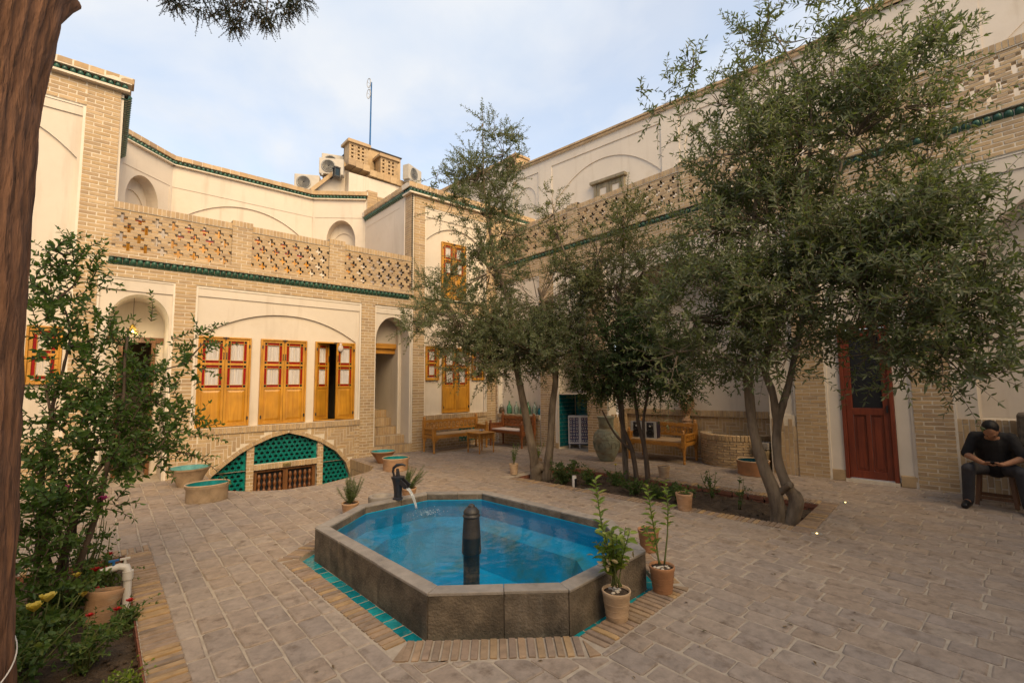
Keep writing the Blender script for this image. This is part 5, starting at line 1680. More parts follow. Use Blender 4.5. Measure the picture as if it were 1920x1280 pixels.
def vase():
    t = thing('pedestal_vase', 'round carved terracotta vase on a pedestal foot, standing on the wall ledge', 'vase', (9.22, 4.98, .975))
    m = MB(); m.lathe([(.12, -.36), (.11, -.30), (.085, -.24), (.10, -.21), (.065, -.16), (.05, -.08), (.06, -.05), (.085, -.03)], n=24)
    m.build('pedestal', MT['terra'], t, auto=40)
    m = MB(); m.lathe([(.06, -.03), (.11, .03), (.142, .10), (.15, .17), (.135, .24), (.10, .285), (.085, .295), (.10, .315), (.10, .325), (.075, .325), (0, .30)], n=28)
    for z, r in ((.06, .128), (.11, .146), (.16, .151), (.21, .146), (.25, .13)):
        for k in range(18):
            a = 2 * math.pi * (k + (.5 if int(z * 100) % 2 else 0)) / 18; c = (r * math.cos(a), r * math.sin(a), z)
            m.lathe([(.012, -.012), (.016, 0), (.01, .012), (0, .015)], n=5, c=c)
    m.build('bowl', MT['terra'], t, auto=40)
vase()
def cistern():
    t = thing('brick_cistern', 'half round buff brick cistern against the wall of the arched recess', 'cistern', (9.30, 4.02, 0))
    Rr = .62; n = 60
    core = MB()
    for h in range(10):
        z0, z1 = .002 + h * .047, .002 + (h + 1) * .047
        cnt = 10
        for k in range(cnt):
            a0 = math.pi * .45 + math.pi * 1.12 * (k + (.5 if h % 2 else 0)) / cnt; a1 = a0 + math.pi * 1.12 / cnt
            if a0 > math.pi * 1.6: continue
            am = (a0 + a1) / 2; c = Vector((Rr * math.cos(am), Rr * math.sin(am) * 1.02, (z0 + z1) / 2))
            tg = Vector((-math.sin(am), math.cos(am), 0)); nr = Vector((math.cos(am), math.sin(am), 0))
            piece('brick', random.choice(BR_ME), t, c - nr * .03, tg * (Rr * (a1 - a0) - .01), nr * .07, Vector((0, 0, .047 - .009)), world=False)
    cnt = 34
    for k in range(cnt):
        am = math.pi * .45 + math.pi * 1.1 * (k + .5) / cnt; c = Vector((Rr * math.cos(am), Rr * math.sin(am) * 1.02, .528)); tg = Vector((-math.sin(am), math.cos(am), 0)); nr = Vector((math.cos(am), math.sin(am), 0))
        piece('brick', random.choice(BR_ME), t, c - nr * .05, tg * (Rr * math.pi * 1.1 / cnt - .008), nr * .13, Vector((0, 0, .105)), world=False)
    m = MB(); m.lathe([(Rr - .012, -.02), (Rr - .012, .572), (Rr - .12, .572), (Rr - .12, .50)], n=48); m.f = m.f[:-1]; m.build('mortar', MT['mortar'], t, auto=40)
    m = MB(); m.lathe([(Rr - .12, .52), (0, .521)], n=48); m.build('cover', MT['stone_top'], t)
cistern()
def font():
    t = thing('stone_font', 'rough carved stone font with a square basin standing behind the terracotta tub', 'stone', (8.86, 3.36, 0))
    m = MB(); m.lathe([(.10, 0), (.115, .03), (.10, .10), (.085, .18), (.10, .26), (.12, .32), (.115, .36), (.095, .38)], n=14, wob=.03); m.build('foot', MT['font'], t, auto=45)
    m = MB(); m.box(-.11, .11, -.11, .11, .38, .41); m.box(-.11, -.075, -.11, .11, .41, .50); m.box(.075, .11, -.11, .11, .41, .50); m.box(-.075, .075, -.11, -.075, .41, .50); m.box(-.075, .075, .075, .11, .41, .50)
    m.build('basin', MT['stone_top'], t, bevel=.012)
MT['font'] = surf('ochre_stone', [(.27, .20, .11), (.32, .25, .15)], ns=9, amp=.4, bs=60, bump=.6, vary=False)
font()

# ---- white cabinet with fretwork doors in the tiled niche
def cabinet():
    a = Vector((8.56, 7.70, 0)); b = Vector((8.745, 7.49, 0)); c = Vector((8.93, 7.30, 0))
    t = thing('fretwork_cabinet', 'white fretwork cabinet with blue and violet panels in the teal tiled niche', 'cabinet', (8.66, 7.5, 0))
    off = Vector((8.66, 7.5, 0))
    def face(p, q, name):
        p, q = p - off, q - off; d = (q - p); L = d.length; d.normalize(); n = Vector((d.y, -d.x, 0))
        if n.x > 0: n = -n
        def P3(u, z, w=0): v = p + d * u - n * w; return Vector((v.x, v.y, z))
        z0, z1 = .10, .76; m = MB()
        def bx(u0, u1, za, zb): m.obox(P3((u0 + u1) / 2, (za + zb) / 2), d * (u1 - u0) / 2, n * .008, Vector((0, 0, (zb - za) / 2)))
        f = .03
        bx(0, f, z0, z1); bx(L - f, L, z0, z1); bx(f, L - f, z0, z0 + .035); bx(f, L - f, z1 - .035, z1)
        # fret: grid of small octagonal rings
        nx = 3; sx = (L - 2 * f) / nx; nz = 8; sz = (z1 - z0 - .07) / nz
        for i in range(nx):
            for j in range(nz):
                cu, cz = f + (i + .5) * sx, z0 + .035 + (j + .5) * sz
                for k in range(4):
                    an = math.pi / 4 + k * math.pi / 2
                    du, dz = math.cos(an) * sx * .5, math.sin(an) * sz * .5
                    m.bar(P3(cu + du * .5, cz + dz * .5), P3(cu + du, cz + dz), .009, .013, up=n)
                pts = [P3(cu + math.cos(2 * math.pi * k / 8) * sx * .33, cz + math.sin(2 * math.pi * k / 8) * sz * .33) for k in range(9)]
                if (i + j) % 2 == 0: m.tube(pts, .0075, 4, cap=False)
                else: m.obox(P3(cu, cz), d * sx * .17, n * .006, Vector((0, 0, sz * .17)))
        o = m.build(name, MT['white_metal'], t)
        m = MB(); m.obox(P3(L / 2, (z0 + z1) / 2, .025), d * (L / 2 - .01), n * .004, Vector((0, 0, (z1 - z0) / 2 - .01))); m.build('inner_panel', MT['blue_panel'], o)
        m = MB()
        for j in (1, 3, 5, 7):
            for i in range(nx): m.obox(P3(f + (i + .5) * sx, z0 + .035 + (j + .5) * sz, .018), d * sx * .36, n * .003, Vector((0, 0, sz * .36)))
        m.build('violet_inlay', MT['violet_panel'], o)
        return P3
    face(a, b, 'fretwork_door'); face(b, c, 'fretwork_door')
    m = MB(); m.prism([tuple((v - off)[:2]) for v in (a, b, c)] + [(.42, .02), (.1, .28)], .755, .775); m.build('top', MT['white_metal'], t, bevel=.003)
    m = MB(); m.prism([tuple((v - off)[:2]) for v in (a, b, c)] + [(.42, .02), (.1, .28)], .085, .10); m.build('base', MT['blue_panel'], t)
    for v in (a, b, c):
        q = (v - off) * .86; m = MB(); m.tube([(q.x, q.y, 0), (q.x, q.y, .09)], .012, 8); m.build('foot', MT['white_metal'], t)
cabinet()

# ---- bottles and jars on the ledge
def bottle(y, label, kind, s=1.0):
    c = fnB(y, .07, .76)
    if kind in ('green', 'clear'):
        t = thing('glass_bottle', label, 'bottle', c, group='glass bottles on the wall ledge')
        m = MB(); m.lathe([(.045, 0), (.062, .006), (.066, .02), (.066, .15), (.058, .19), (.035, .225), (.019, .25), (.016, .30), (.021, .303), (.021, .318), (.014, .32)], n=20)
        m.v = [(x * s, yy * s, z * s) for x, yy, z in m.v]
        m.build('bottle', MT['bottle_green' if kind == 'green' else 'bottle_clear'], t, smooth=True)
    else:
        t = thing('clay_jar', label, 'jar', c)
        m = MB(); m.lathe([(.05, 0), (.062, .01), (.072, .06), (.072, .10), (.058, .14), (.05, .15), (.058, .165), (.056, .17), (.045, .165), (0, .15)], n=20); m.build('jar', MT[kind], t, smooth=True)
        if kind == 'jar_brown':
            m = MB(); m.tube([(.055 * math.cos(math.pi * k / 10), 0, .165 + .075 * math.sin(math.pi * k / 10)) for k in range(11)], .005, 5); m.build('handle', MT['iron'], t)
        else:
            m = MB(); m.tube([(0, 0, .16), (0, 0, .20), (.03, 0, .22), (-.02, .02, .23)], [.03, .02, .018, .01], 7); m.build('spout', MT['jar_blue_dark'], t, smooth=True)
MT['jar_brown'] = surf('brown_green_glaze', [(.14, .07, .035)], rough=.35, ns=6, amp=.4, bump=.2, vary=False, blot=((.08, .11, .06), 9, .45, .6))
MT['jar_blue'] = surf('blue_glaze', [(.012, .13, .18)], rough=.25, ns=6, amp=.4, bump=.2, vary=False)
MT['jar_blue_dark'] = surf('dark_clay', [(.04, .045, .05)], rough=.5, ns=6, amp=.3, bump=.2, vary=False)
bottle(9.70, 'brown green jar with a wire handle, leftmost on the ledge of bottles', 'jar_brown')
bottle(9.42, 'deep green bottle next to the brown jar on the ledge', 'green', 1.05)
bottle(9.17, 'clear pale bottle between two green ones on the ledge', 'clear', 1.0)
bottle(8.97, 'green bottle half hidden behind the left olive trunk', 'green', .95)
bottle(8.77, 'yellow green bottle right of the left olive trunk', 'green', 1.0)
bottle(8.55, 'clear pale bottle next to the blue pot on the ledge', 'clear', 1.0)
bottle(8.37, 'small blue glazed pot at the right end of the ledge', 'jar_blue')

# ---- bollard light, buried lights, pipe in the rose bed, the hanging lamp, the cloth bag
t = thing('bollard_light', 'short white and black bollard light in the planting bed', 'light', (5.52, 4.86, -.09))
m = MB(); m.lathe([(.034, 0), (.034, .235), (.03, .25), (0, .252)], n=16); m.build('post', MT['pvc'], t, auto=40)
m = MB(); m.lathe([(.0345, .02), (.0345, .21)], n=16); 
m.v = [(x * 1.03, y * 1.03, z) for x, y, z in m.v]; m.f = [f for f in m.f if len(f) == 4 and sum(m.v[i][0] - m.v[i][1] for i in f) > 0]; m.build('black_sleeve', MT['black_plastic'], t, smooth=True)
t = thing('stepping_disc', 'flat round stone disc lying beside the bollard light', 'stone', (5.70, 4.74, -.085))
m = MB(); m.lathe([(.10, 0), (.10, .025), (.085, .03), (0, .031)], n=18, wob=.02); m.build('disc', MT['stone_top'], t, auto=40)
def ground_light(x, y, label):
    t = thing('ground_light', label, 'light', (x, y, .0), group='lit ground lights beside the planting bed')
    m = MB(); m.lathe([(.05, -.02), (.05, .006), (.036, .007), (.036, .003)], n=18); m.f = m.f[:-1]; m.build('ring', MT['grey_metal'], t, auto=40)
    m = MB(); m.lathe([(.009, .004), (.008, .009), (0, .010)], n=12); m.build('bulb', MT['lit_bulb'], t)
ground_light(7.34, 1.82, 'lit ground light nearer to the red door'); ground_light(5.67, 1.675, 'lit ground light nearer to the pool, off the corner of the bed')
t = thing('water_pipe', 'white plastic water pipe with taps rising from the rose bed', 'pipe', (.222, 4.62, -.09))
m = MB(); m.tube([(0, 0, 0), (0, 0, .30), (-.012, .01, .335), (-.05, .02, .345), (-.16, .03, .33)], [.026, .026, .028, .026, .022], 10); m.build('pipe', MT['pvc'], t, auto=50)
m = MB(); m.lathe([(.034, .25), (.034, .31)], n=12); m.build('elbow', MT['pvc'], t, auto=40)
for x, k in ((-.085, 'blue_paint'), (-.02, 'pvc')):
    m = MB(); m.tube([(x, .02, .345), (x, .02, .39)], .009, 6); m.box(x - .03, x + .03, .012, .03, .39, .402); m.build('tap', MT[k], t)
def niche_lamp():
    t = thing('hanging_lamp', 'small lit brass star lamp hanging in the arched doorway', 'lamp', (.36, 10.30, 2.52))
    m = MB()
    for k in range(12):
        a = 2 * math.pi * k / 12
        m.bar((0, 0, .0), (.085 * math.cos(a), .085 * math.sin(a), .05 * (-1) ** k), .012, .006)
    m.tube([(.085 * math.cos(2 * math.pi * k / 16), .085 * math.sin(2 * math.pi * k / 16), .0) for k in range(17)], .008, 5, cap=False)
    m.lathe([(.02, .05), (.045, .06), (.03, .10), (.012, .12)], n=12)
    m.build('brass_star', MT['lamp_brass'], t)
    m = MB(); m.tube([(0, 0, .11), (0, 0, .60)], .004, 5); m.build('cord', MT['iron'], t)
    m = MB(); m.lathe([(0, -.028), (.02, -.02), (.028, 0), (.02, .02), (0, .028)], n=12); m.build('bulb', MT['lit_bulb'], t, smooth=True)
    l = bpy.data.lights.new('lamp_glow', 'POINT'); l.energy = 7; l.color = (1, .82, .5); l.shadow_soft_size = .05
    o = bpy.data.objects.new('lamp_glow', l); COL.objects.link(o); o.parent = t; o.location = (0, -.06, -.06)
niche_lamp()
t = thing('cloth_bag', 'small white cloth bag hanging on the door that stands ajar', 'bag', (3.79, 9.83, 2.26))
m = MB(); m.lathe([(.01, -.0), (.045, .02), (.058, .06), (.05, .11), (.022, .15), (.03, .18), (.012, .175)], n=14, wob=.12, sy=.5); m.build('bag', MT['seat_cloth'], t, smooth=True)
m = MB(); m.tube([(0, 0, .17), (.0, -.005, .24)], .004, 5); m.build('string', MT['seat_cloth'], t)
# ------------------------------------------------------------------ plants
MT['olive_leaf'] = leafmat('olive_leaf', [(.098, .118, .050), (.138, .156, .080), (.076, .098, .040), (.19, .20, .135), (.118, .142, .056), (.165, .18, .105)], trans=.40, rough=.42)
MT['olive_leaf_b'] = leafmat('grey_olive_leaf', [(.125, .138, .052), (.165, .172, .074), (.095, .112, .04), (.20, .20, .08)], trans=.32)
MT['dark_leaf'] = leafmat('dark_leaf', [(.052, .09, .028), (.075, .115, .036), (.042, .072, .024), (.11, .15, .044)], trans=.38)
MT['bush_leaf'] = leafmat('bush_leaf', [(.068, .125, .03), (.095, .16, .04), (.052, .10, .026), (.14, .20, .048)], trans=.4, rough=.4)
MT['citrus_leaf'] = leafmat('citrus_leaf', [(.14, .20, .026), (.19, .25, .032), (.10, .165, .024), (.25, .27, .05)], trans=.3, rough=.35)
MT['pale_leaf'] = leafmat('dry_leaf', [(.36, .28, .16), (.30, .24, .12)], trans=.2)
MT['rose_leaf'] = leafmat('rose_leaf', [(.065, .12, .03), (.09, .15, .038), (.05, .09, .025), (.14, .18, .04)], trans=.34)
MT['needle'] = leafmat('rosemary_needle', [(.10, .145, .055), (.14, .18, .07), (.075, .11, .045)], trans=.25)
MT['cypress'] = leafmat('cypress_scale_leaf', [(.020, .036, .020), (.030, .048, .024), (.016, .028, .016)], trans=.12)
MT['olive_bark'] = surf('olive_bark', [(.155, .118, .082), (.185, .145, .105)], ns=10, amp=.4, bs=38, bump=.8, vary=False, stretch=(1, 1, .3), blot=((.085, .062, .045), 9, .5, .7), bdist=.02)
MT['dark_bark'] = surf('dark_bark', [(.085, .058, .042), (.11, .078, .056)], ns=12, amp=.4, bs=45, bump=.7, vary=False, stretch=(1, 1, .3))
MT['cypress_bark'] = surf('fibrous_bark', [(.175, .085, .048), (.22, .112, .066), (.14, .068, .04)], ns=16, amp=.45, bs=30, bump=1.0, vary=False, stretch=(1, 1, .15), blot=((.045, .027, .02), 16, .50, .74), bdist=.03)
MT['green_stem'] = surf('green_stem', [(.11, .13, .04)], ns=9, amp=.2, bump=0, vary=False)
MT['red_petal'] = leafmat('red_petal', [(.48, .012, .012), (.38, .008, .010)], trans=.2, tint=(1.4, .5, .5))
MT['pink_petal'] = leafmat('pink_petal', [(.50, .05, .22), (.55, .09, .28)], trans=.2, tint=(1.3, .7, 1))
MT['yellow_petal'] = leafmat('yellow_petal', [(.62, .47, .06), (.66, .54, .14)], trans=.25, tint=(1.2, 1.1, .5))
MT['pot_soil'] = surf('pot_soil', [(.05, .034, .022), (.075, .05, .034)], ns=30, amp=.4, bump=.8, bs=80, vary=False)
MT['pebble'] = surf('pale_pebble', [(.50, .44, .36), (.58, .52, .45)], ns=20, amp=.2, bump=0)

def nrmz(a): return a / np.maximum(np.linalg.norm(a, axis=-1, keepdims=True), 1e-9)

def leaf_arrays(P, D, Nn, L, W, fold=.3, curl=.0, six=False):
    D = nrmz(D); S = nrmz(np.cross(D, Nn)); Nn = np.cross(S, D)
    L = L[:, None]; W = W[:, None]
    n = len(P)
    if not six:
        base = P; tip = P + D * L - Nn * L * curl
        ml = P + D * L * .48 + S * W / 2 + Nn * W * fold; mr = P + D * L * .48 - S * W / 2 + Nn * W * fold
        V = np.stack([base, mr, tip, ml], 1).reshape(-1, 3)
        F = np.arange(n * 4).reshape(-1, 4)
    else:
        base = P; tip = P + D * L - Nn * L * curl
        a1 = P + D * L * .3 + S * W * .46 + Nn * W * fold; a2 = P + D * L * .68 + S * W * .40 + Nn * W * fold - Nn * L * curl * .4
        b1 = P + D * L * .3 - S * W * .46 + Nn * W * fold; b2 = P + D * L * .68 - S * W * .40 + Nn * W * fold - Nn * L * curl * .4
        c1 = P + D * L * .5 - Nn * L * curl * .2
        V = np.stack([base, b1, b2, tip, a2, a1], 1).reshape(-1, 3)
        F = np.arange(n * 6).reshape(-1, 6)
        q = F; F = np.concatenate([q[:, [0, 1, 2, 3]], q[:, [0, 3, 4, 5]]], 0)
    return V, F

def np_mesh(name, V, F, mat):
    me = bpy.data.meshes.new(name); n = len(F); k = F.shape[1]
    me.vertices.add(len(V)); me.vertices.foreach_set('co', V.astype(np.float32).ravel())
    me.loops.add(n * k); me.loops.foreach_set('vertex_index', F.astype(np.int32).ravel())
    me.polygons.add(n); me.polygons.foreach_set('loop_start', np.arange(0, n * k, k, dtype=np.int32)); me.polygons.foreach_set('loop_total', np.full(n, k, dtype=np.int32))
    me.update(calc_edges=True); me.validate(); me.materials.append(mat)
    return me

def rnd_unit(n):
    v = RNG.normal(size=(n, 3)); return nrmz(v)

def twigs_leaves(starts, dirs, lens, step, lsize, lw, spread=.85, droop=.25, jit=.25):
    """curved twigs with opposite leaves; returns twig polylines and leaf arrays"""
    PP, DD, NN, LL, WW, lines = [], [], [], [], [], []
    for s, d, L in zip(starts, dirs, lens):
        n = max(3, int(L / step)); bend = np.array([0, 0, -droop * RNG.uniform(.2, 1.2)]) + RNG.normal(size=3) * .12
        t = np.linspace(0, 1, n)
        pts = s + d * (t * L)[:, None] + bend * (t ** 2 * L)[:, None]
        tg = nrmz(d + bend * (2 * t)[:, None])
        ref = nrmz(np.cross(tg, RNG.normal(size=3)))
        ref2 = np.cross(tg, ref)
        ph = np.arange(n) * (math.pi / 2) + RNG.uniform(0, 6)
        sd = ref * np.cos(ph)[:, None] + ref2 * np.sin(ph)[:, None]
        for sg in (1, -1):
            k = len(pts)
            dl = nrmz(tg * RNG.uniform(.35, .8, (k, 1)) + sd * sg * spread + RNG.normal(size=(k, 3)) * jit)
            PP.append(pts); DD.append(dl); NN.append(nrmz(tg - dl * .3 + RNG.normal(size=(k, 3)) * .35))
            sc = (1 - .45 * t) * RNG.uniform(.7, 1.2, k)
            LL.append(lsize * sc); WW.append(lw * sc * RNG.uniform(.85, 1.15, k))
        # leaf at the tip
        PP.append(pts[-1:]); DD.append(tg[-1:]); NN.append(rnd_unit(1)); LL.append(np.array([lsize * .7])); WW.append(np.array([lw * .7]))
        lines.append(pts[[0, n // 2, n - 1]])
    return lines, np.concatenate(PP), np.concatenate(DD), np.concatenate(NN), np.concatenate(LL), np.concatenate(WW)

def wiggle(a, b, n, amp):
    a, b = Vector(a), Vector(b); out = []
    L = (b - a).length
    o1 = Vector((random.uniform(-1, 1), random.uniform(-1, 1), random.uniform(-.5, .5))) * amp * L
    for k in range(n + 1):
        t = k / n; out.append(a.lerp(b, t) + o1 * math.sin(math.pi * t) + Vector((random.uniform(-1, 1), random.uniform(-1, 1), random.uniform(-1, 1))) * amp * L * .12)
    return out

def tree(name, label, cat, trunks, blobs, ntw, lsize, lw, leafm, bark, tl=(.2, .4), up=.55, droop=.25, step=.026, group=None, spread=.85, power=2.1, limbr=.03, shell=.5):
    base = trunks[0][0][0]
    root = thing(name, label, cat, (base[0], base[1], 0), group=group)
    m = MB(); nodes = []
    for pts, rads in trunks:
        # resample the polyline smoothly and give the bark a knotty outline
        P = [Vector(p) for p in pts]; Q = []; Rr = []
        for i in range(len(P) - 1):
            p0, p1, p2, p3 = P[max(i - 1, 0)], P[i], P[i + 1], P[min(i + 2, len(P) - 1)]
            for k in range(5):
                t = k / 5
                Q.append(.5 * ((2 * p1) + (p2 - p0) * t + (2 * p0 - 5 * p1 + 4 * p2 - p3) * t * t + (3 * p1 - p0 - 3 * p2 + p3) * t ** 3))
                Rr.append((rads[i] * (1 - t) + rads[i + 1] * t) * random.uniform(.93, 1.09))
        Q.append(P[-1]); Rr.append(rads[-1])
        m.tube(Q, Rr, 12)
        nodes += [(q, r) for q, r in zip(Q, Rr) if q.z > .9 or len(Q) < 8]
    m.build('trunk', bark, root, world=True, smooth=True)
    # limbs reach out to every clump
    lm = MB(); top = Vector(base) + Vector((0, 0, 1.0))
    order = sorted(range(len(blobs)), key=lambda i: min((Vector(blobs[i][:3]) - q).length for q, r in nodes))
    for i in order:
        c = Vector(blobs[i][:3])
        q, r = min(nodes, key=lambda n: (n[0] - c).length + max(0, n[0].z - c.z) * .8)
        if (q - c).length < .08: continue
        r0 = min(r * .8, limbr * (.5 + blobs[i][3])); pts = wiggle(q, c, 6, .10)
        rr_ = [r0 * (1 - .6 * k / 6) for k in range(7)]
        lm.tube(pts, rr_, 6, cap=False)
        nodes += list(zip(pts[2:], rr_[2:]))
    B = np.array(blobs); w = B[:, 3] ** power; cnt = np.maximum(2, np.round(ntw * w / w.sum()).astype(int))
    st, di, le = [], [], []
    for b, c in zip(B, cnt):
        # twigs gather in clumps, with gaps between them
        nc = max(2, int(11 * b[3] / .5)); cu = rnd_unit(nc); cc = cu * b[3] * RNG.uniform(.25, 1, (nc, 1)) ** shell
        pk = RNG.integers(0, nc, c); cr_ = b[3] * .24 + .03
        off = cc[pk] + RNG.normal(size=(c, 3)) * cr_ * .62
        u = nrmz(off + rnd_unit(c) * .05)
        s = b[:3] + off * np.array([1, 1, .92])
        d = nrmz(u * .6 + nrmz(off - cc[pk]) * .5 + np.array([0, 0, up]) + RNG.normal(size=(c, 3)) * .35)
        st.append(s); di.append(d); le.append(RNG.uniform(tl[0], tl[1], c) * (.55 + .45 * min(1, b[3] / .4)))
        for k in range(0, c, 3):
            a = b[:3] + (s[k] - b[:3]) * .15
            lm.tube(wiggle(a, s[k], 3, .08), [.007, .006, .005, .003], 4, cap=False)
    lines, P, D, Nn, L, W = twigs_leaves(np.concatenate(st), np.concatenate(di), np.concatenate(le), step, lsize, lw, droop=droop, spread=spread)
    for l in lines: lm.tube([tuple(p) for p in l], [.0035, .003, .0015], 3, cap=False)
    lm.build('limbs', bark, root, world=True, smooth=True, kind='stuff')
    V, F = leaf_arrays(P, D, Nn, L, W, six=True, fold=.22, curl=.1)
    o = link('crown', np_mesh('crown', V, F, leafm), root, True); o['kind'] = 'stuff'
    return root

T1 = [(5.55, 5.95, 2.45, .55), (5.95, 5.6, 2.4, .5), (4.75, 6.4, 2.25, .45), (5.42, 6.0, 1.95, .42), (5.75, 5.75, 2.0, .42), (5.0, 6.2, 2.05, .42), (4.9, 6.3, 2.6, .5), (5.27, 6.28, 2.31, 0.8), (4.5, 6.49, 2.65, 0.68), (3.95, 6.61, 2.53, 0.39), (5.91, 5.97, 3.0, 0.87), (6.29, 5.42, 2.68, 0.57), (5.41, 5.62, 2.09, 0.54), (6.11, 5.17, 2.09, 0.41), (5.13, 6.4, 3.55, 0.67), (4.54, 6.09, 2.0, 0.39), (4.61, 7.14, 3.31, 0.39), (5.08, 6.56, 4.07, 0.44), (4.98, 6.51, 4.63, 0.38), (4.59, 6.79, 4.91, 0.38), (5.35, 6.35, 4.97, 0.41), (5.02, 6.48, 5.43, 0.53), (5.33, 6.24, 5.74, 0.34), (4.75, 6.68, 5.22, 0.39), (5.22, 6.33, 6.14, 0.29), (5.03, 6.48, 6.34, 0.2), (5.47, 6.11, 5.63, 0.24), (4.36, 6.95, 5.29, 0.19), (5.51, 6.07, 6.14, 0.14), (5.28, 6.27, 4.24, 0.38), (5.39, 6.18, 4.63, 0.25)]
T2 = [(6.59, 4.87, 1.73, 0.64), (6.77, 4.26, 1.8, 0.66), (6.82, 4.73, 1.36, 0.30), (7.07, 4.16, 1.5, 0.32), (6.56, 5.09, 1.42, 0.30), (6.38, 5.15, 2.1, 0.42), (6.71, 4.71, 2.36, 0.55), (6.89, 4.07, 2.15, 0.44), (6.97, 3.72, 1.54, 0.34), (6.47, 5.36, 1.54, 0.33)]
T2B = [(6.9, 4.79, 4.3, 0.57), (6.46, 5.05, 3.79, 0.47), (6.92, 4.39, 3.55, 0.55), (6.62, 4.84, 3.21, 0.56), (6.2, 5.82, 4.72, 0.26), (6.23, 5.78, 4.31, 0.34), (6.25, 5.62, 3.58, 0.39), (7.01, 4.26, 2.89, 0.45), (6.76, 4.63, 2.73, 0.46), (6.17, 5.85, 5.13, 0.14), (6.28, 5.28, 3.04, 0.38), (7.06, 4.55, 4.57, 0.24), (7.15, 4.01, 3.69, 0.32)]
T3 = [(6.04, 1.8, 2.53, 0.8), (5.83, 2.38, 2.59, 0.72), (5.33, 2.75, 2.32, 0.52), (5.07, 2.82, 1.93, 0.34), (5.12, 3.12, 2.34, 0.26), (6.18, 1.23, 2.46, 0.69), (6.05, 0.77, 2.49, 0.58), (5.98, 0.47, 2.23, 0.45), (5.89, 1.12, 1.87, 0.38), (5.77, 0.62, 1.84, 0.32), (5.79, 0.34, 1.92, 0.23), (5.61, 1.81, 1.9, 0.41), (5.56, 2.25, 1.79, 0.31), (6.32, 1.51, 3.4, 0.81), (6.04, 2.1, 3.5, 0.72), (5.75, 2.56, 3.49, 0.54), (6.22, 1.0, 3.36, 0.63), (6.17, 0.59, 3.02, 0.42), (5.99, 0.27, 2.7, 0.34), (6.25, 1.77, 4.32, 0.71), (6.38, 1.26, 4.36, 0.61), (5.98, 2.28, 4.43, 0.54), (6.35, 0.81, 4.52, 0.4), (6.43, 0.93, 5.12, 0.42), (6.44, 1.44, 5.12, 0.51), (6.18, 2.0, 5.16, 0.47), (5.97, 2.58, 5.2, 0.32), (5.84, 2.86, 5.81, 0.22), (6.19, 2.29, 5.97, 0.28), (6.27, 2.05, 6.16, 0.24), (6.4, 1.62, 5.82, 0.26), (6.51, 1.11, 5.71, 0.28), (6.47, 0.58, 5.12, 0.23), (5.37, 3.48, 5.62, 0.1), (5.51, 3.25, 5.25, 0.16), (5.55, 2.98, 5.52, 0.11), (5.62, 2.85, 4.89, 0.17), (5.72, 2.64, 4.34, 0.24), (5.47, 3.13, 5.41, 0.11), (6.0, 0.18, 3.07, 0.19), (5.9, 0.19, 2.29, 0.19), (6.27, 0.63, 3.83, 0.27), (6.19, 0.42, 3.4, 0.21), (6.48, 0.48, 5.25, 0.17), (6.39, 1.65, 6.26, 0.2), (6.49, 1.19, 6.09, 0.19), (5.49, 3.1, 4.73, 0.09), (5.69, 0.26, 1.63, 0.11), (5.68, 0.49, 1.59, 0.16), (5.64, 0.84, 1.65, 0.2)]
OG = 'trees in the planting bed'
tree('olive_tree', 'slender olive tree with two leaning grey trunks at the left end of the bed', 'tree',
     [([(5.72, 5.87, -.12), (5.67, 5.92, .36), (5.61, 5.98, .82), (5.51, 6.07, 1.56), (5.45, 6.13, 1.98), (5.35, 6.22, 2.69)], [0.103, 0.076, 0.067, 0.057, 0.052, 0.034]),
      ([(5.82, 5.78, -.12), (5.88, 5.71, .54), (5.92, 5.68, 1.18), (5.96, 5.63, 1.74), (5.89, 5.7, 2.49), (5.77, 5.83, 3.26)], [0.095, 0.062, 0.056, 0.050, 0.042, 0.027]),
      ([(5.51, 6.07, 1.56), (5.42, 6.16, 2.69), (5.17, 6.36, 3.94), (5.04, 6.46, 5.13), (5.03, 6.48, 6.34)], [0.046, 0.036, 0.026, 0.017, 0.006]),
      ([(5.66, 5.90, -.1), (5.70, 5.86, .12), (5.84, 5.80, .10), (5.90, 5.74, -.1)], [0.076, 0.091, 0.091, 0.068])],
     T1, 2800, .070, .021, MT['olive_leaf'], MT['olive_bark'], tl=(.2, .38), group=OG)
tree('bushy_tree', 'dark green bushy tree with thin crowded stems in the middle of the bed', 'tree',
     [([(6.75, 4.57, -.1), (6.71, 4.62, .43), (6.63, 4.74, .83), (6.6, 4.78, 1.18), (6.55, 4.84, 1.72)], [0.044, 0.037, 0.029, 0.024, 0.016]),
      ([(6.84, 4.42, -.1), (6.83, 4.45, .44), (6.78, 4.53, .88), (6.75, 4.57, 1.36), (6.67, 4.69, 2.27), (6.58, 4.81, 3.38)], [0.044, 0.037, 0.030, 0.027, 0.021, 0.011]),
      ([(6.83, 4.45, .44), (6.82, 4.46, .92), (6.87, 4.38, 1.45), (6.91, 4.33, 2.16), (6.88, 4.36, 3.0)], [0.027, 0.024, 0.021, 0.016, 0.010]),
      ([(6.71, 4.62, .43), (6.56, 4.86, .72), (6.45, 5.02, 1.1)], [0.024, 0.018, 0.011])],
     T2, 1700, .064, .026, MT['dark_leaf'], MT['dark_bark'], tl=(.14, .3), up=.25, group=OG, step=.03)
tree('olive_tree', 'tall thin olive tree with pale yellowish leaves rising behind the bushy tree', 'tree',
     [([(6.78, 4.80, -.1), (6.74, 4.82, .9), (6.70, 4.84, 1.9), (6.72, 4.82, 2.8), (6.80, 4.75, 3.7)], [.05, .042, .036, .03, .018]),
      ([(6.70, 4.84, 1.9), (6.45, 5.25, 3.0), (6.24, 5.74, 4.2), (6.17, 5.85, 5.0)], [.03, .024, .016, .006])],
     T2B, 1000, .066, .020, MT['olive_leaf_b'], MT['olive_bark'], tl=(.2, .38), group=OG)
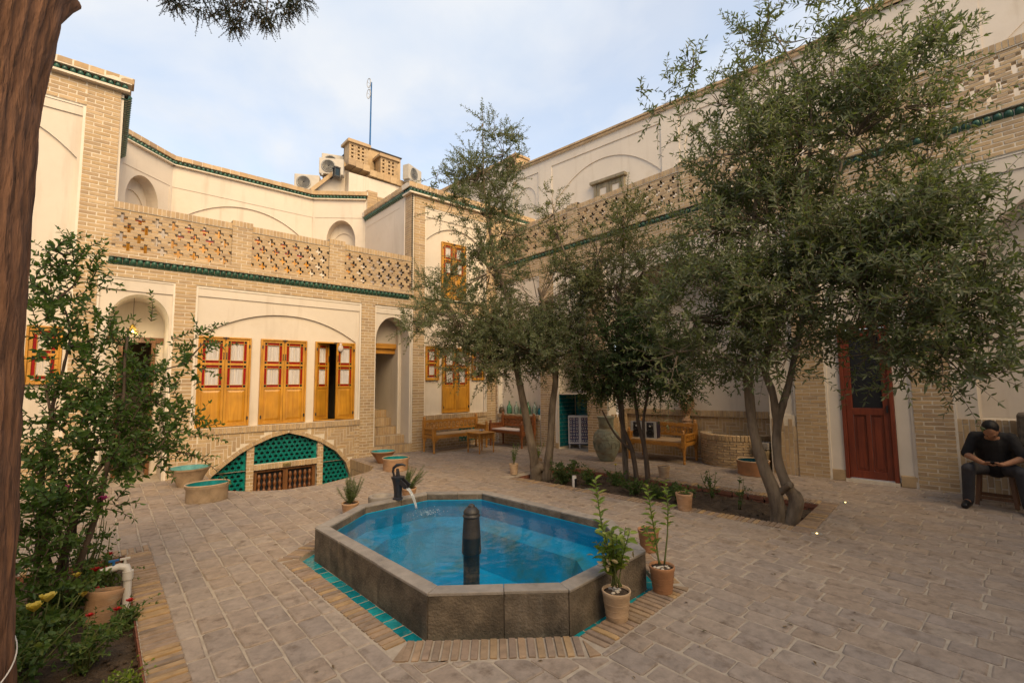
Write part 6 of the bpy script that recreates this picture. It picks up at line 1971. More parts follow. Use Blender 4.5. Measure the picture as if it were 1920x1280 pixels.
tree('olive_tree', 'large olive tree with a forked knotty trunk at the right end of the bed', 'tree',
     [([(5.97, 2.16, -.12), (5.97, 2.16, .22), (5.93, 2.27, .6), (5.9, 2.35, 1.04), (5.89, 2.37, 1.48), (5.88, 2.39, 2.0), (5.91, 2.33, 2.85), (5.97, 2.17, 3.97)], [0.086, 0.080, 0.063, 0.055, 0.052, 0.045, 0.032, 0.019]),
      ([(6.02, 2.06, -.12), (6.04, 1.97, .21), (6.01, 2.04, .36), (5.99, 2.12, .65), (5.99, 2.11, 1.05), (6.02, 2.03, 1.36), (6.04, 1.96, 1.61), (6.08, 1.84, 2.16), (6.15, 1.58, 3.19), (6.21, 1.34, 4.08)], [0.080, 0.076, 0.058, 0.050, 0.045, 0.040, 0.035, 0.031, 0.023, 0.015]),
      ([(5.99, 2.11, 1.05), (5.97, 2.13, 1.42), (5.95, 2.2, 1.8), (6.01, 2.04, 2.3), (6.1, 1.77, 3.55), (6.14, 1.6, 4.81), (6.05, 1.92, 5.9)], [0.040, 0.041, 0.037, 0.032, 0.022, 0.014, 0.005]),
      ([(5.985, 2.11, .30), (5.94, 2.03, .38), (5.90, 1.97, .42)], [0.038, 0.037, 0.036])],
     T3, 2700, .100, .029, MT['olive_leaf'], MT['olive_bark'], tl=(.26, .5), group=OG, step=.038, droop=.3)

# ---- the big shrub and the old cypress trunk at the left
LEAF_ME = {}
def leaf_me(kind, mat):
    if kind not in LEAF_ME:
        V, F = leaf_arrays(np.zeros((1, 3)), np.array([[0, 1., 0]]), np.array([[0, 0, 1.]]), np.array([1.]), np.array([.42]), fold=.22, curl=.12, six=True)
        me = np_mesh('leaf', V, F, MT[mat]); LEAF_ME[kind] = me
    return LEAF_ME[kind]

def leaf_parts(root, P, D, Nn, L, W, mat, limit, world=True, off=(0, 0, 0)):
    """the largest leaves as pieces of their own, the rest as one mass"""
    me = leaf_me(mat, mat)
    mt = np.array([cam_metric(tuple(p + np.array(off)), l * w) for p, l, w in zip(P, L, W)])
    idx = np.argsort(-mt); big = idx[:limit]; rest = idx[limit:]
    Dn = nrmz(D); S = nrmz(np.cross(Dn, Nn)); N2 = np.cross(S, Dn)
    for i in big:
        if mt[i] <= 0: rest = np.append(rest, i); continue
        o = link('leaf', me, root, world); x, y, z = S[i] * (W[i] / .42), Dn[i] * L[i], N2[i] * (W[i] / .42)
        o.matrix_basis = Matrix(((x[0], y[0], z[0], P[i][0]), (x[1], y[1], z[1], P[i][1]), (x[2], y[2], z[2], P[i][2]), (0, 0, 0, 1)))
    if len(rest):
        V, F = leaf_arrays(P[rest], D[rest], Nn[rest], L[rest], W[rest], fold=.2, curl=.12, six=True)
        o = link('foliage', np_mesh('foliage', V, F, MT[mat]), root, world); o['kind'] = 'stuff'

BU = [(-0.2, 5.0, 1.9, 0.25), (-0.02, 5.2, 1.97, 0.20), (-0.28, 4.99, 2.27, 0.19), (-0.17, 5.1, 2.47, 0.19), (0.23, 5.09, 1.68, 0.22), (0.39, 4.99, 1.42, 0.2), (-0.03, 5.0, 1.52, 0.3), (-0.23, 4.89, 1.45, 0.24), (0.21, 4.89, 1.26, 0.24), (-0.04, 4.8, 1.13, 0.28), (-0.26, 4.69, 1.08, 0.23), (0.16, 4.8, 1.02, 0.21), (0.39, 4.88, 1.07, 0.15), (0.54, 4.97, 1.28, 0.14), (-0.16, 4.6, 0.83, 0.22), (-0.24, 4.49, 0.61, 0.18), (0.04, 4.6, 0.79, 0.14), (0.57, 5.07, 1.79, 0.13), (0.7, 5.05, 1.99, 0.09), (-0.27, 5.09, 2.63, 0.09), (-0.33, 4.99, 2.64, 0.05), (-0.2, 5.2, 2.71, 0.04), (0.61, 4.96, 1.0, 0.07), (-.2, 4.6, .5, .22), (-.35, 4.4, .4, .2), (-.3, 4.5, .8, .22)]
def bush():
    root = thing('tall_shrub', 'tall glossy green shrub with long shoots beside the old trunk', 'shrub', (-.2, 4.75, 0))
    m = MB(); base = Vector((-.2, 4.72, -.09)); nodes = []
    for k, tip in enumerate([(-.2, 5.0, 2.0), (.15, 5.1, 2.1), (-.3, 4.9, 1.6), (.3, 4.95, 1.5), (.0, 4.8, 1.2), (-.25, 4.6, .8)]):
        b = base + Vector((random.uniform(-.08, .08), random.uniform(-.08, .08), 0)); pts = wiggle(b, tip, 8, .10); rr = [.026 * (1 - .7 * i / 8) for i in range(9)]
        m.tube(pts, rr, 7); nodes += pts[1:]
    lines = []
    for b in BU:
        c = Vector(b[:3]); q = min(nodes, key=lambda n: (n - c).length + max(0, n.z - c.z)); pts = wiggle(q, c, 5, .12); m.tube(pts, [.010, .009, .008, .007, .006, .004], 5, cap=False); nodes += pts[2:]
    B = np.array(BU); w = B[:, 3] ** 2; cnt = np.maximum(3, np.round(590 * w / w.sum()).astype(int)); st, di, le = [], [], []
    for b, c in zip(B, cnt):
        u = rnd_unit(c); s = b[:3] + u * b[3] * RNG.uniform(0, 1, (c, 1)) ** .45
        st.append(s); di.append(nrmz(u * .6 + np.array([.1, 0, .5]) + RNG.normal(size=(c, 3)) * .5)); le.append(RNG.uniform(.10, .26, c))
    # long upright shoots
    for s, d, L in (((-.27, 5.09, 2.45), (-.02, .02, 1), .42), ((-.33, 5.0, 2.4), (-.03, 0, 1), .34), ((-.2, 5.2, 2.40), (.02, 0, 1), .45), ((-.10, 5.15, 2.5), (.15, 0, 1), .4), ((.62, 5.06, 1.85), (.9, 0, .55), .34), ((.45, 5.1, 2.0), (.8, 0, .5), .4), ((.5, 4.95, 1.2), (.8, -.1, -.1), .4), ((.3, 5.1, 2.15), (.1, 0, 1), .3), ((.55, 4.95, 1.02), (.9, -.1, -.2), .35)):
        st.append(np.array([s])); di.append(nrmz(np.array([d]))); le.append(np.array([L]))
    lines, P, D, Nn, L, W = twigs_leaves(np.concatenate(st), np.concatenate(di), np.concatenate(le), .026, .066, .029, droop=.2, spread=.9)
    for l in lines: m.tube([tuple(p) for p in l], [.004, .003, .0015], 4, cap=False)
    m.build('stems', MT['dark_bark'], root, world=True, smooth=True, kind='stuff')
    leaf_parts(root, P, D, Nn, L, W, 'bush_leaf', 300)
    return root
bush()
def litter():
    P = []
    while len(P) < 320:
        x, y = random.uniform(.5, 8.8), random.uniform(.4, 9.6)
        if (x - 2.72) ** 2 + (y - 3.68) ** 2 < 3.2: continue
        if random.random() > .25 + .75 * math.exp(-((x - 6.2) ** 2 + (y - 3.6) ** 2) / 6): continue
        P.append((x, y, .006))
    P = np.array(P); n = len(P); D = nrmz(np.concatenate([RNG.normal(size=(n, 2)), RNG.normal(size=(n, 1)) * .1], 1)); Nn = np.tile(np.array([[0, 0, 1.]]), (n, 1)) + RNG.normal(size=(n, 3)) * .15
    V, F = leaf_arrays(P, D, Nn, RNG.uniform(.02, .05, n), RNG.uniform(.008, .016, n), fold=.2, curl=.1, six=True)
    o = link('fallen_leaves', np_mesh('fallen_leaves', V, F, MT['litter'])); tag(o, 'dry fallen leaves scattered over the paving', 'fallen leaves', kind='stuff')
MT['litter'] = leafmat('litter_leaf', [(.12, .075, .035), (.19, .13, .06), (.075, .05, .028), (.15, .13, .06)], trans=.1)
litter()

def flower(parent, c, r, mat, rng, world=False, open_=1.0):
    m = MB(); c = Vector(c)
    for ring, (n, tilt, s) in enumerate(((5, .95, 1.0), (5, .55, .85), (4, .22, .62))):
        for k in range(n):
            a = 2 * math.pi * (k + .5 * ring) / n + rng.uniform(-.2, .2)
            out = Vector((math.cos(a), math.sin(a), 0)); up = Vector((0, 0, 1))
            d = (out * math.sin(tilt * 1.3 * open_) + up * math.cos(tilt * 1.3 * open_)).normalized(); sd = Vector((-math.sin(a), math.cos(a), 0))
            p = c + out * r * .10
            i = [m.add(p), m.add(p + d * r * s * .55 + sd * r * s * .42 - out * r * .02), m.add(p + d * r * s * 1.0 + sd * r * s * .22 + out * r * .06), m.add(p + d * r * s * 1.0 - sd * r * s * .22 + out * r * .06), m.add(p + d * r * s * .55 - sd * r * s * .42 - out * r * .02)]
            m.f.append(tuple(i))
    return m.build('flower', mat, parent, smooth=True)

def rose(x, y, label, h=.4, n=7, spread=.16, flowers=(), leaf='rose_leaf', ln=.034, group='rose bushes in the planting beds', z=-.085, dens=6, cat='rose bush', name='rose_bush', seed=1, parts=40):
    rng = random.Random(seed)
    root = thing(name, label, cat, (x, y, z), group=group)
    m = MB(); st, di, le = [], [], []
    for k in range(n):
        a = rng.uniform(0, 6.28); rr = spread * rng.uniform(.3, 1); tip = Vector((rr * math.cos(a), rr * math.sin(a), h * rng.uniform(.55, 1)))
        pts = wiggle((rng.uniform(-.02, .02), rng.uniform(-.02, .02), 0), tip, 5, .1); m.tube(pts, [.006, .0055, .005, .0045, .004, .002], 5)
        for q in range(dens):
            p = pts[rng.randint(1, 5)]; st.append(np.array(p)); di.append(nrmz(np.array([rng.gauss(0, 1), rng.gauss(0, 1), .5]))); le.append(rng.uniform(.06, .13))
    lines, P, D, Nn, L, W = twigs_leaves(st, di, le, .024, ln, ln * .62, droop=.3, spread=.9)
    for l in lines: m.tube([tuple(p) for p in l], [.0025, .002, .001], 3, cap=False)
    m.build('stems', MT['green_stem'], root, smooth=True, kind='stuff')
    leaf_parts(root, P, D, Nn, L, W, leaf, parts, world=False, off=(x, y, z))
    for (fx, fy, fz, r, mat) in flowers:
        s = MB(); s.tube(wiggle((fx * .5, fy * .5, fz * .4), (fx, fy, fz), 4, .05), .003, 5); s.build('flower_stalk', MT['green_stem'], root, smooth=True)
        flower(root, (fx, fy, fz), r, MT[mat], rng, open_=.5 if 'yellow' in mat else .8)
    return root
# roses in the bed at the left edge
rose(.06, 5.02, 'rose bush with bright red blooms next to the water pipe', h=.36, n=15, spread=.22, seed=2, flowers=[(-.02, -.10, .26, .040, 'red_petal'), (.05, -.09, .25, .040, 'red_petal'), (.10, -.08, .22, .045, 'red_petal'), (.01, -.16, .13, .038, 'red_petal'), (.06, .02, .33, .030, 'red_petal')])
rose(.16, 4.32, 'low rose bush with two small red blooms at the rim of the bed', h=.16, n=9, spread=.17, seed=3, flowers=[(-.0, -.02, .15, .028, 'red_petal'), (.07, .06, .16, .028, 'red_petal')])
rose(.0, 3.85, 'light green rose bush with one tiny red bloom at the bottom edge', h=.26, n=13, spread=.2, seed=4, leaf='rose_leaf', flowers=[(.02, .10, .28, .024, 'red_petal')])
rose(-.25, 4.15, 'rose bush with two pale yellow blooms beside the old trunk', h=.4, n=17, spread=.28, seed=5, ln=.055, flowers=[(.07, -.03, .37, .055, 'yellow_petal'), (.02, -.12, .36, .055, 'yellow_petal')])
rose(-.12, 4.65, 'rose bush with faded cream blooms behind the yellow one', h=.46, n=17, spread=.30, seed=6, ln=.05, flowers=[(.06, -.02, .33, .035, 'yellow_petal'), (.10, -.12, .22, .035, 'yellow_petal')])
rose(-.05, 5.05, 'rose bush with two pink blooms on long stalks under the tall shrub', h=.62, n=9, spread=.26, seed=7, ln=.04, flowers=[(-.10, -.4, .95, .042, 'pink_petal'), (.10, -.4, .84, .042, 'pink_petal')])
rose(.17, 3.45, 'bright green seedling at the bottom edge of the bed', h=.14, n=7, spread=.09, seed=8, leaf='citrus_leaf', ln=.03)
rose(-.30, 3.75, 'leafy rose bush without blooms in front of the old trunk', h=.40, n=17, spread=.30, seed=9, ln=.045)
# small bushes in the right hand bed
rose(5.72, 5.30, 'bushy rose with dark leaves right of the left olive trunk', h=.42, n=13, spread=.28, seed=12, ln=.05, leaf='dark_leaf', dens=8)
rose(6.0, 4.95, 'loose rose bush behind the bollard light', h=.30, n=8, spread=.24, seed=13, ln=.045)
rose(6.25, 4.62, 'rose bush with one yellow bloom near the thin stems', h=.24, n=8, spread=.2, seed=14, ln=.045, flowers=[(.02, .02, .33, .035, 'yellow_petal')])
rose(6.05, 4.15, 'low rose bush before the thin stems', h=.24, n=8, spread=.22, seed=15, ln=.045)
rose(6.0, 3.35, 'dark leafy bush beside the small terracotta pot', h=.30, n=12, spread=.3, seed=16, ln=.05, leaf='dark_leaf')
rose(6.65, 3.25, 'sparse twiggy rose at the back edge of the bed', h=.40, n=7, spread=.28, seed=17, ln=.035, dens=3)
rose(6.05, 3.75, 'small rose bush in the middle of the bed', h=.2, n=8, spread=.2, seed=18, ln=.045)
rose(6.35, 2.75, 'thin rose shoot left of the big olive trunk', h=.5, n=3, spread=.12, seed=19, ln=.035, dens=3)

# ---- pots
def pot(x, y, label, r=.10, h=.21, z=0.0, mat='terra', plant=None, tilt=0, pebbles=0, seed=1, cat='plant pot', name='plant_pot', group='terracotta plant pots'):
    t = thing(name, label, cat, (x, y, z), group=group)
    m = MB(); m.lathe([(r * .72, 0), (r * .74, .01), (r * .93, h * .82), (r * .97, h * .86), (r * 1.0, h * .97), (r * .985, h), (r * .9, h), (r * .88, h * .9)], n=28, wob=.006); m.f = m.f[:-1]
    for k in range(3):
        zz = h * (.2 + .2 * k); rr = r * (.74 + .19 * (zz / (h * .82))) + .0008
        m.tube([(rr * math.cos(2 * math.pi * j / 24), rr * math.sin(2 * math.pi * j / 24), zz) for j in range(25)], .0015, 4, cap=False)
    m.build('pot', MT[mat], t, smooth=True)
    m = MB(); m.lathe([(r * .89, h * .9), (r * .5, h * .915), (0, h * .92)], n=16, wob=.02); m.build('soil', MT['pot_soil'], t, smooth=True)
    rng = random.Random(seed)
    if pebbles:
        for k in range(pebbles):
            a = rng.uniform(0, 6.28); q = r * .6 * rng.uniform(.2, 1); m = MB(); s = rng.uniform(.008, .018)
            m.lathe([(s * .6, -s * .3), (s, 0), (s * .6, s * .4), (0, s * .5)], n=7, c=(q * math.cos(a), q * math.sin(a), h * .925), sx=rng.uniform(.8, 1.5)); m.build('pebble', MT['pebble'], t, smooth=True)
    return t
def shoots(t, loc, lines, leaf, ln, lw, step=.03, stem='green_stem', limit=120, dry=0, spread=1.0, name='stems'):
    """upright shoots with leaves up their whole length"""
    m = MB(); PP = []; DD = []; NN = []; LL = []; WW = []
    for pts, r, f0 in lines:
        P = [Vector(p) for p in pts]; Q = []
        for i in range(len(P) - 1):
            for k in range(6): Q.append(P[i].lerp(P[i + 1], k / 6))
        Q.append(P[-1]); n = len(Q)
        m.tube(Q, [r * (1 - .65 * k / n) for k in range(n)], 6)
        Lt = sum((Q[i + 1] - Q[i]).length for i in range(n - 1)); cnt = int(Lt * (1 - f0) / step)
        for k in range(cnt):
            q = f0 + (1 - f0) * k / cnt; i = min(int(q * (n - 1)), n - 2); p = Q[i].lerp(Q[i + 1], q * (n - 1) - i); tg = (Q[i + 1] - Q[i]).normalized()
            a = k * 2.4; rf = tg.cross(Vector((.3, .2, .9))).normalized() if abs(tg.z) < .95 else Vector((1, 0, 0)); sd = rf * math.cos(a) + tg.cross(rf) * math.sin(a)
            PP.append(p); DD.append(tg * random.uniform(.3, .9) + sd * spread); NN.append(tg - sd * .2 + Vector((random.uniform(-.3, .3),) * 3)); s = random.uniform(.7, 1.15) * (1 if q < .85 else .75); LL.append(ln * s); WW.append(lw * s)
    m.build(name, MT[stem], t, smooth=True, kind='stuff')
    A = lambda v: np.array([list(x) for x in v], float)
    leaf_parts(t, A(PP), A(DD), A(NN), np.array(LL), np.array(WW), leaf, limit, world=False, off=loc)
p = pot(2.70, 2.02, 'terracotta pot with a bushy yellow green citrus, nearest to the camera by the pool', r=.098, h=.19, pebbles=7, seed=1, mat='terra_pale')
L1 = []
rr = random.Random(8)
for k in range(11):
    a = rr.uniform(0, 6.28); s = rr.uniform(.06, .17); hz = rr.uniform(.42, .66); L1.append(([(rr.uniform(-.03, .03), rr.uniform(-.03, .03), .21), (s * .45 * math.cos(a), s * .45 * math.sin(a), .21 + (hz - .21) * .5), (s * math.cos(a), s * math.sin(a), hz)], .005, .3))
L1.append(([(0, 0, .21), (-.05, .05, .5), (-.075, .075, .75), (-.085, .09, .93)], .006, .35))
shoots(p, (2.70, 2.02, 0), L1, 'citrus_leaf', .075, .034, step=.017, limit=200)
PP = np.array([[rr.uniform(-.13, .12), rr.uniform(-.13, .12), rr.uniform(.33, .5)] for k in range(14)]); leaf_parts(p, PP, rnd_unit(14), rnd_unit(14), np.full(14, .05), np.full(14, .024), 'pale_leaf', 14, world=False, off=(2.7, 2.02, 0))
p = pot(3.29, 2.03, 'brown stained pot with two tall thin citrus shoots at the right corner of the pool', r=.096, h=.195, mat='clay_red', pebbles=8, seed=2)
shoots(p, (3.29, 2.03, 0), [([(-.02, .01, .2), (-.03, .03, .42), (-.045, .055, .62), (-.06, .07, .80)], .007, .22), ([(.02, -.01, .2), (.045, -.03, .42), (.06, -.035, .62), (.045, -.025, .83)], .007, .42), ([(-.01, .0, .2), (-.06, .04, .36), (-.11, .08, .5)], .004, .3)], 'citrus_leaf', .072, .034, step=.015, limit=150)
pot(3.97, 2.58, 'brown clay pot half hidden behind the citrus shoots', r=.10, h=.20, mat='clay_red', seed=3)
for x, y, lab, s in ((5.46, 6.19, 'small pot with a narrow green shrub left of the slender olive tree', 4), (6.14, 6.28, 'small pot with a round green shrub seen between the olive trunks', 5)):
    p = pot(x, y, lab, r=.08, h=.185, seed=s, mat='terra_pale')
    rr = random.Random(s); Ls = []
    for k in range(9):
        a = rr.uniform(0, 6.28); w = rr.uniform(.03, .10 if s == 4 else .17); hz = rr.uniform(.32, .58 if s == 4 else .5); Ls.append(([(0, 0, .17), (w * .5 * math.cos(a), w * .5 * math.sin(a), .17 + (hz - .17) * .5), (w * math.cos(a), w * math.sin(a), hz)], .004, .25))
    shoots(p, (x, y, 0), Ls, 'bush_leaf' if s == 4 else 'citrus_leaf', .042, .020, step=.016, limit=60)
p = pot(5.52, 3.06, 'terracotta pot with a small green tuft on the edge of the bed', r=.105, h=.205, seed=6)
shoots(p, (5.52, 3.06, 0), [([(0, 0, .18), (a * .05, b * .05, .23), (a * .11, b * .11, .26 + c)], .004, .2) for a, b, c in ((1, 0, .03), (-.6, .8, .02), (-.5, -.8, .0), (.5, .7, .05), (.2, -1, .02))], 'bush_leaf', .05, .022, step=.014, limit=40)
pot(7.10, 4.28, 'empty pale clay pot behind the planting bed', r=.10, h=.19, mat='terra_pale', seed=7)
p = pot(.07, 4.60, 'half buried terracotta pot leaning in the rose bed', r=.115, h=.24, z=-.12, mat='terra', seed=8)
p.rotation_euler = (R(-10), R(8), 0)
def rosemary(x, y, label, h, seed, lean=0):
    p = pot(x, y, label, r=.105, h=.15, seed=seed, cat='rosemary', name='rosemary_pot', group='potted rosemary behind the pool')
    rr = random.Random(seed); Ls = []
    for k in range(22):
        a = rr.uniform(0, 6.28); w = rr.uniform(.03, .17); hz = .15 + h * rr.uniform(.3, 1); Ls.append(([(0, 0, .13), (w * .6 * math.cos(a), w * .6 * math.sin(a), .13 + (hz - .13) * .45), (w * math.cos(a) + lean * w, w * math.sin(a), hz)], .0035, .12))
    shoots(p, (x, y, 0), Ls, 'needle', .030, .0065, step=.0026, limit=0, spread=.8)
rosemary(2.36, 5.70, 'rosemary in a low pot left of the hand pump', .32, 21)
rosemary(3.28, 5.92, 'rosemary in a low pot right of the hand pump', .30, 22, lean=.6)

def old_trunk():
    root = thing('cypress_tree', 'old cypress trunk with shaggy brown bark at the left edge', 'tree', (-.60, 3.2, 0))
    m = MB(); n = 130; rings = []; from mathutils import noise as NZ
    prof = [(0, -.15, -.475, .27), (0.25, 0, -.50, .26), (1.0, 0, -.525, .255), (1.8, 0, -.56, .26), (2.6, 0, -.585, .272), (3.1, 0, -.59, .288), (3.5, 0, -.59, .33), (3.9, 0, -.55, .38), (4.6, 0, -.47, .36), (5.6, 0, -.42, .32)]
    zz = [p[0] if p[1] == 0 else -.15 for p in prof]
    nz = 190
    for k in range(nz + 1):
        z = -.15 + 5.75 * k / nz
        cx = np.interp(z, zz, [p[2] for p in prof]); r = np.interp(z, zz, [p[3] for p in prof]); ring = []
        for j in range(n):
            a = 2 * math.pi * j / n
            q = NZ.noise((6.5 * math.cos(a), 6.5 * math.sin(a), z * .75)); q2 = NZ.noise((15 * math.cos(a) + 9, 15 * math.sin(a), z * 1.7)); q3 = NZ.noise((30 * math.cos(a), 30 * math.sin(a) + 5, z * 6))
            rr = r * (1 + .03 * math.sin(5 * a + .5 * z) + .10 * (abs(q) ** .6 - .4) + .085 * (abs(q2) ** .6 - .4) + .035 * q3)
            ring.append(m.add((cx + rr * math.cos(a), 3.2 + rr * math.sin(a), z)))
        rings.append(ring)
    for k in range(nz):
        for j in range(n): m.f.append((rings[k][j], rings[k][(j + 1) % n], rings[k + 1][(j + 1) % n], rings[k + 1][j]))
    m.build('trunk', MT['cypress_bark'], root, world=True, smooth=True)
    m = MB()
    m.tube([(-.42, 3.18, 3.30), (-.30, 3.22, 3.5), (-.24, 3.27, 3.60), (-.20, 3.28, 3.64)], [.09, .065, .04, .028], 9); m.build('branch_stub', MT['cypress_bark'], root, world=True, smooth=True)
    m = MB()
    limb = wiggle((-.4, 3.3, 4.75), (1.25, 4.15, 5.25), 9, .04); m.tube(limb, [.09 - .007 * k for k in range(10)], 8); m.build('limb', MT['cypress_bark'], root, world=True, smooth=True)
    # bare twigs and hanging dark sprays
    m = MB()
    for a, b in (((-.05, 3.5, 4.62), (.02, 3.52, 3.98)), ((.0, 3.52, 4.2), (-.08, 3.5, 4.02)), ((-.02, 3.5, 4.15), (.10, 3.55, 4.0)), ((-.04, 3.5, 4.4), (-.16, 3.47, 4.15))): m.tube(wiggle(a, b, 6, .08), [.007, .006, .006, .005, .004, .003, .002], 5)
    S, Dd, Le = [], [], []
    PI = [(0.28, 4.19, 4.51, 0.07), (0.45, 4.18, 4.59, 0.1), (0.63, 4.15, 4.62, 0.12), (0.79, 4.12, 4.71, 0.13), (0.97, 4.09, 4.77, 0.11), (0.67, 4.15, 4.52, 0.06), (1.06, 4.06, 4.85, 0.07), (0.89, 4.1, 4.63, 0.05), (.1, 4.2, 4.62, .08), (1.15, 4.1, 4.98, .1), (.3, 4.2, 4.7, .12), (.6, 4.2, 4.8, .14)]
    for b in PI:
        c = Vector(b[:3]); q = min(limb, key=lambda p: (p - c).length); m.tube(wiggle(q, c, 5, .1), [.012, .01, .008, .006, .005, .003], 5, cap=False)
        for k in range(int(26 + 240 * b[3])):
            u = rnd_unit(1)[0]; S.append(np.array(b[:3]) + u * b[3] * random.uniform(.2, 1)); Dd.append(nrmz(u * .6 + np.array([0, 0, -.5]) + RNG.normal(size=3) * .4)); Le.append(random.uniform(.05, .11))
    lines, P, D, Nn, L, W = twigs_leaves(S, Dd, Le, .008, .020, .0105, droop=.4, spread=.7)
    for l in lines: m.tube([tuple(p) for p in l], [.003, .0025, .001], 3, cap=False)
    m.build('twigs', MT['dark_bark'], root, world=True, smooth=True, kind='stuff')
    V, F = leaf_arrays(P, D, Nn, L, W); o = link('crown', np_mesh('crown', V, F, MT['cypress']), root, True); o['kind'] = 'stuff'
    m = MB(); m.tube([(-.53 + .30 * math.cos(a), 3.2 + .30 * math.sin(a), .38 + .10 * math.sin(a * 1.3)) for a in np.linspace(-2.4, .9, 30)] + [(-.30, 3.40, .52), (-.29, 3.38, .66)], .0035, 5); m.build('cord', MT['pvc'], root, world=True, smooth=True)
old_trunk()
# ------------------------------------------------------------------ the seated man, his stool, the things behind him
def fused(name, caps, ells, voxel, smooth, mat, parent):
    """tapered limbs and rounded masses fused into one continuous skin"""
    m = MB()
    for a, b, r0, r1 in caps:
        a, b = Vector(a), Vector(b); d = (b - a); n = 10
        pts = []; rad = []
        L = d.length; d.normalize()
        for k in range(5): t = k / 4 * math.pi / 2; pts.append(a - d * r0 * math.cos(t)); rad.append(max(.0015, r0 * math.sin(t)))
        for k in range(1, 5): t = k / 4; pts.append(a.lerp(b, t)); rad.append(r0 + (r1 - r0) * t)
        for k in range(1, 5): t = k / 4 * math.pi / 2; pts.append(b + d * r1 * math.sin(t)); rad.append(max(.0015, r1 * math.cos(t)))
        m.tube(pts, rad, 14)
    for c, ax, r in ells:
        # ax: 3 axis directions, r: 3 radii
        i0 = len(m.v); nu, nv = 16, 10
        for j in range(nv + 1):
            ph = math.pi * j / nv
            for k in range(nu):
                th = 2 * math.pi * k / nu
                l = (math.sin(ph) * math.cos(th) * r[0], math.sin(ph) * math.sin(th) * r[1], math.cos(ph) * r[2])
                m.v.append(tuple(Vector(c) + Vector(ax[0]) * l[0] + Vector(ax[1]) * l[1] + Vector(ax[2]) * l[2]))
        for j in range(nv):
            for k in range(nu):
                m.f.append((i0 + j * nu + k, i0 + j * nu + (k + 1) % nu, i0 + (j + 1) * nu + (k + 1) % nu, i0 + (j + 1) * nu + k))
    me = m.mesh(name); o = bpy.data.objects.new(name, me); COL.objects.link(o)
    r = o.modifiers.new('r', 'REMESH'); r.mode = 'VOXEL'; r.voxel_size = voxel
    if smooth: s = o.modifiers.new('s', 'SMOOTH'); s.factor = .5; s.iterations = smooth
    dg = bpy.context.evaluated_depsgraph_get()
    me2 = bpy.data.meshes.new_from_object(o.evaluated_get(dg)); bpy.data.objects.remove(o); me2.name = name
    me2.materials.clear(); me2.materials.append(mat); me2.polygons.foreach_set('use_smooth', [True] * len(me2.polygons))
    return link(name, me2, parent, True)

MT['skin'] = surf('skin', [(.33, .165, .095)], rough=.5, ns=20, amp=.12, bump=.1, bs=200, vary=False)
MT['hair'] = surf('black_hair', [(.008, .007, .007)], rough=.45, ns=60, amp=.3, bump=.5, bs=160, vary=False)
MT['shirt'] = surf('black_shirt', [(.018, .017, .018)], rough=.85, ns=14, amp=.3, bump=.5, bs=22, vary=False, bdist=.02)
MT['trousers'] = surf('charcoal_trousers', [(.045, .044, .050)], rough=.9, ns=14, amp=.2, bump=.5, bs=18, vary=False, bdist=.02)
MT['shoe'] = surf('black_leather', [(.010, .010, .012)], rough=.4, ns=20, amp=.2, bump=.1, vary=False)
MT['stool_wood'] = wood('stool_wood', (.16, .07, .028), (.09, .038, .015))

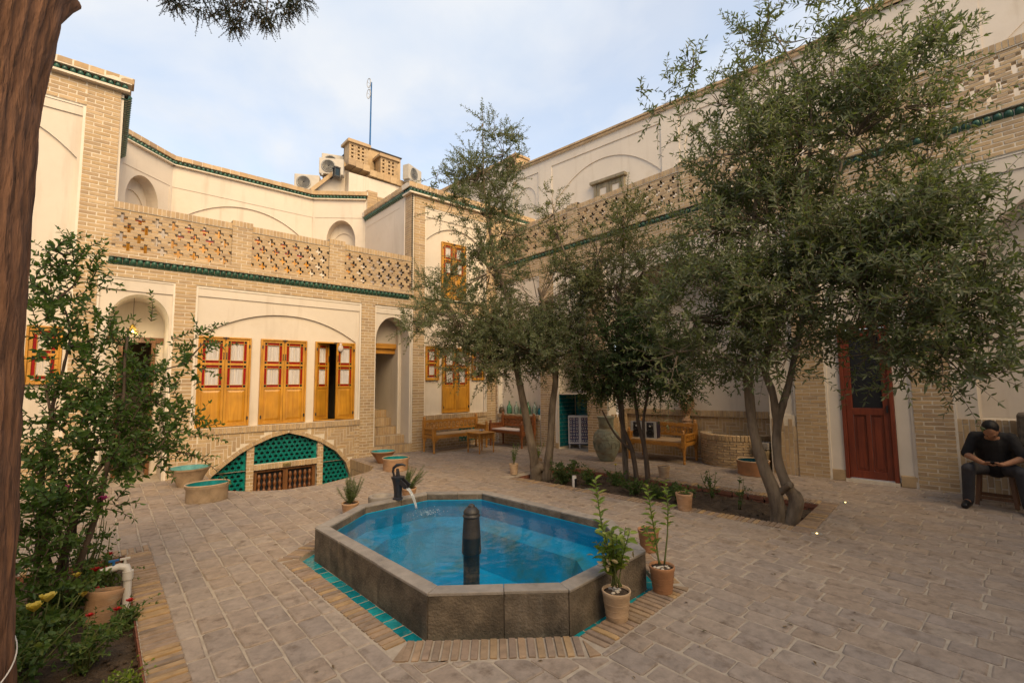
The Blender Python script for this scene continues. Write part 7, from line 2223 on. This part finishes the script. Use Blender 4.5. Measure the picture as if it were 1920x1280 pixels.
def man():
    y0 = .48
    px, hx = 8.50, 8.16
    I3 = ((1, 0, 0), (0, 1, 0), (0, 0, 1))
    root = thing('person', 'man in a black shirt and grey trousers bent over his phone on a stool', 'person', (8.45, y0, 0))
    # head tipped forward: local axes of the head
    f = Vector((-.52, 0, -.85)).normalized(); u = Vector((-.85, 0, .52)).normalized(); r = Vector((0, 1, 0))
    hc = Vector((8.185, y0, .965))
    def H(a, b, c): return hc + f * a + r * b + u * c
    caps = [((px, y0, .50), (8.46, y0, .70), .12, .12), ((8.46, y0, .70), (8.37, y0, .86), .12, .10),
            ((8.36, y0, .88), H(-.04, 0, -.05), .055, .05)]
    ells = [(hc, (f, r, u), (.095, .072, .108)), (H(.035, 0, -.05), (f, r, u), (.058, .055, .068)), (H(.092, 0, -.012), (f, r, u), (.018, .013, .026)), (H(.078, 0, .022), (f, r, u), (.02, .052, .012)),
            (H(.072, 0, -.062), (f, r, u), (.022, .026, .009)), (H(.066, 0, -.098), (f, r, u), (.024, .03, .02)),
            (H(-.005, .072, -.01), (f, r, u), (.02, .012, .03)), (H(-.005, -.072, -.01), (f, r, u), (.02, .012, .03))]
    hand_c = {}
    for s in (1, -1):
        sh = Vector((8.36, y0 + s * .175, .875)); el = Vector((8.30, y0 + s * .245, .635)); wr = Vector((8.105, y0 + s * .10, .575))
        caps += [(sh - Vector((.0, s * .03, .012)), el, .040, .038), (el, wr, .041, .027)]
        pc = Vector((8.06, y0 + s * .062, .572)); caps.append((wr, pc, .026, .024))
        ells.append((pc, (Vector((0, 1, 0)), Vector((1, 0, 0)), Vector((0, 0, 1))), (.045, .038, .016)))
        for k, L in enumerate((.9, 1.0, .95, .75)):
            b = pc + Vector((-.028 + k * .0185, -s * .035, -.003)); q1 = b + Vector((-.004, -s * .028 * L, -.010)); q2 = q1 + Vector((-.002, -s * .020 * L, .004)); q3 = q2 + Vector((0, -s * .008 * L, .018))
            caps += [(b, q1, .0095, .0088), (q1, q2, .0088, .0082), (q2, q3, .0082, .0072)]
        b = pc + Vector((-.03, s * .005, .006)); q1 = b + Vector((-.022, -s * .018, .014)); q2 = q1 + Vector((-.012, -s * .026, .006)); caps += [(b, q1, .012, .0105), (q1, q2, .0105, .009)]
        hp = Vector((8.48, y0 + s * .095, .475)); kn = Vector((8.175, y0 + s * .225, .475)); an = Vector((8.22, y0 + s * .255, .085)); to = Vector((8.08, y0 + s * .275, .03))
        caps += [(hp, kn, .075, .052), (kn, an, .048, .033), (an, to, .035, .03)]
    body = fused('body', caps, ells, .0062, 2, MT['skin'], root)
    # face details and hair
    m = MB()
    for s in (1, -1): m.lathe([(0, -.007), (.008, 0), (0, .007)], n=8, c=tuple(H(.086, s * .030, .004)))
    m.build('eye', MT['iron'], root, world=True, smooth=True, kind=None)
    fused('hair', [], [(H(-.022, 0, .026), (f, r, u), (.094, .080, .096)), (H(-.05, 0, -.015), (f, r, u), (.055, .07, .07))], .007, 2, MT['hair'], root)
    # shirt with sleeves rolled to the elbow
    caps = [((px, y0 - .06, .50), (px, y0 + .06, .50), .115, .115), ((8.47, y0 - .06, .66), (8.47, y0 + .06, .66), .125, .125), ((8.42, y0 - .08, .78), (8.42, y0 + .08, .78), .118, .118), ((8.375, y0 - .11, .855), (8.375, y0 + .11, .855), .075, .075), ((px, y0, .5), (8.42, y0, .8), .15, .15), ((8.37, y0, .88), (8.275, y0, .945), .078, .064)]
    for s in (1, -1):
        sh = Vector((8.365, y0 + s * .17, .875)); el = Vector((8.30, y0 + s * .245, .635)); m1 = sh.lerp(el, .95)
        sh = sh - Vector((0, s * .015, .012)); caps += [(sh, m1, .066, .056), ((8.40, y0 + s * .10, .83), sh, .082, .060)]
    fused('shirt', caps, [], .011, 3, MT['shirt'], root)
    caps = [((8.50, y0 - .06, .48), (8.50, y0 + .06, .48), .105, .105)]
    for s in (1, -1):
        hp = Vector((8.48, y0 + s * .09, .475)); kn = Vector((8.175, y0 + s * .225, .475)); an = Vector((8.222, y0 + s * .254, .085))
        caps += [(hp, kn, .092, .070), (kn, an, .068, .055)]
    fused('trousers', caps, [], .011, 3, MT['trousers'], root)
    for s in (1, -1):
        an = Vector((8.225, y0 + s * .255, .075)); to = Vector((8.07, y0 + s * .277, .035)); md = an.lerp(to, .5)
        sx = Vector((to - an)); sx.z = 0; sx.normalize()
        o = fused('shoe', [(an + Vector((.015, 0, -.03)), to, .042, .036), (an, an + Vector((0, 0, .03)), .040, .038), (md, to, .043, .037)], [], .008, 2, MT['shoe'], root)
        me = o.data
        for v in me.vertices:
            if v.co.z < .004: v.co.z = .004
    # his stool
    st = thing('wooden_stool', 'dark wooden stool under the seated man', 'stool', (8.60, .50, 0))
    m = MB(); m.box(-.16, .16, -.19, .19, .375, .405); m.build('seat', MT['stool_wood'], st, bevel=.006)
    for sx in (-1, 1):
        for sy in (-1, 1):
            m = MB(); m.bar((sx * .15, sy * .175, 0), (sx * .11, sy * .14, .375), .042, .042, up=(1, 0, 0)); m.build('leg', MT['stool_wood'], st, bevel=.004)
    for sx in (-1, 1):
        m = MB(); m.box(sx * .14 - .012, sx * .14 + .012, -.16, .16, .075, .115); m.build('stretcher', MT['stool_wood'], st)
    ph = thing('mobile_phone', 'black phone in the hands of the seated man', 'phone', (8.045, y0, .590))
    m = MB(); m.obox((0, 0, 0), (.034, 0, -.012), (0, .062, 0), (.0015, 0, .004)); m.build('case', MT['black_plastic'], ph, bevel=.003)
    m = MB(); m.obox((.0018, 0, .0045), (.031, 0, -.011), (0, .057, 0), (.0002, 0, .0006)); m.build('screen', MT['dark_glass'], ph)
    # stone trough on the ledge, small table with a white cloth at the picture's right edge
    tr = thing('stone_trough', 'dark grey stone trough behind the seated man', 'trough', (8.86, -.03, 0))
    m = MB()
    pts = [(-.22, -.62), (.22, -.62), (.22, .38), (-.22, .38)]
    m.box(-.22, .22, -.75, .30, .74, 1.15); m.box(-.16, .16, -.6, .16, -.0, .74)
    m.build('trough', MT['stone'], tr, bevel=.03)
    tb = thing('side_table', 'tall wooden side table at the right edge of the picture', 'table', (8.32, -.10, 0))
    m = MB(); m.box(-.2, .2, -.2, .2, .83, .86); m.build('tabletop', MT['red_wood'], tb, bevel=.005)
    for sx in (-1, 1):
        for sy in (-1, 1):
            m = MB(); m.box(sx * .17 - .022, sx * .17 + .022, sy * .17 - .022, sy * .17 + .022, 0, .83); m.build('leg', MT['red_wood'], tb, bevel=.003)
    m = MB(); m.box(-.17, .17, -.008, .008, .2, .235); m.build('stretcher', MT['red_wood'], tb)
    cl = thing('white_cloth', 'crumpled white cloth on the wooden side table', 'cloth', (8.30, .0, .86))
    m = MB(); n = 16; g = []
    for i in range(n + 1):
        for j in range(n + 1):
            a, b = i / n - .5, j / n - .5; e = max(0, 1 - (2 * a) ** 4) * max(0, 1 - (2 * b) ** 4)
            g.append(m.add((a * .26, b * .22, .004 + e * (.055 + .02 * math.sin(a * 22 + 3 * b) * math.cos(b * 19)))))
    for i in range(n):
        for j in range(n): m.f.append((i * (n + 1) + j, (i + 1) * (n + 1) + j, (i + 1) * (n + 1) + j + 1, i * (n + 1) + j + 1))
    m.build('cloth', MT['porcelain'], cl, smooth=True)
man()

# ------------------------------------------------------------------ unseen courtyard sides added behind the camera to shade its lower part
def shading_sides():
    t = thing('courtyard_house', 'plain plastered house sides added unseen behind the viewer to shade the courtyard', 'house', (0, -4.6, 0))
    m = MB(); m.box(-6.2, 13, -5.2, -4.6, -.1, 5.6); m.box(-6.2, -5.6, -4.6, 13, -.1, 5.2); m.build('plaster_wall', MT['plaster'], t, world=True)  # added unseen walls, sized to shade the courtyard
    m = MB()
    for k in range(90): m.box(-6.2 + k * .21, -6.2 + k * .21 + .2, -5.3, -4.52, 5.602, 5.72)
    m.build('coping', MT['brick'], t, world=True, kind='stuff')
shading_sides()
